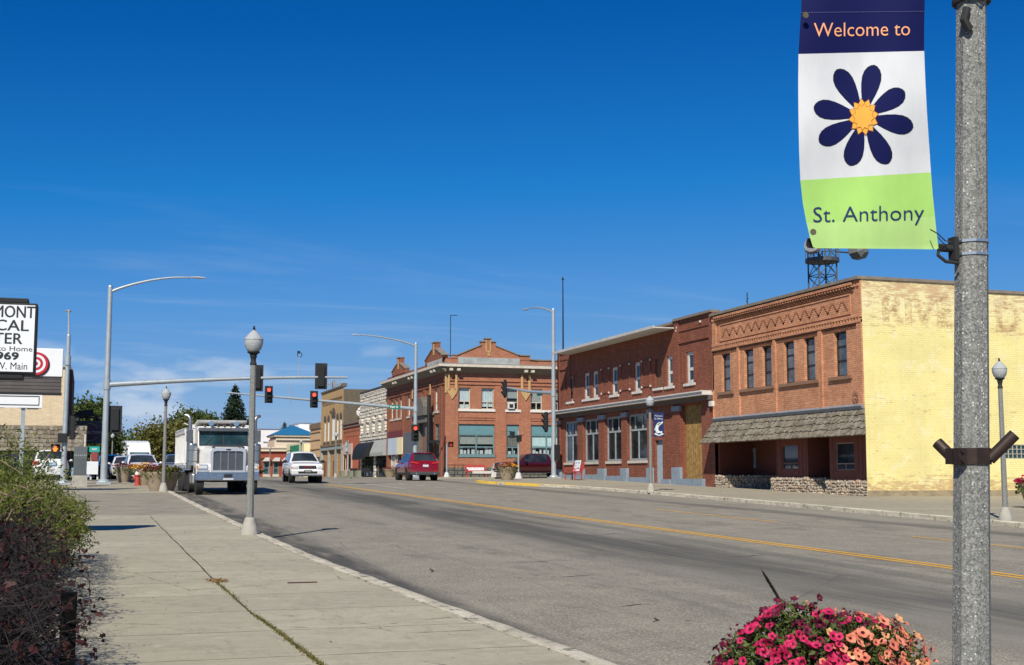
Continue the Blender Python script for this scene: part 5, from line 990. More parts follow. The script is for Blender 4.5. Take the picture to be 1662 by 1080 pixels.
# ================================================================ traffic signals
def signal(loc, label, face=(0, -1), lit=None, plate=True, n=3, name='traffic_signal', hs=1.):
    """head hung at its centre; face is the way it looks"""
    o = thing(name, loc, label, 'traffic signal', 'traffic signals at the crossing', rz=atan2(face[0], -face[1])*1.)
    h = .34*n*hs
    mb = MB(); mb.box(-.17*hs, .17*hs, -.10, .12, -h/2, h/2); mb.build('housing', black, o, local=True, bevel=.025)
    if plate: mb = MB(); mb.box(-.30*hs, .30*hs, .02, .035, -h/2-.13, h/2+.13); mb.build('backplate', blackm, o, local=True, bevel=.006)
    for k in range(n):
        z = h/2-.17*hs-.34*k*hs; mb = MB(); mb.lathe((0, 0, z), [(.135*hs, -.102), (.10*hs, -.118), (.0, -.122)], 16, 'y'); le = mb.build('lens', red_on if lit == k else lens_off, o, local=True, smooth=60)
        mb = MB(); arc = [pi*(-.15+1.3*i/12) for i in range(13)]
        for i in range(12):
            for r0 in (.152*hs, .146*hs):
                mb.face([(r0*cos(arc[i]), -.10, z+r0*sin(arc[i])), (r0*cos(arc[i+1]), -.10, z+r0*sin(arc[i+1])), (r0*cos(arc[i+1]), -.10-.2*sin(max(.25, min(1., sin(arc[i+1])+.3))), z+r0*sin(arc[i+1])), (r0*cos(arc[i]), -.10-.2*sin(max(.25, min(1., sin(arc[i])+.3))), z+r0*sin(arc[i]))])
        mb.build('visor', black, o, local=True)
    return o
def arc_arm(p0, p1, rise=0, n=14):
    p0, p1 = Vector(p0), Vector(p1); o = []
    for i in range(n+1): t = i/n; q = p0.lerp(p1, t); q.z = p0.z+(p1.z-p0.z)*sin(t*pi/2)**.85; o.append(tuple(q))
    return o
def mast(loc, label, zt, arms, r=.16, base=.32):
    o = thing('signal_mast', loc, label, 'signal mast', 'galvanised signal masts'); x, y, z = loc
    mb = MB(); mb.tube([(x, y, z), (x, y, zt)], [r, r*.66], 14); mb.lathe((x, y, zt), [(r*.72, 0), (r*.6, .06), (.0, .09)], 12); mb.build('pole', galv, o, smooth=40)
    mb = MB(); mb.box(x-base, x+base, y-base, y+base, z-.1, z+.10); mb.lathe((x, y, z+.10), [(r*1.9, 0), (r*1.8, .03), (r*1.25, .12)], 14); mb.build('base_plate', galv, o)
    for nm, pts, ra, rb in arms:
        k = len(pts)-1; mb = MB(); mb.tube(pts, [ra+(rb-ra)*i/k for i in range(k+1)], 10); 
        if nm == 'mast_arm': mb.tube([tuple(Vector(pts[0])+Vector((0, 0, -.22))), tuple(Vector(pts[0])+Vector((0, 0, .22)))], r*1.05, 12)
        mb.build(nm, galv, o, smooth=40)
        if nm == 'lamp_arm':
            a, b = Vector(pts[-2]), Vector(pts[-1]); d = (b-a); d.z = 0; d.normalize(); lm = MB(); n = Vector((-d.y, d.x, 0))
            prof = [(-.1, .05), (.05, .10), (.35, .16), (.62, .13), (.74, .04)]; i0 = 0
            ring = [[tuple(b+d*u+n*w_*c_+Vector((0, 0, .07*s_*(1 if s_ > 0 else .5)*w_/.16)))for c_, s_ in ((1, 0), (.7, .8), (0, 1), (-.7, .8), (-1, 0), (-.6, -.8), (.6, -.8))] for u, w_ in prof]
            for q in ring: lm.v += q
            for i in range(len(ring)-1):
                for j in range(7): lm.f.append((i*7+j, i*7+(j+1) % 7, (i+1)*7+(j+1) % 7, (i+1)*7+j)); lm.mi.append(0)
            lm.f.append(tuple(range(6, -1, -1))); lm.f.append(tuple(range((len(ring)-1)*7, len(ring)*7))); lm.mi += [0, 0]
            lm.build('luminaire', simple('lamp_head_grey', (.58, .60, .62), .4, .3), o, smooth=50)
    return o
# near left mast: arm reaches across the street, its signals turned away from us
mx_, my_ = .77, 63.0; zt = ony(179, 466, my_).z; za = ony(179, 625, my_).z; xe_ = 12.06; ze = ony(563, 613, my_).z
arm = [(mx_+(xe_-mx_)*t, my_, za+(ze-za)*(1-(1-t)**1.6)) for t in [i/10 for i in range(11)]]
mast((mx_, my_, gz(my_)), 'tall grey signal mast at the near left corner with long mast arm and lamp arm', zt, [('mast_arm', arm, .125, .055), ('lamp_arm', arc_arm((mx_, my_, zt-.25), (4.4, my_, zt+.62)), .07, .04)])
def onarm(px): x = ony(px, 620, my_).x; t = (x-mx_)/(xe_-mx_); return x, za+(ze-za)*(1-(1-t)**1.6)
x, z = onarm(417); signal((x, my_+.02, z+.0), 'traffic signal seen from behind, half hidden by the near lamp post', (0, 1))
x, z = onarm(521); signal((x, my_+.02, z+.05), 'traffic signal seen from behind near the tip of the long near mast arm', (0, 1))
signal((mx_+.42, my_+.1, ony(182, 681, my_).z), 'traffic signal seen from behind on the side of the near left mast', (0, 1))
x, z = onarm(485); q = thing('preemption_sensor', (x, my_, z), 'thin rod with a loop shaped sensor standing on the near mast arm', 'sensor'); zt_ = ony(485, 578, my_).z; MB().tube([(x, my_, z), (x, my_, zt_)], .02, 6).build('rod', galv, q); mb = MB(); mb.tube([(x+.02+.11*cos(a), my_, zt_+.05+.11*sin(a)) for a in [i*pi/8 for i in range(17)]], .018, 6); mb.box(x-.09, x+.03, my_-.05, my_+.05, zt_+.12, zt_+.24); mb.build('sensor_loop', black, q)
# far right mast at the corner building: red signals facing us
fx, fy_ = 24.0, 97.6; zt = ony(674, 558, fy_).z; za = ony(674, 664, fy_).z; xe_ = 9.6; ze = ony(396, 638, fy_).z
fx = ony(674, 700, fy_).x
arm2 = [(fx+(xe_-fx)*t, fy_, za+(ze-za)*t) for t in [i/10 for i in range(11)]]
mast((fx, fy_, gz(fy_)), 'tall grey signal mast by the red corner building with arm over the far lanes', zt, [('mast_arm', arm2, .15, .055), ('lamp_arm', arc_arm((fx, fy_, zt-.2), (ony(585, 544, fy_).x, fy_, ony(585, 544, fy_).z)), .075, .04)], r=.18)
def onarm2(px): x = ony(px, 650, fy_).x; t = (x-fx)/(xe_-fx); return x, za+(ze-za)*t
x, z = onarm2(435.5); signal((x, fy_-.2, z+.12), 'traffic signal showing red on the far mast arm just right of the lamp post', (0, -1), 0)
x, z = onarm2(509); signal((x, fy_-.2, z+.05), 'traffic signal showing red on the far mast arm above the white car', (0, -1), 0)
signal((fx-.12, fy_-.45, ony(668, 703, fy_).z), 'traffic signal showing red on the far mast pole above the red car', (0, -1), 0)
x, z = onarm2(639); q = thing('street_sign', (x, fy_-.2, z), 'small green street name sign on the far mast arm', 'street sign'); mb = MB(); mb.box(x-.42, x+.42, fy_-.24, fy_-.2, z-.17, z+.17); mb.build('plate', greensign, q); mb = MB(); boldtext(mb, 'Main St', Fac('S', fy_-.24), x-.34, x+.30, z-.08, .17, .004, .01); mb.build('lettering', white_paint, q)
x, z = onarm2(471); mb = MB(); mb.tube([(x, fy_, z-.4), (x, fy_, z+1.1)], .03, 6); tag(mb.build('detector_rod', galv), 'short vertical rod clamped to the far mast arm between its two signals', 'rod')
# near right mast at the dark red building
nx, ny = 27.75, 76.45; zt = ony(898, 503, ny).z; za = ony(898, 638, ny).z; e = onx(822, 632, nx)
mast((nx, ny, gz(ny)), 'tall grey signal mast at the near corner of the dark red building', zt, [('mast_arm', [(nx, ny, za), (nx, ny+5, za+.4), (nx, e.y-.2, e.z+.1)], .12, .06), ('lamp_arm', arc_arm((nx, ny, zt-.2), (nx, onx(856, 502, nx).y, onx(856, 502, nx).z)), .07, .04)])
signal((nx, e.y+.4, onx(815, 632, nx).z), 'traffic signal seen side on at the end of the right mast arm', (-1, 0))
signal((nx-.42, ny+.3, ony(890, 685, ny).z), 'traffic signal seen side on low on the right corner mast', (-1, 0))
q = onx(876, 638, nx); mb = MB(); mb.box(nx-.02, nx+.02, q.y-.5, q.y+.5, q.z-.2, q.z+.12); tag(mb.build('street_sign', greensign), 'green street name sign on the right mast arm seen nearly edge on', 'street sign')
mb = MB(); mb.box(nx-.05, nx+.3, ny-.35, ny-.18, gz(ny)+1.1, gz(ny)+2.1); tag(mb.build('control_box', black, bevel=.03), 'small dark control box on the right corner mast', 'box')
# left rear mast with lamp arm and pedestrian signal
lx, ly = -.98, 62.; zt = ony(101.5, 545, ly).z
q = ony(100, 512, ly); mast((lx, ly, gz(ly)), 'grey signal mast behind the bullseye sign with short angled lamp arm', zt, [('lamp_arm', [(lx, ly, zt-.1), (lx-.02, ly+.9, zt+.55), (lx-.1, ly+3.2, zt+1.55)], .06, .04), ('mast_arm', [(lx, ly, ony(101, 585, ly).z), (lx, ly+9, ony(101, 585, ly).z+.35)], .1, .06)], r=.13)
signal((lx+.05, ly+3.2, ony(107, 700, ly).z+.35), 'traffic signal seen side on at the end of the left mast arm', (1, 0))
signal((lx+.32, ly+.3, ony(109, 695, ly).z), 'traffic signal seen side on low on the left signal mast', (1, 0), plate=False)
def pedhead(loc, label, lit, face=(0, -1)):
    o = thing('pedestrian_signal', loc, label, 'pedestrian signal', 'pedestrian signals', rz=atan2(face[0], -face[1])); MB().box(-.2, .2, -.1, .12, -.2, .2).build('housing', black, o, local=True, bevel=.02)
    mb = MB(); mb.face([(-.15, -.102, -.15), (.15, -.102, -.15), (.15, -.102, .15), (-.15, -.102, .15)]); mb.build('lens', lens_off, o, local=True)
    if lit:
        mb = MB(); hand = [(-.07, -.11), (.05, -.11), (.08, -.02), (.12, .03), (.09, .05), (.05, .01), (.05, .11), (.025, .11), (.02, .02), (.01, .13), (-.015, .13), (-.02, .02), (-.035, .12), (-.06, .12), (-.06, .01), (-.08, .07), (-.10, .06), (-.09, -.04)]; mb.face([(a, -.105, b) for a, b in hand]); mb.build('hand_symbol', hand_dim if lit == 2 else hand_on, o, local=True)
    mb = MB(); mb.box(-.2, .2, -.28, -.1, .2, .215); mb.build('hood', black, o, local=True); return o
pedhead((ony(90, 729, ly).x, ly-.1, ony(90, 729, ly).z), 'pedestrian signal with lit orange hand on the left signal mast', True); pedhead((ony(101.5, 711, ly).x, ly-.16, ony(101, 711, ly).z), 'dark pedestrian signal turned away above the lit orange hand', False, (0, 1))
# pedestrian posts
for px, yb_, pt, lb, fc in ((725, 98.2, 722, 'slim grey pedestrian signal post by the red corner building', 1), (841.5, 75.1, 700, 'slim grey pedestrian signal post beside the right planter', 0)):
    b = ony(px, 776, yb_); t = ony(px, pt, yb_); o = thing('signal_post', (b.x, yb_, gz(yb_)), lb, 'signal post', 'pedestrian signal posts'); MB().tube([(b.x, yb_, gz(yb_)), (b.x, yb_, t.z)], .055, 10).build('post', galv, o, smooth=40); MB().lathe((b.x, yb_, gz(yb_)), [(.24, -.05), (.24, .03), (.15, .32), (.09, .38)], 8, rot=pi/8).build('pedestal', simple('white_pedestal', (.58, .58, .55), .6), o)
    if fc: pedhead((b.x+.3, yb_-.05, ony(735, 722, yb_).z), 'pedestrian signal with dim red hand on the post by the corner building', 2)
    else: pedhead((b.x-.42, yb_-.05, ony(830, 706, yb_).z), 'pedestrian signal with dark face on the post beside the right planter', False, (-1, 0)); pedhead((b.x+.02, yb_-.1, ony(843, 712, yb_).z), 'pedestrian signal seen side on at the top of the post beside the right planter', False, (1, 0))
# cabinet, small gas price sign, hydrant
a, b = ony(120.5, 725, 59.), ony(142, 725, 59.); CB = thing('utility_cabinet', ((a.x+b.x)/2, 59.2, gz(59)), 'tall grey steel utility cabinet on a concrete plinth', 'cabinet'); zc_ = ony(131, 772, 59).z
mb = MB(); mb.box(a.x, b.x, 59, 59.45, zc_, a.z); cb_ = mb.build('body', simple('cabinet_grey', (.13, .145, .15), .5, .2, .15, 3), CB, bevel=.01); MB().box(a.x-.04, b.x+.04, 58.95, 59.5, gz(59)-.1, zc_-.002).build('plinth', concrete, CB)
mb = MB(); w_ = b.x-a.x; [mb.box(a.x+.02+k*w_/7, a.x+.05+k*w_/7, 58.994, 59, a.z-.38, a.z-.36) for k in range(7)]; [mb.box(a.x+w_*q, a.x+w_*(q+.11), 58.992, 59, zc_+.2, zc_+.5) for q in (.42, .62)]; mb.build('label_plate', white_paint, cb_); mb = MB(); mb.box(a.x+.03, b.x-.03, 58.99, 58.999, zc_+.06, a.z-.5); mb.build('door', simple('door_grey', (.11, .125, .13), .5, .2), cb_)
def simple_sign(name, px0, px1, py0, py1, y, mat, label, posts=(), pm=None, zbase=None, txt=None, tm=None):
    a, b = ony(px0, py0, y), ony(px1, py1, y); o = thing(name, ((a.x+b.x)/2, y, zbase if zbase is not None else gz(y)), label, 'sign'); mb = MB(); mb.box(a.x, b.x, y, y+.12, b.z, a.z); pn = mb.build('panel', mat, o)
    if posts: mb = MB(); [mb.box(ony(p, 0, y).x-.05 if 0 else ony(p, 750, y).x-.05, ony(p, 750, y).x+.05, y+.13, y+.22, gz(y)-.1, a.z) for p in posts]; mb.each('post', pm or trim_white, o)
    return o, a, b
o, a, b = simple_sign('price_sign', 145, 161.5, 725, 734, 80, tealsign, 'small teal roadside price sign on white posts behind the mast', (148, 159)); mb = MB(); s_ = Fac('S', 80); s_.box(mb, a.x+.15, b.x-.15, b.z+.1, a.z-.1, .002, .02); mb.build('letter_band', simple('pale_band', (.45, .55, .45), .6), o); mb = MB(); s_.box(mb, a.x+.1, b.x-.1, b.z-.5, b.z-.02, -.05, 0); mb.build('red_panel', simple('red_brown_panel', (.28, .06, .05), .6), o); mb = MB(); s_.box(mb, a.x-.2, b.x-.05, b.z-1.3, b.z-.55, -.05, 0); mb.build('white_panel', white_paint, o)
mb = MB(); [mb.tube([(ony(p, 750, 76).x, 76, gz(76)-.1), (ony(p, 750, 76).x, 76, ony(p, t, 76).z)], .05, 6) for p, t in ((137, 705),)]; tag(mb.build('white_post', trim_white), 'slim white post rising behind the grey utility cabinet', 'post')
hy = ony(223, 787, 60.5); hl = thing('fire_hydrant', (hy.x-.02, 60.5, gz(60.5)), 'small red fire hydrant with white cap beside the planter of orange flowers', 'hydrant'); mb = MB(); mb.lathe((hy.x, 60.5, gz(60.5)), [(.16, 0), (.16, .05), (.11, .06), (.11, .42), (.15, .44), (.15, .48)], 12); mb.tube([(hy.x-.2, 60.5, gz(60.5)+.34), (hy.x+.2, 60.5, gz(60.5)+.34)], .06, 8); mb.build('barrel', simple('hydrant_red', (.45, .06, .04), .5), hl, smooth=40); mb = MB(); mb.lathe((hy.x, 60.5, gz(60.5)+.48), [(.13, 0), (.11, .1), (.05, .16), (.04, .22), (.0, .22)], 12); mb.build('bonnet', trim_white, hl, smooth=40)
# ================================================================ planters
def planter(loc, label, cols, s=1., seed=0, n=420, leafm=leaf_pet, dark=False):
    o = thing('flower_planter', loc, label, 'planter', 'tan planters with flowers'); mb = MB(); mb.lathe((0, 0, 0), [(.27*s, -.02), (.29*s, .03), (.37*s, .30), (.44*s, .62), (.47*s, .66), (.47*s, .73), (.43*s, .74), (.42*s, .66)], 22, cap=False); mb.face([(.42*s*cos(i*pi/8), .42*s*sin(i*pi/8), .66*s) for i in range(16)]); mb.build('pot', planterm, o, local=True, smooth=40)
    q = random.Random(seed); mb = MB()
    for i in range(n): a = q.uniform(0, 6.28); r = .56*s*sqrt(q.random()); mb.leaf((r*cos(a), r*sin(a), .70+q.uniform(-.16, .22)*s-(r/.56/s)**2*.10), q.uniform(.06, .12)*s, q)
    mb.build('foliage', leafm, o, local=True)
    mb = MB()
    for i in range(int(n*.8)): a = q.uniform(0, 6.28); r = .58*s*sqrt(q.random()); k = (0 if cos(a)*r < .05 else 1) if len(cols) > 1 else 0; mb.leaf((r*cos(a), r*sin(a), .80+q.uniform(-.12, .24)*s*(1-(r/.6/s)**2)), q.uniform(.05, .10)*s, q, 1.2, .9, k if q.random() < .85 else (1-k if len(cols) > 1 else 0))
    mb.build('blossoms', list(cols), o, local=True); return o
planter((2.50, 60.8, gz(60.8)), 'tan planter of orange and dark red flowers beside the hydrant on the left corner', (pet_gold, pet_red), 1.12, 1)
planter((ony(201, 780, 66.2).x, 66.2, gz(66.2)), 'tan planter of dark red flowers in front of the white lorry', (pet_red,), .98, 2, 300)
planter((2.66, 52.9, gz(52.9)), 'tall tan planter in shade directly behind the corner lamp post', (pet_dk, leaf_bush), 1.0, 3, 420, leaf_bush); planter((3.02, 53.3, gz(53.3)), 'dark tan planter with trailing leaves right of the corner lamp post', (pet_dk, leaf_yel), 1.1, 4, 500, leaf_bush)
planter((ony(823, 780, 70.2).x, 70.2, gz(70.2)), 'tan planter of yellow and crimson flowers on the right corner', (pet_red, pet_gold), 1.12, 5)
planter((ony(633, 775, 118).x, 118, gz(118)), 'distant tan planter with rusty flowers in front of the corner building shops', (pet_red,), 1.3, 6, 160)
planter((ony(1684, 800, 33.).x, 33., gz(33)+.02), 'tan planter of crimson petunias at the right edge by the yellow wall', (pet_pink,), 1.15, 8, 700)
# ================================================================ benches
def bench(loc, label, rz, ad=True):
    o = thing('bench', loc, label, 'bench', 'red advertising benches', rz); mb = MB(); mb.box(-.85, .85, -.42, .02, .42, .47); mb.build('seat', redbench, o, local=True, bevel=.01); 
    mb = MB(); mb.prism([(.02, .47), (.10, .50), (.22, .98), (.15, .99)], 'x', -.85, .85); mb.build('backrest', redbench, o, local=True)
    for q in (-.8, .74): mb = MB(); mb.box(q, q+.06, -.40, -.34, 0, .42); mb.box(q, q+.06, .02, .08, 0, .47); mb.box(q, q+.06, -.34, .02, .30, .36); mb.box(q, q+.06, -.42, .05, .62, .66); mb.box(q, q+.06, -.40, -.35, .47, .62); mb.build('leg', redbench, o, local=True)
    return o
bn = bench((ony(772, 774, 101.).x, 101., gz(101)), 'red bench with white lettered advert at the foot of the corner building', 0.)
mb = MB(); mb.prism([(.045, .55), (.145, .93), (.14, .94), (.038, .555)], 'x', -.72, .72); a = mb.build('advert', white_paint, bn, local=True); mb = MB(); mb.face([(-.7, .125, .88), (.7, .125, .88), (.7, .137, .93), (-.7, .137, .93)]); [mb.face([(x, .062, .645), (x+w, .062, .645), (x+w, .072, .685), (x, .072, .685)]) for x, w in ((-.6, .3), (-.2, .5), (.4, .2))]; mb.build('advert_band', ink, a, local=True)
bn = bench((27.0, 70.6, gz(70.6)), 'red bench with white advert board before the dark red building windows', pi/2+pi)
mb = MB(); mb.prism([(.02, .5), (.16, 1.12), (.145, 1.13), (.005, .505)], 'x', -.45, .45); a = mb.build('advert', white_paint, bn, local=True); mb = MB(); [mb.face([(x, y-.004, z), (x+w, y-.004, z), (x+w, y+.022, z+.09), (x, y+.022, z+.09)]) for x, w, y, z in ((-.35, .25, .098, .95), (-.35, .2, .062, .78), (.05, .3, .098, .95), (.1, .25, .035, .66))]; mb.build('advert_patch', simple('pale_teal_print', (.30, .55, .58), .6), a, local=True)
mb = MB(); x = ony(798, 772, 99.5).x; mb.prism([(x-.05, 1.6), (x+.35, 1.6), (x+.38, 2.75), (x+.2, 2.6), (x-.02, 2.1)], 'y', 99.4, 99.6); mb.box(x-1.6, x-.05, 99.4, 99.55, 1.9, 2.1); tag(mb.build('white_barrier', trim_white), 'low white barrier piece beside the bench at the corner building', 'barrier')
mb = MB(); x = ony(738, 770, 102.5).x; [mb.tube([(x+q, 102.5, 1.6), (x+q, 102.5, 2.6)], .03, 5) for q in (-.7, 0, .7, 1.4)]; mb.tube([(x-.7, 102.5, 2.6), (x+1.4, 102.5, 2.6)], .03, 5); tag(mb.build('handrail', black), 'black pipe handrail at the corner building steps', 'handrail')
# cafe tables outside the stone building
ct = thing('cafe_table', (26.6, 128.5, 1.6), 'small dark cafe table outside the white stone building', 'table', 'cafe tables outside the stone building'); MB().lathe((0, 0, 0), [(.4, .72), (.4, .75)], 14).build('top', black, ct, local=True); MB().tube([(0, 0, 0), (0, 0, .72)], .04, 6).build('leg', black, ct, local=True)
cc = thing('cafe_chair', (26.6, 127.4, 1.6), 'black cafe chair outside the white stone building', 'chair', 'cafe chairs outside the stone building'); MB().box(-.22, .22, -.22, .22, .43, .46).build('seat', black, cc, local=True); MB().box(-.22, .22, .19, .23, .5, .92).build('backrest', black, cc, local=True); [MB().tube([(a, b, 0), (a, b, .43)], .02, 5).build('leg', black, cc, local=True) for a in (-.2, .2) for b in (-.2, .2)]
dup(ct, (26.4, 133.6, 1.6))
for p, r in (((26.6, 129.6, 1.6), pi), ((26.4, 132.5, 1.6), 0.), ((26.4, 134.8, 1.6), pi)): dup(cc, p, r)
cw = MB(); [cw.box(25.4, 25.5, a, a+1.4, 1.6, 2.3) for a in (126.6, 130.3, 134.6)]; 
for i, a in enumerate((126.6, 130.5, 135.)): 
    o = MB().box(25.4, 25.75, a, a+1.5, 1.6, 2.25).build('planter_box', simple('sage_box', (.22, .23, .16), .85), None); tag(o, 'low sage green planter box edging the cafe tables', 'planter box', 'sage planter boxes')
# ================================================================ lattice tower with dishes behind the roof
tw = thing('lattice_tower', (46.9, 76, 1.5), 'lattice radio tower with dish antennas above the orange brick building roof', 'tower'); c0 = ony(1335, 440, 76); zt = ony(1335, 385, 76).z; zp = ony(1335, 424, 76).z; w_ = .68; st = simple('tower_steel', (.10, .11, .12), .6, .4)
mb = MB(); cs = [(c0.x-w_, 76-w_), (c0.x+w_, 76-w_), (c0.x+w_, 76+w_), (c0.x-w_, 76+w_)]
for x, y in cs: mb.tube([(x, y, 1.5), (x, y, zt)], .06, 5)
z = 8.
while z < zt-1:
    for (x, y), (x2, y2) in zip(cs, cs[1:]+cs[:1]): mb.tube([(x, y, z), (x2, y2, z+1.2)], .03, 4); mb.tube([(x2, y2, z), (x, y, z+1.2)], .03, 4); mb.tube([(x, y, z), (x2, y2, z)], .03, 4)
    z += 1.2
mb.build('lattice', st, tw); mb = MB(); mb.lathe((c0.x, 76, zp-.1), [(1.15, 0), (1.15, .25)], 16); mb.lathe((c0.x, 76, zp+.8), [(1.1, 0), (1.1, .06)], 16, cap=False); [mb.tube([(c0.x+1.1*cos(k*pi/6), 76+1.1*sin(k*pi/6), zp), (c0.x+1.1*cos(k*pi/6), 76+1.1*sin(k*pi/6), zp+.85)], .03, 4) for k in range(12)]; mb.build('platform', st, tw)
d1 = MB(); d1.lathe((0, 0, 0), [(0., .0), (.35, .05), (.64, .16), (.67, .19), (.66, .24), (.58, .45), (.3, .5), (.0, .52)], 18); d1.xform(Matrix.Translation((c0.x-1.15, 75., zp+.75)) @ Vector((-.8, -.55, .3)).to_track_quat('Z', 'Y').to_matrix().to_4x4()); d1.build('dish', simple('dish_grey', (.26, .27, .27), .6, 0, .5, 4), tw, smooth=40)
d2 = MB(); d2.lathe((0, 0, 0), [(.0, 0), (.62, .0), (.66, .1), (.66, .75), (.3, 1.0), (.0, 1.0)], 8, rot=pi/8); d2.xform(Matrix.Translation((c0.x+2.35, 75.8, zp+.75)) @ Vector((.35, -1, .1)).to_track_quat('Z', 'Y').to_matrix().to_4x4()); d2.build('drum_antenna', simple('drum_grey', (.16, .17, .16), .6), tw); MB().tube([(c0.x+1., 76, zp+.7), (c0.x+2.3, 76.3, zp+.75)], .06, 5).build('antenna_arm', st, tw)
# ================================================================ foreground lamp post, banner, flag bracket
by = 4.15; _a, _b = ony(1577, 1080, by), ony(1576.5, 0, by); LEAN = (_b.x-_a.x)/(_b.z-_a.z)          # the old post is a few degrees out of plumb
def bxz(z): return _a.x+LEAN*(z-_a.z)
bx = bxz(1.7); BP = dup(lampA, (bxz(gz(by)), by, gz(by)), 0., 'large concrete lamp post in the right foreground holding the welcome banner'); BP.scale = (1, 1, 1.13); BP.rotation_euler = (0, math.atan(LEAN), 0)
def PX(px, py, d=0.): return tuple(ony(px, py, by-d))
rows = [(-75, -78, 1302, 1503), (-20, -22, 1301.5, 1502), (0, -1, 1301, 1501), (21, 19, 1300, 1500.5), (50, 48, 1298, 1500), (88, 83, 1296, 1500), (140, 135, 1295.5, 1502), (190, 182, 1296, 1504.5), (245, 235, 1297, 1508), (293, 280, 1299, 1511), (330, 318, 1303, 1514), (362, 352, 1309, 1517.5), (385, 382, 1314.5, 1520.5), (403, 405, 1320, 1523.5)]
def bmap(px, py, d=0.):
    """point of the hanging cloth seen at a photo position; the cloth bellies a little"""
    u = (px-1296)/215.; v = py/400.; b = .035*sin(pi*min(1, max(0, (v+.2)/1.2)))*(.6+.4*u)+.007*sin(9*u+3*v)+.004*sin(14*v+2*u)
    return PX(px, py, b+d)
BN = thing('street_banner', PX(1523, 405), 'large welcome banner with navy daisy hanging from the foreground lamp post', 'banner')
def interp_row(i, t): a, b = rows[i], rows[i+1]; return [p+(q-p)*t for p, q in zip(a, b)]
def clothm(name, c, tr=.35):
    m = MT(name); p = m.pos(); n1 = m.noise(m.scale(p, 3, 3, 1.5), 3, 4); m.col(m.mix(m.rng(n1, .3, .7), tuple(q*.90 for q in c), c)); m.set(.75, 0, .3); w = m.math('ADD', m.noise(m.scale(p, 1, 1, .6), 7, 3), m.math('MULTIPLY', m.noise(p, 420, 2), .12)); m.bump(w, .12, .02)
    t = m.n.new('ShaderNodeBsdfTranslucent'); t.inputs[0].default_value = (*c, 1); x = m.n.new('ShaderNodeMixShader'); x.inputs[0].default_value = tr*.5; m.L(m.b.outputs[0], x.inputs[1]); m.L(t.outputs[0], x.inputs[2]); m.L(x.outputs[0], m.n['Material Output'].inputs[0]); return m.m
navy = clothm('navy_banner_cloth', (.003, .006, .082)); whitec = clothm('white_banner_cloth', (.80, .81, .81)); greenc = clothm('lime_banner_cloth', (.48, .80, .20)); limehem = clothm('pale_lime_hem', (.55, .82, .28))
mb = MB(); NX = 56
for back in (0., -.004):
    for i in range(len(rows)-1):
        for k in range(8):
            a, b = interp_row(i, k/8), interp_row(i, (k+1)/8); mi = 0 if i < 5 else (1 if i < 9 else (2 if i < 11 else 3))
            for j in range(NX):
                def P(r, t): return bmap(r[2]+(r[3]-r[2])*t, r[0]+(r[1]-r[0])*t, back)
                mb.face([P(b, j/NX), P(b, (j+1)/NX), P(a, (j+1)/NX), P(a, j/NX)], mi)
cl = mb.build('cloth', [navy, whitec, greenc, limehem], BN, smooth=60)
def printed(name, polys, mat, d): 
    mb = MB()
    for p in polys:
        n = len(p); h = n//2
        if name.startswith('p'):                                   # long petals as strips so that they follow the cloth
            L_ = [p[i] for i in range(h+1)]; R_ = [p[n-1-i] for i in range(h)]+[p[h]]
            def mid(a, b, t): return (a[0]+(b[0]-a[0])*t, a[1]+(b[1]-a[1])*t)
            for i in range(h):
                for s_ in range(3):
                    l0, l1, r0, r1 = mid(L_[i], L_[i+1], s_/3), mid(L_[i], L_[i+1], (s_+1)/3), mid(R_[i], R_[i+1], s_/3), mid(R_[i], R_[i+1], (s_+1)/3)
                    for w_ in range(6): mb.face([bmap(*mid(l0, r0, w_/6), d), bmap(*mid(l1, r1, w_/6), d), bmap(*mid(l1, r1, (w_+1)/6), d), bmap(*mid(l0, r0, (w_+1)/6), d)])
        else: 
            c = (cxp, cyp)
            for i in range(n): mb.face([bmap(*c, d), bmap(*p[i], d), bmap(*p[(i+1) % n], d)])
    return mb.build(name, mat, cl)
cxp, cyp = 1401.5, 190.; tips = [(1419, 107), (1467, 149), (1481, 207), (1441, 265), (1380, 268), (1331, 231), (1322, 174), (1359, 114)]
def petal(tx, ty, grow=0.):
    dx, dy = tx-cxp, ty-cyp; L = sqrt(dx*dx+dy*dy); ux, uy = dx/L, dy/L; L += grow; pr = [(.14, .045), (.3, .10), (.45, .15), (.6, .185), (.74, .198), (.85, .178), (.93, .13), (.98, .065), (1., .0)]; w = 74.
    o = [(cxp+ux*t*L-uy*h*(w+grow*4), cyp+uy*t*L+ux*h*(w+grow*4)) for t, h in pr]+[(cxp+ux*t*L+uy*h*(w+grow*4), cyp+uy*t*L-ux*h*(w+grow*4)) for t, h in pr[-2::-1]]; return o
printed('petal_outline', [petal(*t, grow=1.6) for t in tips], simple('banner_black_print', (.004, .005, .012), .7), .0010); printed('printed_petals', [petal(*t) for t in tips], navy, .0017)
def star(r0, r1, n, ph): return [(cxp+(r1 if i % 2 else r0)*.82*cos(pi*i/n+ph)*1., cyp+(r1 if i % 2 else r0)*1.02*sin(pi*i/n+ph)) for i in range(2*n)]
goldc = simple('banner_gold_print', (.90, .40, .05), .7, 0, .06); goldl = simple('banner_brown_print', (.35, .12, .02), .7)
printed('flower_heart', [star(23.5, 30.5, 12, .1)], goldl, .0026); printed('flower_heart', [star(22.3, 29., 12, .1)], goldc, .0033); printed('flower_heart', [star(17.5, 22.5, 12, .36)], goldl, .0040); printed('flower_heart', [star(16.3, 21, 12, .36)], goldc, .0047)
def btext(name, t, x0, x1, yl, yr, cap, mat, wt=0.):
    mb = MB(); k = 0
    for ox, oy in ((0, 0),):
        mb.text(t, lambda x, y: bmap(x0+(x1-x0)*x+ox, yl+(yr-yl)*x-y*cap-oy, .0024+k*.0004), thin=.005); k += 1
    mb.build(name, mat, cl)
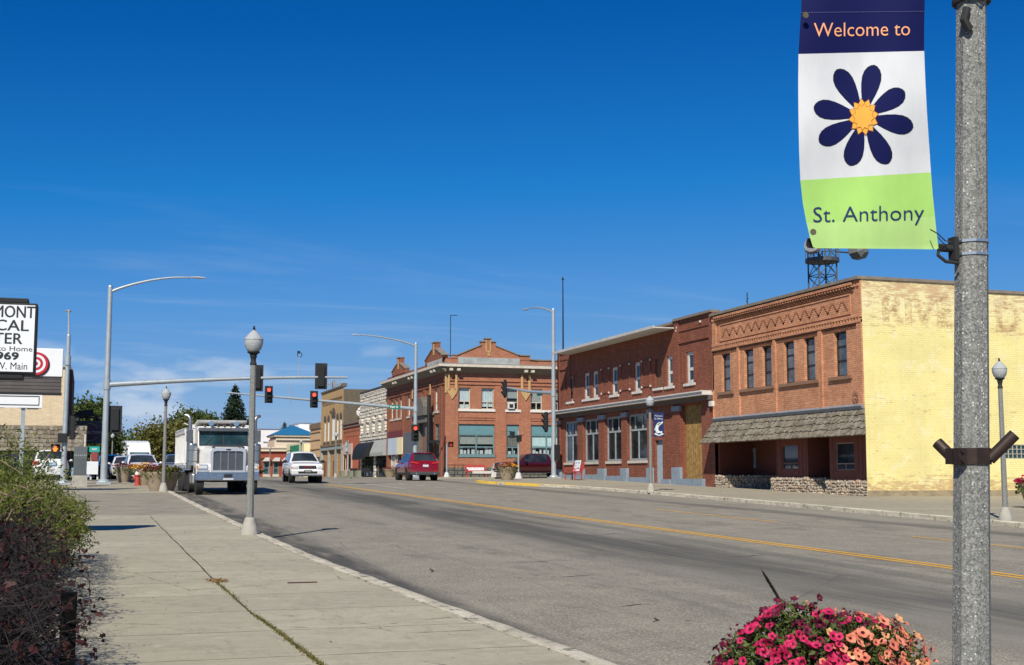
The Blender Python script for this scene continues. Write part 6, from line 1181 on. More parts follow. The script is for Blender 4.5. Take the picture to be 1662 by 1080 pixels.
btext('lettering', 'Welcome to', 1321, 1477, 60, 57.5, 23, simple('banner_orange_print', (.93, .40, .19), .7, 0, .05), .2); btext('lettering', 'St. Anthony', 1320, 1500, 361, 357, 25, simple('banner_navy_print', (.01, .025, .12), .7, 0, .05), .2)
mb = MB(); 
for i in range(48):
    t = i/48; t2 = (i+.6)/48; y = lambda t: 21+(19-21)*t; x = lambda t: 1300+200.5*t; mb.face([bmap(x(t), y(t), .003), bmap(x(t2), y(t2), .003), bmap(x(t2), y(t2)-.8, .003), bmap(x(t), y(t)-.8, .003)])
mb.build('seam', simple('seam_thread', (.10, .12, .22), .8), cl)
mb = MB(); [mb.lathe(PX(px, py, .05), [(.012, .0), (.012, -.004)], 12, 'y') for px, py in ((1307, 25), (1319.5, 377))]; mb.build('grommet', simple('old_brass', (.24, .20, .10), .4, .6), cl)
rod = MB(); p0 = Vector(PX(1317, 395, -.035)); p1 = Vector(PX(1549, 401, -.03)); rod.tube([tuple(p0), tuple(p1)], .011, 10); rod.tube([tuple(p0-Vector((.012, 0, 0))), tuple(p0+Vector((.006, 0, 0)))], .019, 10)
q0 = Vector(PX(1300, -88, .004)); q1 = Vector(PX(1555, -84, .0)); rod.tube([tuple(q0), tuple(q1)], .011, 10); rod.each('rod', blackm, BN, smooth=50)
brk = MB(); c = Vector(PX(1540, 404)); brk.tube([tuple(c-Vector((.035, 0, 0))), tuple(c+Vector((.02, 0, 0)))], .0145, 10); brk.box(c.x+.012, c.x+.032, c.y-.02, c.y+.02, c.z-.045, c.z+.045); loop = [(c.x-.03-.0*k+.05*sin(k*pi/6)*-.6, c.y-.02, c.z-.012-.042*sin(k*pi/12)) for k in range(13)]
brk.tube([(c.x-.045, c.y, c.z-.005), (c.x-.058, c.y-.01, c.z-.03), (c.x-.03, c.y-.02, c.z-.055), (c.x+.02, c.y-.03, c.z-.06)], .007, 6); brk.build('clamp', blackm, BN, smooth=40)
tie = MB(); tie.tube([PX(1510, 373, .03), PX(1521, 379, .06), PX(1534, 391, .03), PX(1545, 393, .05)], .0025, 5); tie.tube([PX(1522, 385, .04), PX(1530, 394, .04), PX(1537, 400, .03)], .002, 5); tie.build('cable_tie', blackm, BN)
def ring(mb, zc_, r, h, th, n=8): mb.lathe((bxz(zc_), by, zc_), [(r, -h/2), (r+th, -h/2), (r+th, h/2), (r, h/2)], n, rot=pi/8, cap=False)
st_ = MB(); rr_ = .064
for py in (394, 415): ring(st_, PX(1577, py)[2], .0655, .010, .003)
st_.each('steel_strap', alu, BN)
FBk = thing('flag_bracket', (bx, by, PX(1577, 741)[2]), 'rusty dark steel flag holder clamped round the foreground lamp post', 'bracket'); zc_ = PX(1577, 741)[2]; bx = bxz(zc_)
cl_ = MB(); ring(cl_, zc_, .0665, .062, .008); cl_.box(bx-.098, bx-.062, by-.055, by-.02, zc_-.03, zc_+.03); cl_.box(bx-.098, bx-.062, by-.008, by+.028, zc_-.03, zc_+.03); [cl_.tube([(bx-.087, by-.065, zc_+q), (bx-.087, by+.035, zc_+q)], .006, 6) for q in (-.018, .018)]; cl_.build('clamp_band', bronze, FBk)
for sgn, dy, ln in ((1, -.045, .132), (-1, .05, .075)):
    tb = MB(); a = Vector((bx+sgn*.045, by+dy, zc_-.012)); d = Vector((.60, -.40, .72)).normalized()
    if sgn < 0: a = Vector((bx-.062, by+.04, zc_+.0)); d = Vector((-.36, .62, .72)).normalized()
    b = a+d*ln; tb.tube([tuple(a), tuple(b)], .0225, 18, cap=False); tb.tube([tuple(b), tuple(b-d*.001)], [.0225, .0175], 18, cap=False); tb.tube([tuple(b-d*.001), tuple(b-d*.10)], .0175, 18, cap=True); tb.build('flag_tube', bronze, FBk, smooth=50)
cb2 = MB(); bx = bxz(PX(1570, 25)[2]); cb2.tube([(bx-.055, by-.045, PX(1555, 20)[2]), (bx-.075, by-.05, PX(1555, 40)[2]), (bx-.05, by-.05, PX(1555, 55)[2])], .016, 8); ring(cb2, PX(1577, 3)[2], .062, .02, .012, 12); cb2.tube([(bx-.06, by-.05, PX(1577, 0)[2]), (bx-.02, by-.09, PX(1577, 6)[2]), (bx+.05, by-.05, PX(1577, -4)[2])], .006, 5); tag(cb2.build('cable_clamp', blackm, smooth=40), 'black clamp and cable at the top of the foreground lamp post', 'clamp')
# ================================================================ petunia planter in the foreground
pc = ony(1329, 1040, 4.75); PL = thing('flower_planter', (pc.x, 4.75, gz(4.75)), 'large round planter of pink and coral petunias in the right foreground', 'planter')
zt_ = ony(1329, 985, 4.75).z; rx_ = (ony(1492, 1040, 4.75).x-ony(1168, 1040, 4.75).x)/2*.90; zc_ = zt_-.29
MB().lathe((pc.x, 4.75, gz(4.75)), [(.25, 0), (.27, .03), (.35, .3), (.40, .55), (.42, .58), (.42, .64), (.38, .64)], 26).build('pot', planterm, PL, smooth=40)
q = random.Random(21); mb = MB(); rz_ = .30
def dome(rng, f=1.):
    while True:
        d = Vector((rng.gauss(0, 1), rng.gauss(0, 1), rng.gauss(0, 1)))
        if d.length > .1:
            d.normalize()
            if d.z > -.45: return Vector((pc.x+d.x*rx_*f, 4.75+d.y*rx_*f, zc_+d.z*rz_*f)), d
def lump(d): return 1+.07*sin(7*d.x+3*d.z)+.06*sin(9*d.y-2*d.x)+.05*sin(15*d.x*d.y+4)
for i in range(6500): p, d = dome(q, q.uniform(.72, .97)*1.); p = Vector((pc.x, 4.75, zc_))+(p-Vector((pc.x, 4.75, zc_)))*lump(d); mb.leaf(p, q.uniform(.02, .045), q, .5, .45)
mb.build('foliage', leaf_pet, PL)
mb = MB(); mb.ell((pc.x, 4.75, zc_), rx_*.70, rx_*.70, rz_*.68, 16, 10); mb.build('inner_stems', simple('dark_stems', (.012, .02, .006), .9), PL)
def flower_mesh(mats, size):
    m = MB(); n = 15
    for i in range(n*1):
        pass
    ringp = []
    for i in range(25):
        a = 2*pi*i/25; lobe = .80+.20*abs(cos(2.5*a)); ringp.append((a, lobe))
    def rr(fr, h): return [(size*fr*(l if fr > .5 else 1)*cos(a), size*fr*(l if fr > .5 else 1)*sin(a), size*h+(.10*size*sin(5*a+1) if fr > .9 else 0)) for a, l in ringp]
    R_ = [rr(.08, -.75), rr(.17, -.30), rr(.30, -.06), rr(.62, .10), rr(1.0, .06)]
    for A_, B_, mi in ((R_[0], R_[1], 1), (R_[1], R_[2], 1), (R_[2], R_[3], 0), (R_[3], R_[4], 0)):
        for i in range(25): m.face([A_[i], A_[(i+1) % 25], B_[(i+1) % 25], B_[i]], mi)
    return m
protos = []
for c in (pet_pink, pet_or, pet_ye, pet_dk):
    o = flower_mesh(None, .0225).build('flower', [c, pet_eye if c != pet_ye else pet_or], PL, smooth=60, local=True); protos.append(o)
placed = []
fr_ = random.Random(33); cnt = 0; used = [False]*4
while cnt < 96:
    d = Vector((fr_.gauss(0, 1), fr_.gauss(-.75, .9), fr_.gauss(.45, .7))).normalized()
    if d.z < -.15 or d.y > .55: continue
    p = Vector((d.x*rx_, d.y*rx_, d.z*rz_))*lump(d)*fr_.uniform(.97, 1.06)+Vector((0, 0, zc_-gz(4.75)))
    if any((p-k).length < .032 for k in placed): continue
    placed.append(p); side_ = d.x+.09*fr_.gauss(0, 1); back_ = d.z > .82 or d.y > .2
    kind = (3 if fr_.random() < .6 else 0) if back_ else (0 if side_ < -.22 else (1 if fr_.random() < .72 else 2))
    o = protos[kind]
    if used[kind]: o = o.copy(); COL.objects.link(o); o.parent = PL
    used[kind] = True; o.location = p; dd = (d+Vector((-.25, -.75, .35))*fr_.uniform(.3, 1.0)+Vector((fr_.gauss(0, .25), fr_.gauss(0, .2), fr_.gauss(0, .25)))).normalized(); o.rotation_mode = 'QUATERNION'; o.rotation_quaternion = dd.to_track_quat('Z', 'Y'); s_ = fr_.uniform(.6, 1.2); o.scale = (s_, s_, s_); cnt += 1
more = {k: MB() for k in range(4)}; n_more = 0                                            # the blooms beyond the first hundred, as one mass
while n_more < 300:
    d = Vector((fr_.gauss(0, 1), fr_.gauss(-.6, 1.), fr_.gauss(.4, .8))).normalized()
    if d.z < -.25 or d.y > .7: continue
    p = Vector((d.x*rx_, d.y*rx_, d.z*rz_))*lump(d)*fr_.uniform(.9, 1.02)+Vector((pc.x, 4.75, zc_)); side_ = d.x+fr_.gauss(0, .12); back_ = d.z > .75 or d.y > .25; kind = (3 if fr_.random() < .6 else 0) if back_ else (0 if side_ < -.2 else (1 if fr_.random() < .72 else 2)); f_ = flower_mesh(None, .0235*fr_.uniform(.6, 1.)); dd = (d+Vector((fr_.gauss(0, .5), fr_.gauss(-.4, .5), fr_.gauss(.1, .5)))).normalized(); f_.xform(Matrix.Translation(p) @ dd.to_track_quat('Z', 'Y').to_matrix().to_4x4()); t_ = more[0]; b_ = len(t_.v); t_.v += f_.v; t_.f += [tuple(b_+q_ for q_ in ff) for ff in f_.f]; t_.mi += [kind if q_ == 0 else 4 for q_ in f_.mi]; n_more += 1
more[0].build('flowers', [pet_pink, pet_or, pet_ye, pet_dk, pet_eye], PL, smooth=60)['kind'] = 'stuff'
mb = MB()
for i in range(1100):                                                                     # buds and spent blooms
    p, d = dome(q, 1.0); p = Vector((pc.x, 4.75, zc_))+(p-Vector((pc.x, 4.75, zc_)))*lump(d)*q.uniform(.95, 1.05); mi = (0 if d.x < -.1 else 1) if q.random() < .6 else 2; mb.leaf(p, q.uniform(.012, .03), q, .8, .5, mi)
mb.build('blossoms', [pet_dk, pet_or, pet_dk], PL)
mb = MB(); a, b = Vector(ony(1291, 1000, 4.85)), Vector(ony(1268, 978, 4.86)); e = Vector(ony(1236, 925, 4.88)); mb.tube([tuple(a), tuple(b), tuple(e)], [.002, .002, .001], 5); fz_ = MB(); 
for i in range(900): t = q.random(); p = b.lerp(e, t); w_ = .011*(sin(pi*min(1, t*1.0+.08)))**.5; ang = q.uniform(0, 6.28); d = (e-b).normalized(); n1 = d.orthogonal().normalized(); v = Matrix.Rotation(ang, 3, d) @ n1; tip = p+v*w_+d*.012; s2 = d.cross(v)*.0014; fz_.face([tuple(p-s2), tuple(p+s2), tuple(tip)])
mb.build('grass_stem', twig_tan, PL); fz_.build('grass_plume', simple('brown_plume', (.045, .022, .02), .9), PL)
mb = MB(); [mb.tube([ony(1283+k*2, 990, 4.8), ony(1287+k*3, 965+k*6, 4.8)], .0013, 4) for k in range(3)]; mb.build('dry_blade', twig_tan, PL)
p = ony(1330, 970, 4.85); fl = protos[3].copy(); COL.objects.link(fl); fl.parent = PL; fl.location = Vector(p)-Vector((pc.x, 4.75, gz(4.75))); fl.rotation_quaternion = Vector((.2, -.7, .3)).to_track_quat('Z', 'Y'); fl.scale = (.8,)*3
mb = MB(); mb.tube([ony(1320, 990, 4.85), ony(1326, 979, 4.85), tuple(p)], .002, 5); mb.build('flower_stem', leaf_pet, PL)
# ================================================================ shrubs at the left
q = random.Random(12); sb = thing('green_shrub', (-1., 17, gz(17)), 'olive green leafy shrub beside the left pavement', 'shrub'); mb = MB(); st_ = MB()
blobs = [(-.55, 18.6, .55, .62, 1.5, .55), (-.35, 20.2, .55, .45, 1.0, .38), (-.9, 16.6, .85, .75, 1.6, .72), (-1.1, 14.3, .98, .8, 1.5, .80), (-1.5, 18., .75, .9, 2., .7), (-.75, 13., .75, .6, 1., .62), (-1.9, 15, 1.1, .9, 1.8, .85)]
for x, y, z, a, b, c in blobs:
    for i in range(int(5600*a*b*1.15)):
        d = Vector((q.gauss(0, 1), q.gauss(0, 1), q.gauss(0, 1))).normalized(); k = q.uniform(.62, 1.06)*(1+.14*sin(6*d.x+9*d.z+x*3)+.10*sin(13*d.y+5*d.z)); p = Vector((x+d.x*a*k, y+d.y*b*k, gz(y)+z+d.z*c*k))
        if p.z < gz(y)+.02: continue
        mb.leaf(p, q.uniform(.03, .075), q, .4, .34)
    for i in range(26): a2 = q.uniform(0, 6.28); st_.tube([(x+q.gauss(0, .1), y+q.gauss(0, .2), gz(y)), (x+a*.5*cos(a2), y+b*.5*sin(a2), gz(y)+z), (x+a*1.0*cos(a2), y+b*1.0*sin(a2), gz(y)+z+c*q.uniform(-.1, .95))], [.012, .007, .002], 4)
mb.build('foliage', leaf_bush, sb); st_.build('stems', twig_tan, sb)
def twiggy(name, label, base, n, spread, hmax, seed, mat, leaves, lm, arch=1., rng_=None, lsz=(.022, .045), tw=.004):
    q = random.Random(seed); o = thing(name, (base[0], base[1], gz(base[1])), label, 'shrub'); tm = MB(); lf = MB()
    for i in range(n):
        x0, y0 = base[0]+q.gauss(0, spread[2]), base[1]+q.gauss(0, spread[3]); a = q.uniform(0, 6.28); h = hmax*q.uniform(.45, 1.0); L = q.uniform(.3, 1.); pts = []
        if x0+cos(a)*spread[0]*L > .06: continue
        for k in range(6): t = k/5; pts.append(Vector((x0+cos(a)*spread[0]*L*t**1.3+q.gauss(0, .015), y0+sin(a)*spread[1]*L*t**1.3+q.gauss(0, .02), gz(y0)+h*(sin(t*pi*.5*arch)) + q.gauss(0, .012))))
        tm.tube(pts, [tw*1.8*(1-.8*k/5) for k in range(6)], 4, cap=False)
        for k in range(2, 6):
            for _ in range(2):
                p = pts[k-1].lerp(pts[k], q.random()); e = p+Vector((q.gauss(0, .10), q.gauss(0, .12), q.gauss(.03, .08))); tm.tube([p, p.lerp(e, .5)+Vector((0, 0, .012)), e], [tw*.6, tw*.45, tw*.2], 3, cap=False)
                if q.random() < leaves:
                    for z in range(q.randint(1, 3)): lf.leaf5(e+Vector((q.gauss(0, .02), q.gauss(0, .02), q.gauss(0, .02))), q.uniform(*lsz), q)
    tm.build('twigs', mat, o); lf.build('leaves', lm, o); return o
twiggy('bare_shrub', 'dark tangled bare shrub with maroon leaves in the near left corner', (-.70, 6.9), 1700, (.60, 1.5, .18, .9), 1.02, 41, twig_dk, .34, leaf_red, 1.25)
twiggy('bare_shrub', 'dark sparse shrub with dry red leaves right behind the nearest one', (-.85, 9.2), 1300, (.75, 1.4, .2, .8), 1.15, 42, twig_dk, .35, leaf_red, 1.2)
o = twiggy('arching_shrub', 'pale arching bare canes with a few red leaves above the green shrub', (-1.25, 10.6), 46, (1.35, 1.5, .25, .5), 1.75, 43, twig_tan, .10, leaf_red, 1.25, lsz=(.04, .08), tw=.0055)
q = random.Random(9); mb = MB(); lf = MB()                                                # low twigs leaning out over the pavement
rt = thing('trailing_twigs', (-.15, 6.6, gz(6.6)), 'thin trailing twigs with maroon leaves leaning over the pavement edge', 'shrub')
for i in range(46):
    y0 = q.uniform(6.0, 10.5); z0 = gz(y0)+q.uniform(.12, .75); x0 = -.28; L = q.uniform(.2, .5); p0 = Vector((x0, y0, z0)); p2 = p0+Vector((L, q.gauss(0, .25), q.gauss(.0, .12))); p1 = p0.lerp(p2, .5)+Vector((0, 0, .04)); mb.tube([p0, p1, p2], [.0026, .0018, .0008], 4, cap=False)
    for k in range(q.randint(1, 4)): lf.leaf5(p0.lerp(p2, q.uniform(.5, 1.))+Vector((q.gauss(0, .02),)*3), q.uniform(.025, .05), q)
mb.build('twigs', twig_dk, rt); lf.build('leaves', leaf_red, rt)
mb = MB(); mb.box(-.10, -.022, 6.95, 7.05, gz(7)-.1, 1.07); tag(mb.build('edging_post', simple('soot_black', (.004, .004, .004), .95, 0, .2, 5, .1)), 'short black square post half hidden in the dark bare shrub', 'post')
q = MB(); 
for a, b in ((-20, 5), (5, 12), (12, 22), (22, 33.7)): q.face([(-14, a, gz(a)-.01), (-.75, a, gz(a)-.01), (-.75, b, gz(b)-.01), (-14, b, gz(b)-.01)])
structure(q.build('planting_bed', simple('bed_soil', (.075, .06, .042), .95, 0, .45, 3)))

q = random.Random(88); mb = MB()
for i in range(150):
    x, y = q.gauss(1.60, .06), q.gauss(16.75, .10)
    mb.leaf((x, y, gz(y)+q.uniform(.006, .02)), q.uniform(.02, .05), q, 1.5, .6, 0)
for i in range(120):
    y = q.uniform(5.5, 22); x = -.1+abs(q.gauss(0, .25)) if q.random() < .7 else q.uniform(0, 3.8); mb.leaf((x, y, gz(y)+.008), q.uniform(.015, .035), q, 2.5, .6, 0 if q.random() < .6 else 1)
tag(mb.build('leaf_litter', [simple('dry_leaf', (.26, .15, .06), .85, 0, .4, 20), simple('dark_leaf', (.06, .03, .025), .85, 0, .4, 20)]), 'dry brown fallen leaves scattered on the pavement slabs and in its joint', 'leaf litter', kind='stuff')
# ================================================================ vehicles (front toward local -Y)
def paint(name, c, rough=.28, coat=.6, var=.08, dust=.4):
    m = MT(name); p = m.obj(); s_ = m.n.new('ShaderNodeSeparateXYZ'); m.L(p, s_.inputs[0]); d = m.rng(m.math('ADD', s_.outputs[2], m.math('MULTIPLY', m.noise(p, 4, 5), .5)), .95, .35, 0, dust)
    c2 = m.mix(m.rng(m.noise(p, 1.5, 5), .35, .7), tuple(q*(1-var) for q in c), c); m.col(m.mix(d, c2, (.20, .17, .13))); m.set(rough, 0, .5, coat); m.b.inputs['Coat Roughness'].default_value = .06; return m.m
pw = paint('white_car_paint', (.78, .78, .77)); pr_ = paint('red_car_paint', (.21, .003, .006), .2, 1., .08, .03); pmar = paint('maroon_car_paint', (.045, .004, .006), .22, 1., .08, .06); pdk = paint('dark_car_paint', (.02, .022, .028), .25, 1., .08, .1); pbl = paint('blue_grey_car_paint', (.14, .18, .24), .3, 1.); ptr = paint('white_truck_paint', (.74, .73, .70), .38, .3, .14, .6)
rubber = simple('tyre_rubber', (.022, .022, .022), .85, 0, .3, 9); underm = simple('underbody_black', (.012, .012, .012), .9); cladm = simple('grey_cladding', (.055, .058, .06), .7); lampg = simple('headlamp_glass', (.62, .64, .64), .12, .0, .2, 20, world=False); tailm = M_emit('tail_lamp_red', (.8, .05, .04), .25); amber = simple('amber_lamp', (.72, .28, .03), .3); grillem = simple('dark_grille', (.03, .03, .03), .5)
platem = simple('number_plate', (.62, .64, .68), .5, 0, .2, 30, world=False)
def wheel(root, x, y, r, w, rimm=alu, dual=False):
    s_ = 1 if x > 0 else -1; mb = MB(); mb.lathe((x, y, r), [(r*.62, -w/2), (r*.93, -w/2), (r, -w/2+.03), (r, w/2-.03), (r*.93, w/2), (r*.62, w/2)], 24, 'x'); t = mb.build('wheel', rubber, root, local=True, smooth=40)
    mb = MB(); d = s_*w/2; mb.lathe((x+d*.82, y, r), [(r*.64, d*.15), (r*.60, 0.), (r*.5, -d*.25), (r*.16, -d*.05), (r*.15, d*.12), (.0, d*.14)], 20, 'x'); 
    for k in range(5): a = k*2*pi/5; mb.obb((x+d*.86, y+r*.38*cos(a), r+r*.38*sin(a)), abs(d)*.2, r*.42, r*.12, rx=a)
    mb.build('rim', rimm, t, local=True, smooth=40); return t
def car(root, top, belt, wid, zb, wheels, wr, pm, side, ws, rw, clad=False, arch=1.18, tw=.22, rimm=alu, tumble=.30):
    def L(T, y):
        for (a, b), (c, d) in zip(T, T[1:]):
            if a-1e-6 <= y <= c+1e-6: return b+(d-b)*(y-a)/(c-a) if c > a else b
        return T[-1][1] if y > T[-1][0] else T[0][1]
    ar = wr*arch; Y = {q[0] for T in (top, belt, wid) for q in T} | {q for r in side for q in r} | set(ws) | set(rw)
    for w in wheels: Y |= {w+ar*cos(k*pi/10) for k in range(11)} | {w-ar-.004, w+ar+.004}
    Y = sorted(q for q in Y if top[0][0] <= q <= top[-1][0]); Y = [q for i, q in enumerate(Y) if i == 0 or q-Y[i-1] > .003]
    def sec(y):
        t, b, w = L(top, y), L(belt, y), L(wid, y); g = max(0., t-b); z0 = zb
        for c in wheels:
            if abs(y-c) < ar: z0 = max(z0, wr+sqrt(ar*ar-(y-c)**2)*.97)
        z1 = max(zb+.14, z0+.025); z2 = max(zb+(b-zb)*.55, z1+.02); z3 = max(b-.08, z2+.01)
        fl = .02 if any(abs(y-c) < ar*1.12 for c in wheels) else 0.
        x5 = w*.945-g*tumble-.015; kk = min(1., g/.35)
        return [(w*.90, z0), (w*.985+fl*.6, z1), (w+fl, z2), (w*.985, z3), (w*.945, b), (x5, t-.05*kk-.012), (x5-.05-.07*kk, t), (x5*.45, t+.022), (0, t+.028)]
    S = [sec(y) for y in Y]; body = MB(); gl = {}
    def addg(k, pts): gl.setdefault(k, MB()).face(pts)
    for i in range(len(Y)-1):
        ym = (Y[i]+Y[i+1])/2
        for sg in (1, -1):
            for j in range(8):
                a, b = S[i][j], S[i][j+1]; c, d = S[i+1][j+1], S[i+1][j]; q = [(a[0]*sg, Y[i], a[1]), (b[0]*sg, Y[i], b[1]), (c[0]*sg, Y[i+1], c[1]), (d[0]*sg, Y[i+1], d[1])]
                if j == 4 and any(r[0] < ym < r[1] for r in side): addg(('side_window', [r for r in side if r[0] < ym < r[1]][0], sg), q); continue
                if j >= 6 and ws[0] < ym < ws[1]: addg(('windscreen',), q); continue
                if j >= 6 and rw[0] < ym < rw[1]: addg(('rear_window',), q); continue
                body.face(q, 1 if clad and j == 0 else 0)
    for i in (0, len(Y)-1): body.face([(x, Y[i], z) for x, z in S[i]]+[(-x, Y[i], z) for x, z in S[i][-2::-1]])
    bo = body.build('body', [pm, cladm], root, local=True, smooth=32)
    for k, m in gl.items(): m.build(k[0], car_glass, root, local=True, smooth=32)
    mb = MB(); w0 = L(wid, 0)*.80; mb.box(-w0, w0, Y[0]+.25, Y[-1]-.25, zb-.02, zb+.35); mb.build('underbody', underm, root, local=True)
    for c in wheels:
        for sg in (1, -1): wheel(root, sg*(L(wid, c)-tw/2-.01), c, wr, tw, rimm); mb = MB(); mb.lathe((sg*(L(wid, c)-.16), c, wr), [(ar*.97, -.16), (ar*.97, .12)], 20, 'x', cap=False); mb.build('wheel_well', underm, root, local=True)
    return L
def quadp(root, name, mat, pts, d=.0, **k): return MB().face(pts).build(name, mat, root, local=True, **k)
def bx(root, name, mat, *a, bevel=.015, **k): return MB().box(*a).build(name, mat, root, local=True, bevel=bevel, **k)
def mirror_pair(root, x, y, z, mat, s=(.16, .09, .13)):
    for sg in (1, -1): mb = MB(); mb.ell((sg*x, y, z), s[0]/2*1.1, s[1], s[2]/2*1.1, 10, 6); mb.box(min(sg*x, sg*(x-.16)), max(sg*x, sg*(x-.16)), y-.02, y+.03, z-.05, z-.02); mb.build('mirror', mat, root, local=True, smooth=50)
# --- white SUV coming toward us
cx0 = ony(499, 780, 68.3).x; V = thing('white_car', (cx0, 68.3, gz(69.5)-.12), 'white older suv with black grille driving toward the camera', 'car', rz=-.03)
car(V, [(0, .80), (.10, .98), (1.25, 1.10), (2.0, 1.60), (2.25, 1.66), (3.9, 1.66), (4.2, 1.60), (4.48, 1.05), (4.5, .7)], [(0, .80), (.10, .96), (1.25, 1.06), (4.4, 1.08), (4.5, .7)], [(0, .76), (.12, .83), (.6, .86), (4.0, .86), (4.5, .80)], .36, (.86, 3.6), .35, pw, [(1.75, 2.42), (2.50, 3.22), (3.32, 4.2)], (1.30, 1.96), (4.22, 4.46), False, 1.16, .24)
bx(V, 'bumper', simple('silver_white_bumper', (.62, .62, .60), .4, 0, .1, 3, world=False), -.84, .84, -.09, .12, .42, .66, bevel=.04); bx(V, 'bumper_inset', blackm, -.5, .5, -.10, -.03, .48, .60); bx(V, 'grille', grillem, -.46, .46, -.03, .06, .74, .90); bx(V, 'grille_badge', simple('dull_red_badge', (.16, .015, .02), .5), -.24, .24, -.045, -.03, .79, .86, bevel=0)
for sg in (1, -1): bx(V, 'headlight', lampg, min(sg*.50, sg*.78), max(sg*.50, sg*.78), -.035, .10, .74, .89); bx(V, 'marker_light', amber, min(sg*.785, sg*.835), max(sg*.785, sg*.835), .03, .16, .75, .88)
bx(V, 'number_plate', blackm, -.2, .22, -.125, -.09, .52, .66, bevel=0); quadp(V, 'plate_print', simple('plate_grey_print', (.30, .30, .28), .6), [(-.15, -.127, .56), (.17, -.127, .56), (.17, -.127, .62), (-.15, -.127, .62)]); mirror_pair(V, 1.0, 1.62, 1.14, blackm, (.22, .07, .16)); bx(V, 'body_moulding', simple('grey_moulding', (.30, .30, .29), .6), -.885, .885, 1.35, 3.1, .50, .66, bevel=.01)
for sg in (1, -1): MB().tube([(sg*.66, 2.3, 1.73), (sg*.66, 3.9, 1.73)], .02, 6).build('roof_rail', blackm, V, local=True); [bx(V, 'door_handle', blackm, min(sg*.855, sg*.885), max(sg*.855, sg*.885), q, q+.16, .98, 1.02, bevel=0) for q in (2.2, 3.0)]
# --- red crossover driving away
cx0 = ony(690, 775, 74.6).x; V = thing('red_car', (cx0, 74.6+4.5, gz(77)-.12), 'shiny dark red crossover seen from behind at the crossing', 'car', rz=0.)
car(V, [(-4.55+4.5-.0, .62), (.08-.0, .9), (1.2, 1.06), (2.0, 1.56), (2.5, 1.66), (3.6, 1.64), (4.05, 1.57), (4.46, 1.10), (4.55, .72)] if 0 else [(-4.5, .62), (-4.42, .92), (-3.3, 1.06), (-2.45, 1.56), (-2.0, 1.66), (-.9, 1.65), (-.45, 1.57), (-.08, 1.12), (.0, 1.02), (.05, .60)], [(-4.5, .62), (-4.42, .90), (-3.3, 1.02), (-.5, 1.12), (-.08, 1.08), (.0, .98), (.05, .58)], [(-4.5, .72), (-4.3, .86), (-3.5, .92), (-.6, .92), (.05, .80)], .34, (-3.65, -.95), .36, pr_, [(-2.85, -1.95), (-1.88, -1.0), (-.92, -.55)], (-3.28, -2.45), (-.44, -.10), True, 1.14, .24)
V.rotation_euler = (0, 0, pi); V.location = (cx0, 74.6, gz(76.5)-.12)
V.location.y = 74.6; 
for sg in (1, -1):
    mb = MB(); mb.prism([(.40*sg, .98), (.84*sg, 1.03), (.87*sg, 1.10), (.80*sg, 1.12), (.42*sg, 1.045)], 'y', -.10, .045); mb.build('tail_light', tailm, V, local=True); MB().lathe((sg*.55, .03, .40), [(.05, 0), (.05, .09)], 10, 'y').build('exhaust', chrome, V, local=True)
mb = MB(); mb.box(-.86, .86, -.2, .075, .32, .52); mb.build('rear_bumper', cladm, V, local=True, bevel=.04); bx(V, 'number_plate', platem, -.19, .15, .045, .06, .80, .93, bevel=0); mb = MB(); mb.tube([(-.07, .03, 1.01), (-.03, .035, .99), (0, .035, .97), (.03, .035, .99), (.07, .03, 1.01)], .012, 6); mb.build('badge', chrome, V, local=True); bx(V, 'brake_light', tailm, -.16, .16, -.50, -.42, 1.585, 1.61, bevel=0)
bx(V, 'tailgate_crease', pr_, -.62, .62, .03, .052, .72, .76); bx(V, 'spoiler', pr_, -.60, .60, -.62, -.36, 1.595, 1.635, bevel=.02); mirror_pair(V, 1.02, -2.75, 1.12, pr_)
for sg in (1, -1): bx(V, 'reflector', tailm, min(sg*.52, sg*.8), max(sg*.52, sg*.8), .05, .08, .545, .575, bevel=0)
# --- maroon pickup parked along the side street, facing left
fx0 = ony(807, 770, 95.6).x; V = thing('pickup_truck', (fx0, 95.6, gz(95)-.12), 'maroon crew cab pickup parked facing left beside the corner building', 'pickup truck', rz=-pi/2)
car(V, [(0, .95), (.08, 1.22), (1.5, 1.34), (2.15, 1.86), (2.5, 1.94), (3.7, 1.93), (3.98, 1.84), (4.12, 1.36), (5.95, 1.36), (6.0, .8)], [(0, .93), (.08, 1.18), (1.5, 1.28), (4.1, 1.32), (4.14, 1.33), (5.95, 1.33), (6.0, .8)], [(0, .90), (.2, .98), (1., 1.0), (5.9, 1.0), (6., .96)], .52, (1.0, 4.85), .42, pmar, [(1.95, 2.75), (2.83, 3.75)], (1.55, 2.15), (3.99, 4.10), False, 1.2, .28)
bx(V, 'grille', grillem, -.62, .62, -.04, .05, .88, 1.18); bx(V, 'bumper', chrome, -.98, .98, -.1, .12, .60, .82, bevel=.04)
for sg in (1, -1): bx(V, 'headlight', lampg, min(sg*.64, sg*.99), max(sg*.64, sg*.99), -.03, .42, .93, 1.16, bevel=.03); bx(V, 'running_board', blackm, min(sg*.9, sg*1.08), max(sg*.9, sg*1.08), 1.7, 4.2, .42, .50)
mirror_pair(V, 1.16, 1.95, 1.36, blackm, (.22, .1, .24))
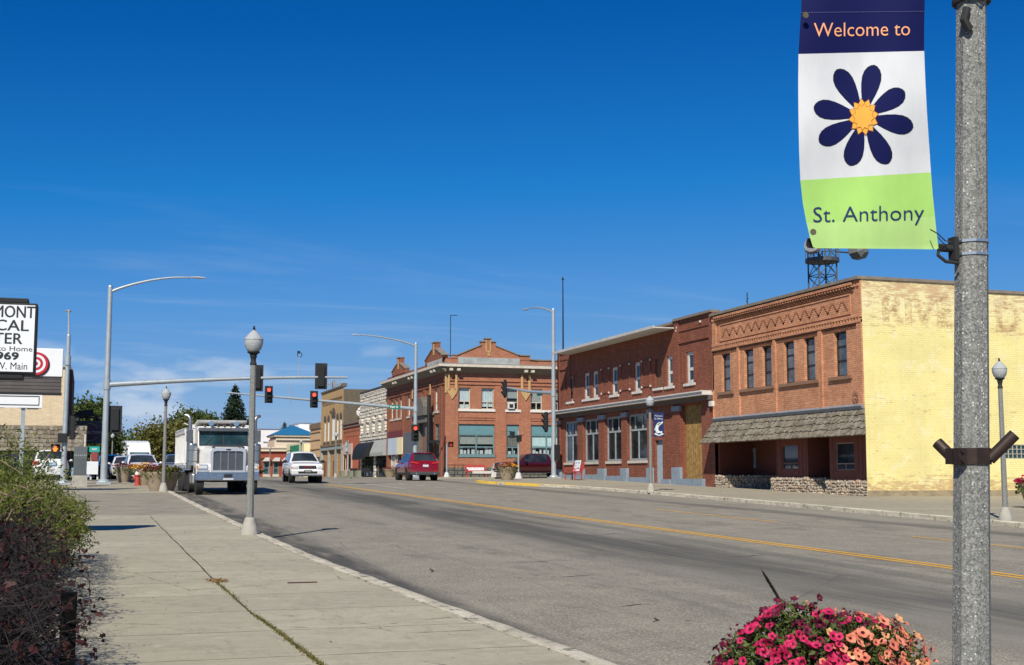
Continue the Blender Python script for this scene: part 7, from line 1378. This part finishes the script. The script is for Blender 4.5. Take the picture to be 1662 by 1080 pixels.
# --- white saloon on the left beyond the planters
cx0 = ony(234, 775, 74).x; SV = thing('white_car', (cx0, 74, gz(75)-.12), 'white saloon car facing the camera behind the planter of orange flowers', 'car', rz=.05)
car(SV, [(0, .62), (.08, .78), (1.2, .98), (2.0, 1.42), (2.4, 1.5), (3.2, 1.47), (4.1, 1.1), (4.6, 1.05), (4.7, .6)], [(0, .60), (.08, .76), (1.2, .92), (4.2, 1.0), (4.6, 1.0), (4.7, .6)], [(0, .78), (.2, .88), (1, .91), (4., .91), (4.7, .8)], .26, (.9, 3.7), .33, pw, [(1.75, 2.5), (2.58, 3.4)], (1.24, 2.0), (3.25, 4.05), False, 1.13, .22)
bx(SV, 'grille', grillem, -.36, .36, -.03, .06, .42, .74)
for sg in (1, -1): mb = MB(); mb.prism([(sg*.48, .62), (sg*.84, .68), (sg*.85, .78), (sg*.5, .72)], 'y', -.02, .2); mb.build('headlight', simple('dark_headlamp', (.05, .06, .07), .1), SV, local=True); bx(SV, 'air_intake', grillem, min(sg*.48, sg*.8), max(sg*.48, sg*.8), -.02, .08, .34, .46)
mirror_pair(SV, 1.02, 1.5, 1.02, pw); 
W2 = dup(SV, (ony(205, 775, 86).x, 86, gz(86)-.12), .02, 'white car half hidden behind the left planter of dark red flowers')
bx0_ = None
def dark_car(loc, rz, label, pm, name='parked_car'):
    V = thing(name, loc, label, 'car', rz=rz); car(V, [(0, .7), (.1, .95), (1.2, 1.08), (1.9, 1.58), (2.3, 1.66), (3.9, 1.62), (4.45, 1.1), (4.6, .65)], [(0, .68), (.1, .92), (1.2, 1.02), (4.4, 1.06), (4.6, .65)], [(0, .80), (.2, .90), (4., .92), (4.6, .82)], .32, (.9, 3.65), .35, pm, [(1.7, 2.5), (2.58, 3.4)], (1.24, 1.9), (3.95, 4.4), False, 1.14, .23)
    bx(V, 'grille', alu, -.45, .45, -.03, .05, .70, .86); bx(V, 'bumper', simple('pale_bumper', (.45, .46, .46), .4), -.8, .8, -.05, .1, .36, .48)
    for sg in (1, -1): bx(V, 'headlight', lampg, min(sg*.5, sg*.82), max(sg*.5, sg*.82), -.03, .1, .74, .86); bx(V, 'tail_light', tailm, min(sg*.6, sg*.86), max(sg*.6, sg*.86), 4.5, 4.58, .85, 1.05)
    mirror_pair(V, 1.03, 1.55, 1.12, pm); return V
q = ony(182, 775, 92); dark_car((q.x, 92, gz(92)-.12), .05, 'dark car with pale bumper facing the camera just right of the left mast', pdk); q = ony(195, 775, 84); dark_car((q.x-.3, 101, gz(101)-.12), .05, 'second dark car farther back between the left mast and the planter', pdk)
q = ony(293, 775, 88); dark_car((q.x-.2, 88, gz(88)-.12), .0, 'blue grey car beside the dump truck and the dark planter', pbl)
q = ony(84, 775, 78.5); V = dark_car((q.x, 78.5, gz(78)-.124), pi, 'white suv seen from behind below the real estate sign', pw); V.location = (q.x, 78.5, gz(78)-.124); bx(V, 'number_plate', simple('pale_blue_plate', (.35, .55, .70), .5), -.3, .3, 4.56, 4.62, .82, .98, bevel=0)
# --- dump truck
dx_ = ony(369.5, 780, 51.2).x; DT = thing('dump_truck', (dx_, 51.2, gz(52)-.12), 'white long nose dump truck with big chrome bumper and tall exhaust stacks', 'truck', rz=.02)
B_ = lambda n, m, *a, **k: bx(DT, n, m, *a, **k)
mb = MB(); mb.prism([(-1.20, .62), (1.20, .62), (1.22, .66), (1.22, .94), (1.19, .98), (-1.19, .98), (-1.22, .94), (-1.22, .66)], 'y', -.18, -.06); mb.v = [(x, y+.18*(abs(x)/1.2)**3, z) for x, y, z in mb.v]; mb.build('bumper', simple('dull_chrome', (.55, .58, .62), .22, 1., .25, 5, world=False), DT, local=True, bevel=.02)
B_('bumper_plate', blackm, -.12, .16, -.2, -.18, .76, .90, bevel=0); quadp(DT, 'number_plate', platem, [(-.2, -.196, .655), (.2, -.196, .655), (.2, -.196, .72), (-.2, -.196, .72)])
# hood: sloping nose
mb = MB(); nose = [(0., .62, 1.05, 2.00), (.12, .66, 1.0, 2.05), (.5, .70, 1.0, 2.10), (1.3, .86, 1.0, 2.16), (1.75, .98, 1.0, 2.19)]
prof = lambda w, a, b: [(w*.98, a), (w, a+(b-a)*.7), (w*.93, b-.13), (w*.76, b-.03), (w*.35, b), (0, b+.01)]
for (y, w, a, b), (y2, w2, a2, b2) in zip(nose, nose[1:]):
    for sg in (1, -1):
        P, Q = prof(w, a, b), prof(w2, a2, b2)
        for i in range(5): mb.face([(sg*P[i][0], y, P[i][1]), (sg*P[i+1][0], y, P[i+1][1]), (sg*Q[i+1][0], y2, Q[i+1][1]), (sg*Q[i][0], y2, Q[i][1])])
mb.face([(x, 0, z) for x, z in prof(.62, 1.05, 2.00)]+[(-x, 0, z) for x, z in prof(.62, 1.05, 2.00)[-2::-1]]); mb.build('hood', ptr, DT, local=True, smooth=40)
mb = MB(); sh_ = [(-.66, .98), (.66, .98), (.66, 1.90), (.60, 2.0), (.48, 2.06), (-.48, 2.06), (-.60, 2.0), (-.66, 1.90)]; inn = [(-.57, 1.07), (.57, 1.07), (.57, 1.86), (.53, 1.90), (.45, 1.92), (-.45, 1.92), (-.53, 1.90), (-.57, 1.86)]
for i in range(8):
    a, b, c, d = sh_[i], sh_[(i+1) % 8], inn[(i+1) % 8], inn[i]; mb.face([(a[0], -.08, a[1]), (b[0], -.08, b[1]), (c[0], -.08, c[1]), (d[0], -.08, d[1])]); mb.face([(a[0], -.08, a[1]), (b[0], -.08, b[1]), (b[0], .06, b[1]), (a[0], .06, a[1])]); mb.face([(d[0], -.08, d[1]), (c[0], -.08, c[1]), (c[0], .0, c[1]), (d[0], .0, d[1])])
gs = mb.build('grille_surround', simple('polished_surround', (.72, .73, .73), .3, .6, .1, 4, world=False), DT, local=True); mb = MB(); mb.face([(x, -.01, z) for x, z in inn]); g2 = mb.build('grille', simple('charcoal_grille', (.07, .075, .08), .5, .3), gs, local=True)
mb = MB(); [mb.box(q-.018, q+.018, -.05, -.012, 1.07, 1.9) for q in (-.285, 0., .285)]; [mb.box(-.57+k*.0285, -.562+k*.0285, -.028, -.012, 1.08, 1.88) for k in range(1, 40)]; mb.build('grille_bar', simple('satin_bar', (.36, .38, .40), .35, .7, world=False), gs, local=True); MB().ell((0, -.085, 1.985), .11, .012, .035, 12, 6).build('badge', blackm, gs, local=True)
mb = MB(); mb.prism([(-.60, 2.02), (-.50, 2.11), (.50, 2.11), (.60, 2.02), (.62, 2.09), (.50, 2.20), (-.50, 2.20), (-.62, 2.09)], 'y', -.06, .02); mb.build('hood_deflector', simple('smoke_deflector', (.05, .05, .05), .3), DT, local=True)
for sg in (1, -1):
    m_ = lambda a, b: (min(sg*a, sg*b), max(sg*a, sg*b))
    mb = MB(); fp = [(-.02, .98), (-.02, 1.25), (.15, 1.34), (.7, 1.38), (1.15, 1.22), (1.35, .95), (1.35, .88), (1.18, .92), (1.05, 1.10), (.7, 1.22), (.32, 1.12), (.15, .95)]; mb.prism(fp, 'x', *m_(.62, 1.2)); mb.build('fender', ptr, DT, local=True, bevel=.02)
    B_('headlight', lampg, *m_(.78, 1.12), -.06, .0, 1.14, 1.28); B_('turn_signal', amber, *m_(1.12, 1.19), -.05, .05, 1.13, 1.29); B_('headlight_bezel', chrome, *m_(.76, 1.14), -.045, -.021, 1.10, 1.32, bevel=.02); B_('fog_panel', simple('silver_panel', (.55, .56, .56), .4, .5), *m_(.70, 1.18), -.04, -.022, .985, 1.09)
    wheel(DT, sg*1.02, .62, .52, .28); B_('step_tank', alu, *m_(.95, 1.22), 1.5, 2.7, .45, .95, bevel=.08)
    mb = MB(); mb.tube([(sg*1.24, 1.55, 1.3), (sg*1.24, 1.55, 2.22)], .21, 16); mb.lathe((sg*1.24, 1.55, 2.22), [(.21, 0), (.18, .06), (.0, .08)], 16); mb.build('air_cleaner', simple('polished_steel', (.50, .50, .48), .25, .9, .15, 8, world=False), DT, local=True, smooth=40); mb = MB(); [mb.lathe((sg*1.24, 1.55, z), [(.214, 0), (.214, .05)], 16, cap=False) for z in (1.45, 1.95)]; mb.build('air_cleaner_band', simple('steel_band', (.20, .20, .19), .4, .6), DT, local=True)
    xs_ = 1.28; mb = MB(); mb.tube([(sg*xs_, 2.15, 1.15), (sg*xs_, 2.15, 2.6)], .125, 12); mb.build('muffler', simple('heat_shield', (.30, .30, .29), .35, .8, .2, 10, world=False), DT, local=True, smooth=40); mb = MB(); mb.tube([(sg*xs_, 2.15, 2.6), (sg*xs_, 2.15, 3.35), (sg*xs_, 2.17, 3.50), (sg*(xs_), 2.28, 3.62), (sg*xs_+.0-.14, 2.40, 3.66)] if sg < 0 and 0 else [(sg*xs_, 2.15, 2.6), (sg*xs_, 2.15, 3.36), (sg*xs_+sg*.02, 2.16, 3.48), (sg*xs_+sg*.09, 2.2, 3.58), (sg*xs_+sg*.2, 2.25, 3.60)], .075, 12, cap=False); mb.build('exhaust_stack', simple('stack_steel', (.42, .41, .39), .38, .9, .3, 6, world=False), DT, local=True, smooth=50)
    mb = MB(); mb.tube([(sg*1.0, 1.95, 2.25), (sg*1.32, 1.75, 2.32), (sg*1.32, 1.75, 2.95), (sg*1.0, 1.95, 3.0)], .02, 6); mb.build('mirror_arm', chrome, DT, local=True); B_('mirror', simple('mirror_shell', (.20, .20, .20), .3, .6), *m_(1.20, 1.46), 1.70, 1.78, 2.38, 2.92)
# cab
mb = MB(); cab = [(1.75, 1.0), (1.75, 2.18), (2.0, 2.94), (2.2, 3.1), (3.3, 3.12), (3.3, 1.0)]; mb.prism(cab, 'x', -1.0, 1.0); mb.build('cab', ptr, DT, local=True, bevel=.06)
mb = MB(); yA, zA, yB, zB = 1.755, 2.20, 1.985, 2.92
def wsP(u, v, d=.012): return (u, yA+(yB-yA)*v-d, zA+(zB-zA)*v+d*.4)
for a, b in ((-.90, -.03), (.03, .90)): mb.face([wsP(a, .06), wsP(b, .06), wsP(b, .90), wsP(a, .90)])
mb.build('windscreen', M_glass('teal_windscreen', (.012, .03, .032), .03), DT, local=True)
mb = MB(); mb.face([wsP(.03, .02, .02), wsP(-.03, .02, .02), wsP(-.03, .96, .02), wsP(.03, .96, .02)]); [mb.face([wsP(a, v0, .016), wsP(b, v0, .016), wsP(b, v1, .016), wsP(a, v1, .016)]) for a, b, v0, v1 in ((-.95, .95, -.01, .06), (-.95, .95, .90, .97), (-.96, -.90, 0, .97), (.90, .96, 0, .97))]; mb.build('window_seal', blackm, DT, local=True)
for q in (-.45, .45): MB().tube([wsP(q*1.6, .02, .03), wsP(q*.9, .55, .03)], .012, 4).build('wiper', blackm, DT, local=True)
for q in (-.5, .5): MB().box(q-.012, q+.012, .1, 1.7, 2.045, 2.06).xform(Matrix.Rotation(.075, 4, 'X')).build('hood_seam', simple('seam_grey', (.12, .12, .12), .7), DT, local=True)
mb = MB(); mb.prism([(1.98, 2.88), (1.74, 2.86), (1.74, 2.96), (2.02, 3.03)], 'x', -.98, .98); mb.build('sun_visor', simple('grey_visor', (.16, .165, .17), .3, .6), DT, local=True, bevel=.01)
for q in (-.72, -.2, .05, .30, .78): MB().ell((q, 2.15, 3.13), .05, .09, .045, 8, 6).build('marker_light', simple('dark_amber_marker', (.12, .07, .02), .4), DT, local=True, smooth=60)
for q in (-.48, .5): mb = MB(); mb.tube([(q, 2.0, 3.22), (q, 2.7, 3.22)], .05, 10); mb.lathe((q, 2.0, 3.22), [(.11, -.06), (.05, .06)], 12, 'y'); mb.box(q-.02, q+.02, 2.3, 2.35, 3.1, 3.2); mb.build('air_horn', chrome, DT, local=True, smooth=40)
for sg in (1, -1): mb = MB(); x = sg*1.004; mb.face([(x, 1.98, 2.3), (x, 2.9, 2.3), (x, 2.9, 2.88), (x, 2.12, 2.88)]); mb.build('side_window', car_glass, DT, local=True); MB().box(min(x, x+sg*.03), max(x, x+sg*.03), 1.85, 3.1, 1.15, 2.22).build('door', ptr, DT, local=True, bevel=.015)
# dump box with ribs and cab guard
mb = MB(); mb.box(-1.25, 1.25, 3.6, 8.6, 1.35, 2.9); mb.build('dump_box', ptr, DT, local=True, bevel=.03); mb = MB(); [[mb.box(min(sg*1.25, sg*1.36), max(sg*1.25, sg*1.36), 3.6+k*.62, 3.75+k*.62, 1.35, 2.9) for k in range(9)] for sg in (1, -1)]; [[mb.box(min(sg*1.25, sg*1.38), max(sg*1.25, sg*1.38), 3.6, 8.6, z, z+.16) for z in (1.3, 2.8)] for sg in (1, -1)]; mb.each('box_rib', ptr, DT, local=True, bevel=.02)
mb = MB(); mb.box(-1.2, 1.2, 3.45, 3.6, 1.35, 3.22); mb.prism([(3.6, 3.1), (2.5, 3.32), (2.45, 3.40), (3.6, 3.26)], 'x', -1.0, 1.0); mb.build('cab_guard', ptr, DT, local=True, bevel=.02); mb = MB(); [mb.tube([(sg*1.30, 3.7, 3.0), (sg*1.30, 8.5, 3.0)], .09, 10) for sg in (1, -1)]; mb.build('tarp_roll', simple('grey_tarp', (.42, .43, .44), .7), DT, local=True, smooth=40)
B_('chassis', underm, -.55, .55, .3, 8.6, .55, 1.05); 
for y in (5.6, 7.0):
    for sg in (1, -1): wheel(DT, sg*1.05, y, .52, .5)
for sg in (1, -1): wheel(DT, sg*1.02, 4.0, .5, .28); B_('mud_flap', blackm, min(sg*.75, sg*1.25), max(sg*.75, sg*1.25), 4.75, 4.78, .2, 1.1, bevel=0); MB().tube([(sg*1.26, 3.5, 3.2), (sg*1.42, 3.5, 3.28)], .03, 5).build('box_bracket', redbench if sg > 0 else ptr, DT, local=True)
DT.scale = (1, .9, .87)
# --- white highway lorry far behind
lx_ = ony(229, 775, 142).x; LT = thing('lorry', (lx_, 142, 1.48), 'white highway lorry with tall sleeper cab behind the white saloon', 'truck', rz=.08); bl = lambda n, m, *a, **k: bx(LT, n, m, *a, **k)
mb = MB(); mb.prism([(0, .5), (-.05, 1.1), (.1, 1.55), (1.5, 1.95), (2.1, 2.75), (2.6, 3.3), (3.4, 3.85), (4.6, 3.95), (4.6, .5)], 'x', -1.2, 1.2); mb.build('cab', pw, LT, local=True, bevel=.1); mb = MB(); P = lambda x, t: (x, 1.5+(2.1-1.5)*t-.02, 1.95+(2.75-1.95)*t+.03); mb.face([P(-1.05, .04), P(1.05, .04), P(1.0, .98), P(-1.0, .98)]); mb.build('windscreen', glass_g, LT, local=True)
bl('grille', grillem, -.55, .55, -.08, -.02, .75, 1.45); bl('bumper', pw, -1.2, 1.2, -.12, .3, .3, .7, bevel=.06); bl('trailer', pw, -1.3, 1.3, 5.4, 18., 1.1, 4.05); mb = MB(); q = Fac('S', 0.); mb.text('express', lambda x, y: (-.5+1.0*x, 2.9+.28*y*.4 if 0 else 2.75+(3.1+.2*y-2.7)*.6-.06, 3.42+.18*y)); 
for sg in (1, -1): bl('mirror', pw, min(sg*1.32, sg*1.5), max(sg*1.32, sg*1.5), 1.6, 1.75, 1.7, 2.45); bl('headlight', lampg, min(sg*.7, sg*1.1), max(sg*.7, sg*1.1), -.1, .1, .85, 1.1); wheel(LT, sg*1.05, 1.1, .5, .3); wheel(LT, sg*1.0, 4.6, .5, .5); wheel(LT, sg*1.0, 15.5, .5, .5)
mb = MB(); mb.box(-.55, .35, 2.70, 2.74, 3.36, 3.44); [mb.box(-.55+k*.14, -.47+k*.14, 2.69, 2.74, 3.34, 3.47) for k in range(7)]; mb.v = [(x, y+(z-3.3)*1.45, z) for x, y, z in mb.v]; mb.build('cab_lettering', simple('blue_grey_print', (.35, .42, .52), .6), LT, local=True)
# ================================================================ trees
def tree(name, label, cat, loc, h, r, seed, lm, n=4200, trunk=.3, leaf=.30, clumps=64, group=None, zlow=.22, shape=1.):
    q = random.Random(seed); o = thing(name, loc, label, cat, group); x, y, z = loc; tm = MB(); tm.tube([(x, y, z-.3), (x+.05, y, z+h*.3), (x+q.gauss(0, .2), y, z+h*.75)], [r*.09*trunk/.3, r*.065*trunk/.3, .05], 8); cs = []
    for i in range(clumps):
        t = q.uniform(zlow, .97); env = (sin(pi*min(1, (t-zlow)/(1-zlow)*.80+.17)))**.7*r*shape; a = q.uniform(0, 6.28); k = q.uniform(.35, 1.)
        c = Vector((x+cos(a)*env*k, y+sin(a)*env*k, z+h*t)); cs.append((c, q.uniform(.22, .40)*r)); tm.tube([(x, y, z+h*max(.18, t*.6)), tuple(Vector((x, y, z+h*t*.8)).lerp(c, .5)), tuple(c)], [r*.03, r*.02, r*.008], 5)
    tm.build('trunk', bark, o); mb = MB()
    for i in range(n):
        c, cr = q.choice(cs); d = Vector((q.gauss(0, 1), q.gauss(0, 1), q.gauss(0, .8))); d = d.normalized()*abs(q.gauss(.75, .3))*cr*1.25; mb.leaf(c+d, leaf*q.uniform(.6, 1.4), q, .5, .7)
    mb.build('crown', lm, o); return o
def spruce(label, loc, h, r, seed, n=40, group='spruces'):
    q = random.Random(seed); o = thing('spruce_tree', loc, label, 'tree', group); x, y, z = loc; MB().tube([(x, y, z-.3), (x, y, z+h)], [r*.10, .03], 8).build('trunk', bark, o); mb = MB()
    for i in range(n):
        t = i/n; zz_ = z+h*(.10+.88*t); L = r*(1-t)**.85*1.0+.12; m = max(5, int(11*(1-t)+5))
        for k in range(m):
            a = k*6.283/m+q.uniform(-.4, .4)+i; ll = L*q.uniform(.68, 1.12); dx, dy = cos(a), sin(a); steps = max(3, int(ll/.16)); 
            for s_ in range(steps):
                u = (s_+q.random())/steps; p = Vector((x+dx*ll*u, y+dy*ll*u, zz_-.30*ll*u+.22*ll*u*u)); w = .13+.30*(1-u)*ll*.32
                for _ in range(3): mb.leaf(p+Vector((q.gauss(0, w*.5), q.gauss(0, w*.5), q.gauss(-.06, .07))), q.uniform(.22, .46), q, .8, .5)
    mb.build('crown', leaf_dark, o); return o
a = ony(382, 625, 150); spruce('tall dark spruce standing alone behind the dump truck', (a.x, 150, 1.5), a.z-1.5+.2, 3.4, 3, 64)
a = ony(462, 683, 250); spruce('small distant spruce behind the white hall roof', (a.x, 250, 1.5), a.z-1.5, 4.2, 4, 30)
g = 'street trees far along the left side'
def tr(px, ptop, y, r, seed, lm, label, **k): a = ony(px, ptop, y); return tree('broadleaf_tree', label, 'tree', (a.x, y, 1.4), a.z-1.4, r, seed, lm, group=g, **k)
tr(256, 703, 170, 4.2, 5, leaf_yel, 'olive green tree directly right of the white lorry', n=13000, leaf=.42); tr(284, 697, 178, 4.4, 6, leaf_yel, 'yellowing tree behind the corner lamp post', n=13000, leaf=.42); tr(309, 680, 186, 4.6, 7, leaf_tree, 'taller green tree behind the dump truck box', n=13000, leaf=.44); tr(330, 684, 205, 4.6, 8, leaf_tree, 'dark green tree between the dump truck cab and the spruce', n=8000, leaf=.5); tr(352, 705, 230, 5., 16, leaf_tree, 'low green tree behind the dump truck hood', n=6000, leaf=.5)
tr(133, 657, 135, 2.6, 9, leaf_tree, 'green tree behind the dark round sign, left one of the pair', n=7000, leaf=.34, shape=1.); tr(156, 661, 138, 2.7, 10, leaf_tree, 'green tree between the dark round sign and the left mast', n=7000, leaf=.34, shape=1.); tr(183, 708, 160, 3.0, 11, leaf_tree, 'low green tree directly right of the left mast', n=5500, leaf=.36); tr(192, 740, 230, 3.2, 12, leaf_tree, 'small far green tree left of the white lorry', n=1800, leaf=.4)
a = ony(188, 724, 175); b = ony(206, 724, 175); GB = thing('grey_shed', ((a.x+b.x)/2, 176, 1.5), 'pale grey metal building far behind the left planters', 'building'); mb = MB(); mb.box(a.x, b.x, 175, 184, 1.3, a.z); mb.build('wall', simple('grey_sheet', (.40, .42, .43), .6, .2, .2, 2), GB); mb = MB(); [mb.box(a.x+k*.2, a.x+.03+k*.2, 174.97, 175, 1.3, a.z) for k in range(1, 7)]; mb.box(a.x-.1, b.x+.1, 174.9, 184, a.z+.002, a.z+.12); mb.build('roof', alu, GB)
p = ony(194, 723, 150); mb = MB(); mb.tube([(p.x, 150, 1.5), (p.x, 150, p.z)], .1, 6); tag(mb.build('utility_pole', simple('weathered_pole', (.10, .09, .08), .9)), 'thin dark wooden pole left of the white lorry', 'pole')
# low far skyline so the street does not end in bare ground
q = random.Random(77)
for i, (px, y, hh, r) in enumerate([(20, 260, 9, 5), (60, 250, 8, 5), (392, 300, 7.5, 5), (410, 310, 7, 5)]):
    a = ony(px, 760, y); tree('broadleaf_tree', ['far green tree behind the cream building, leftmost', 'far green tree behind the cream building, nearer the mast', 'far low tree left of the white hall', 'far low tree touching the white hall'][i], 'tree', (a.x, y, 1.3), hh, r, 60+i, leaf_tree, n=1500, leaf=.5, group=g)
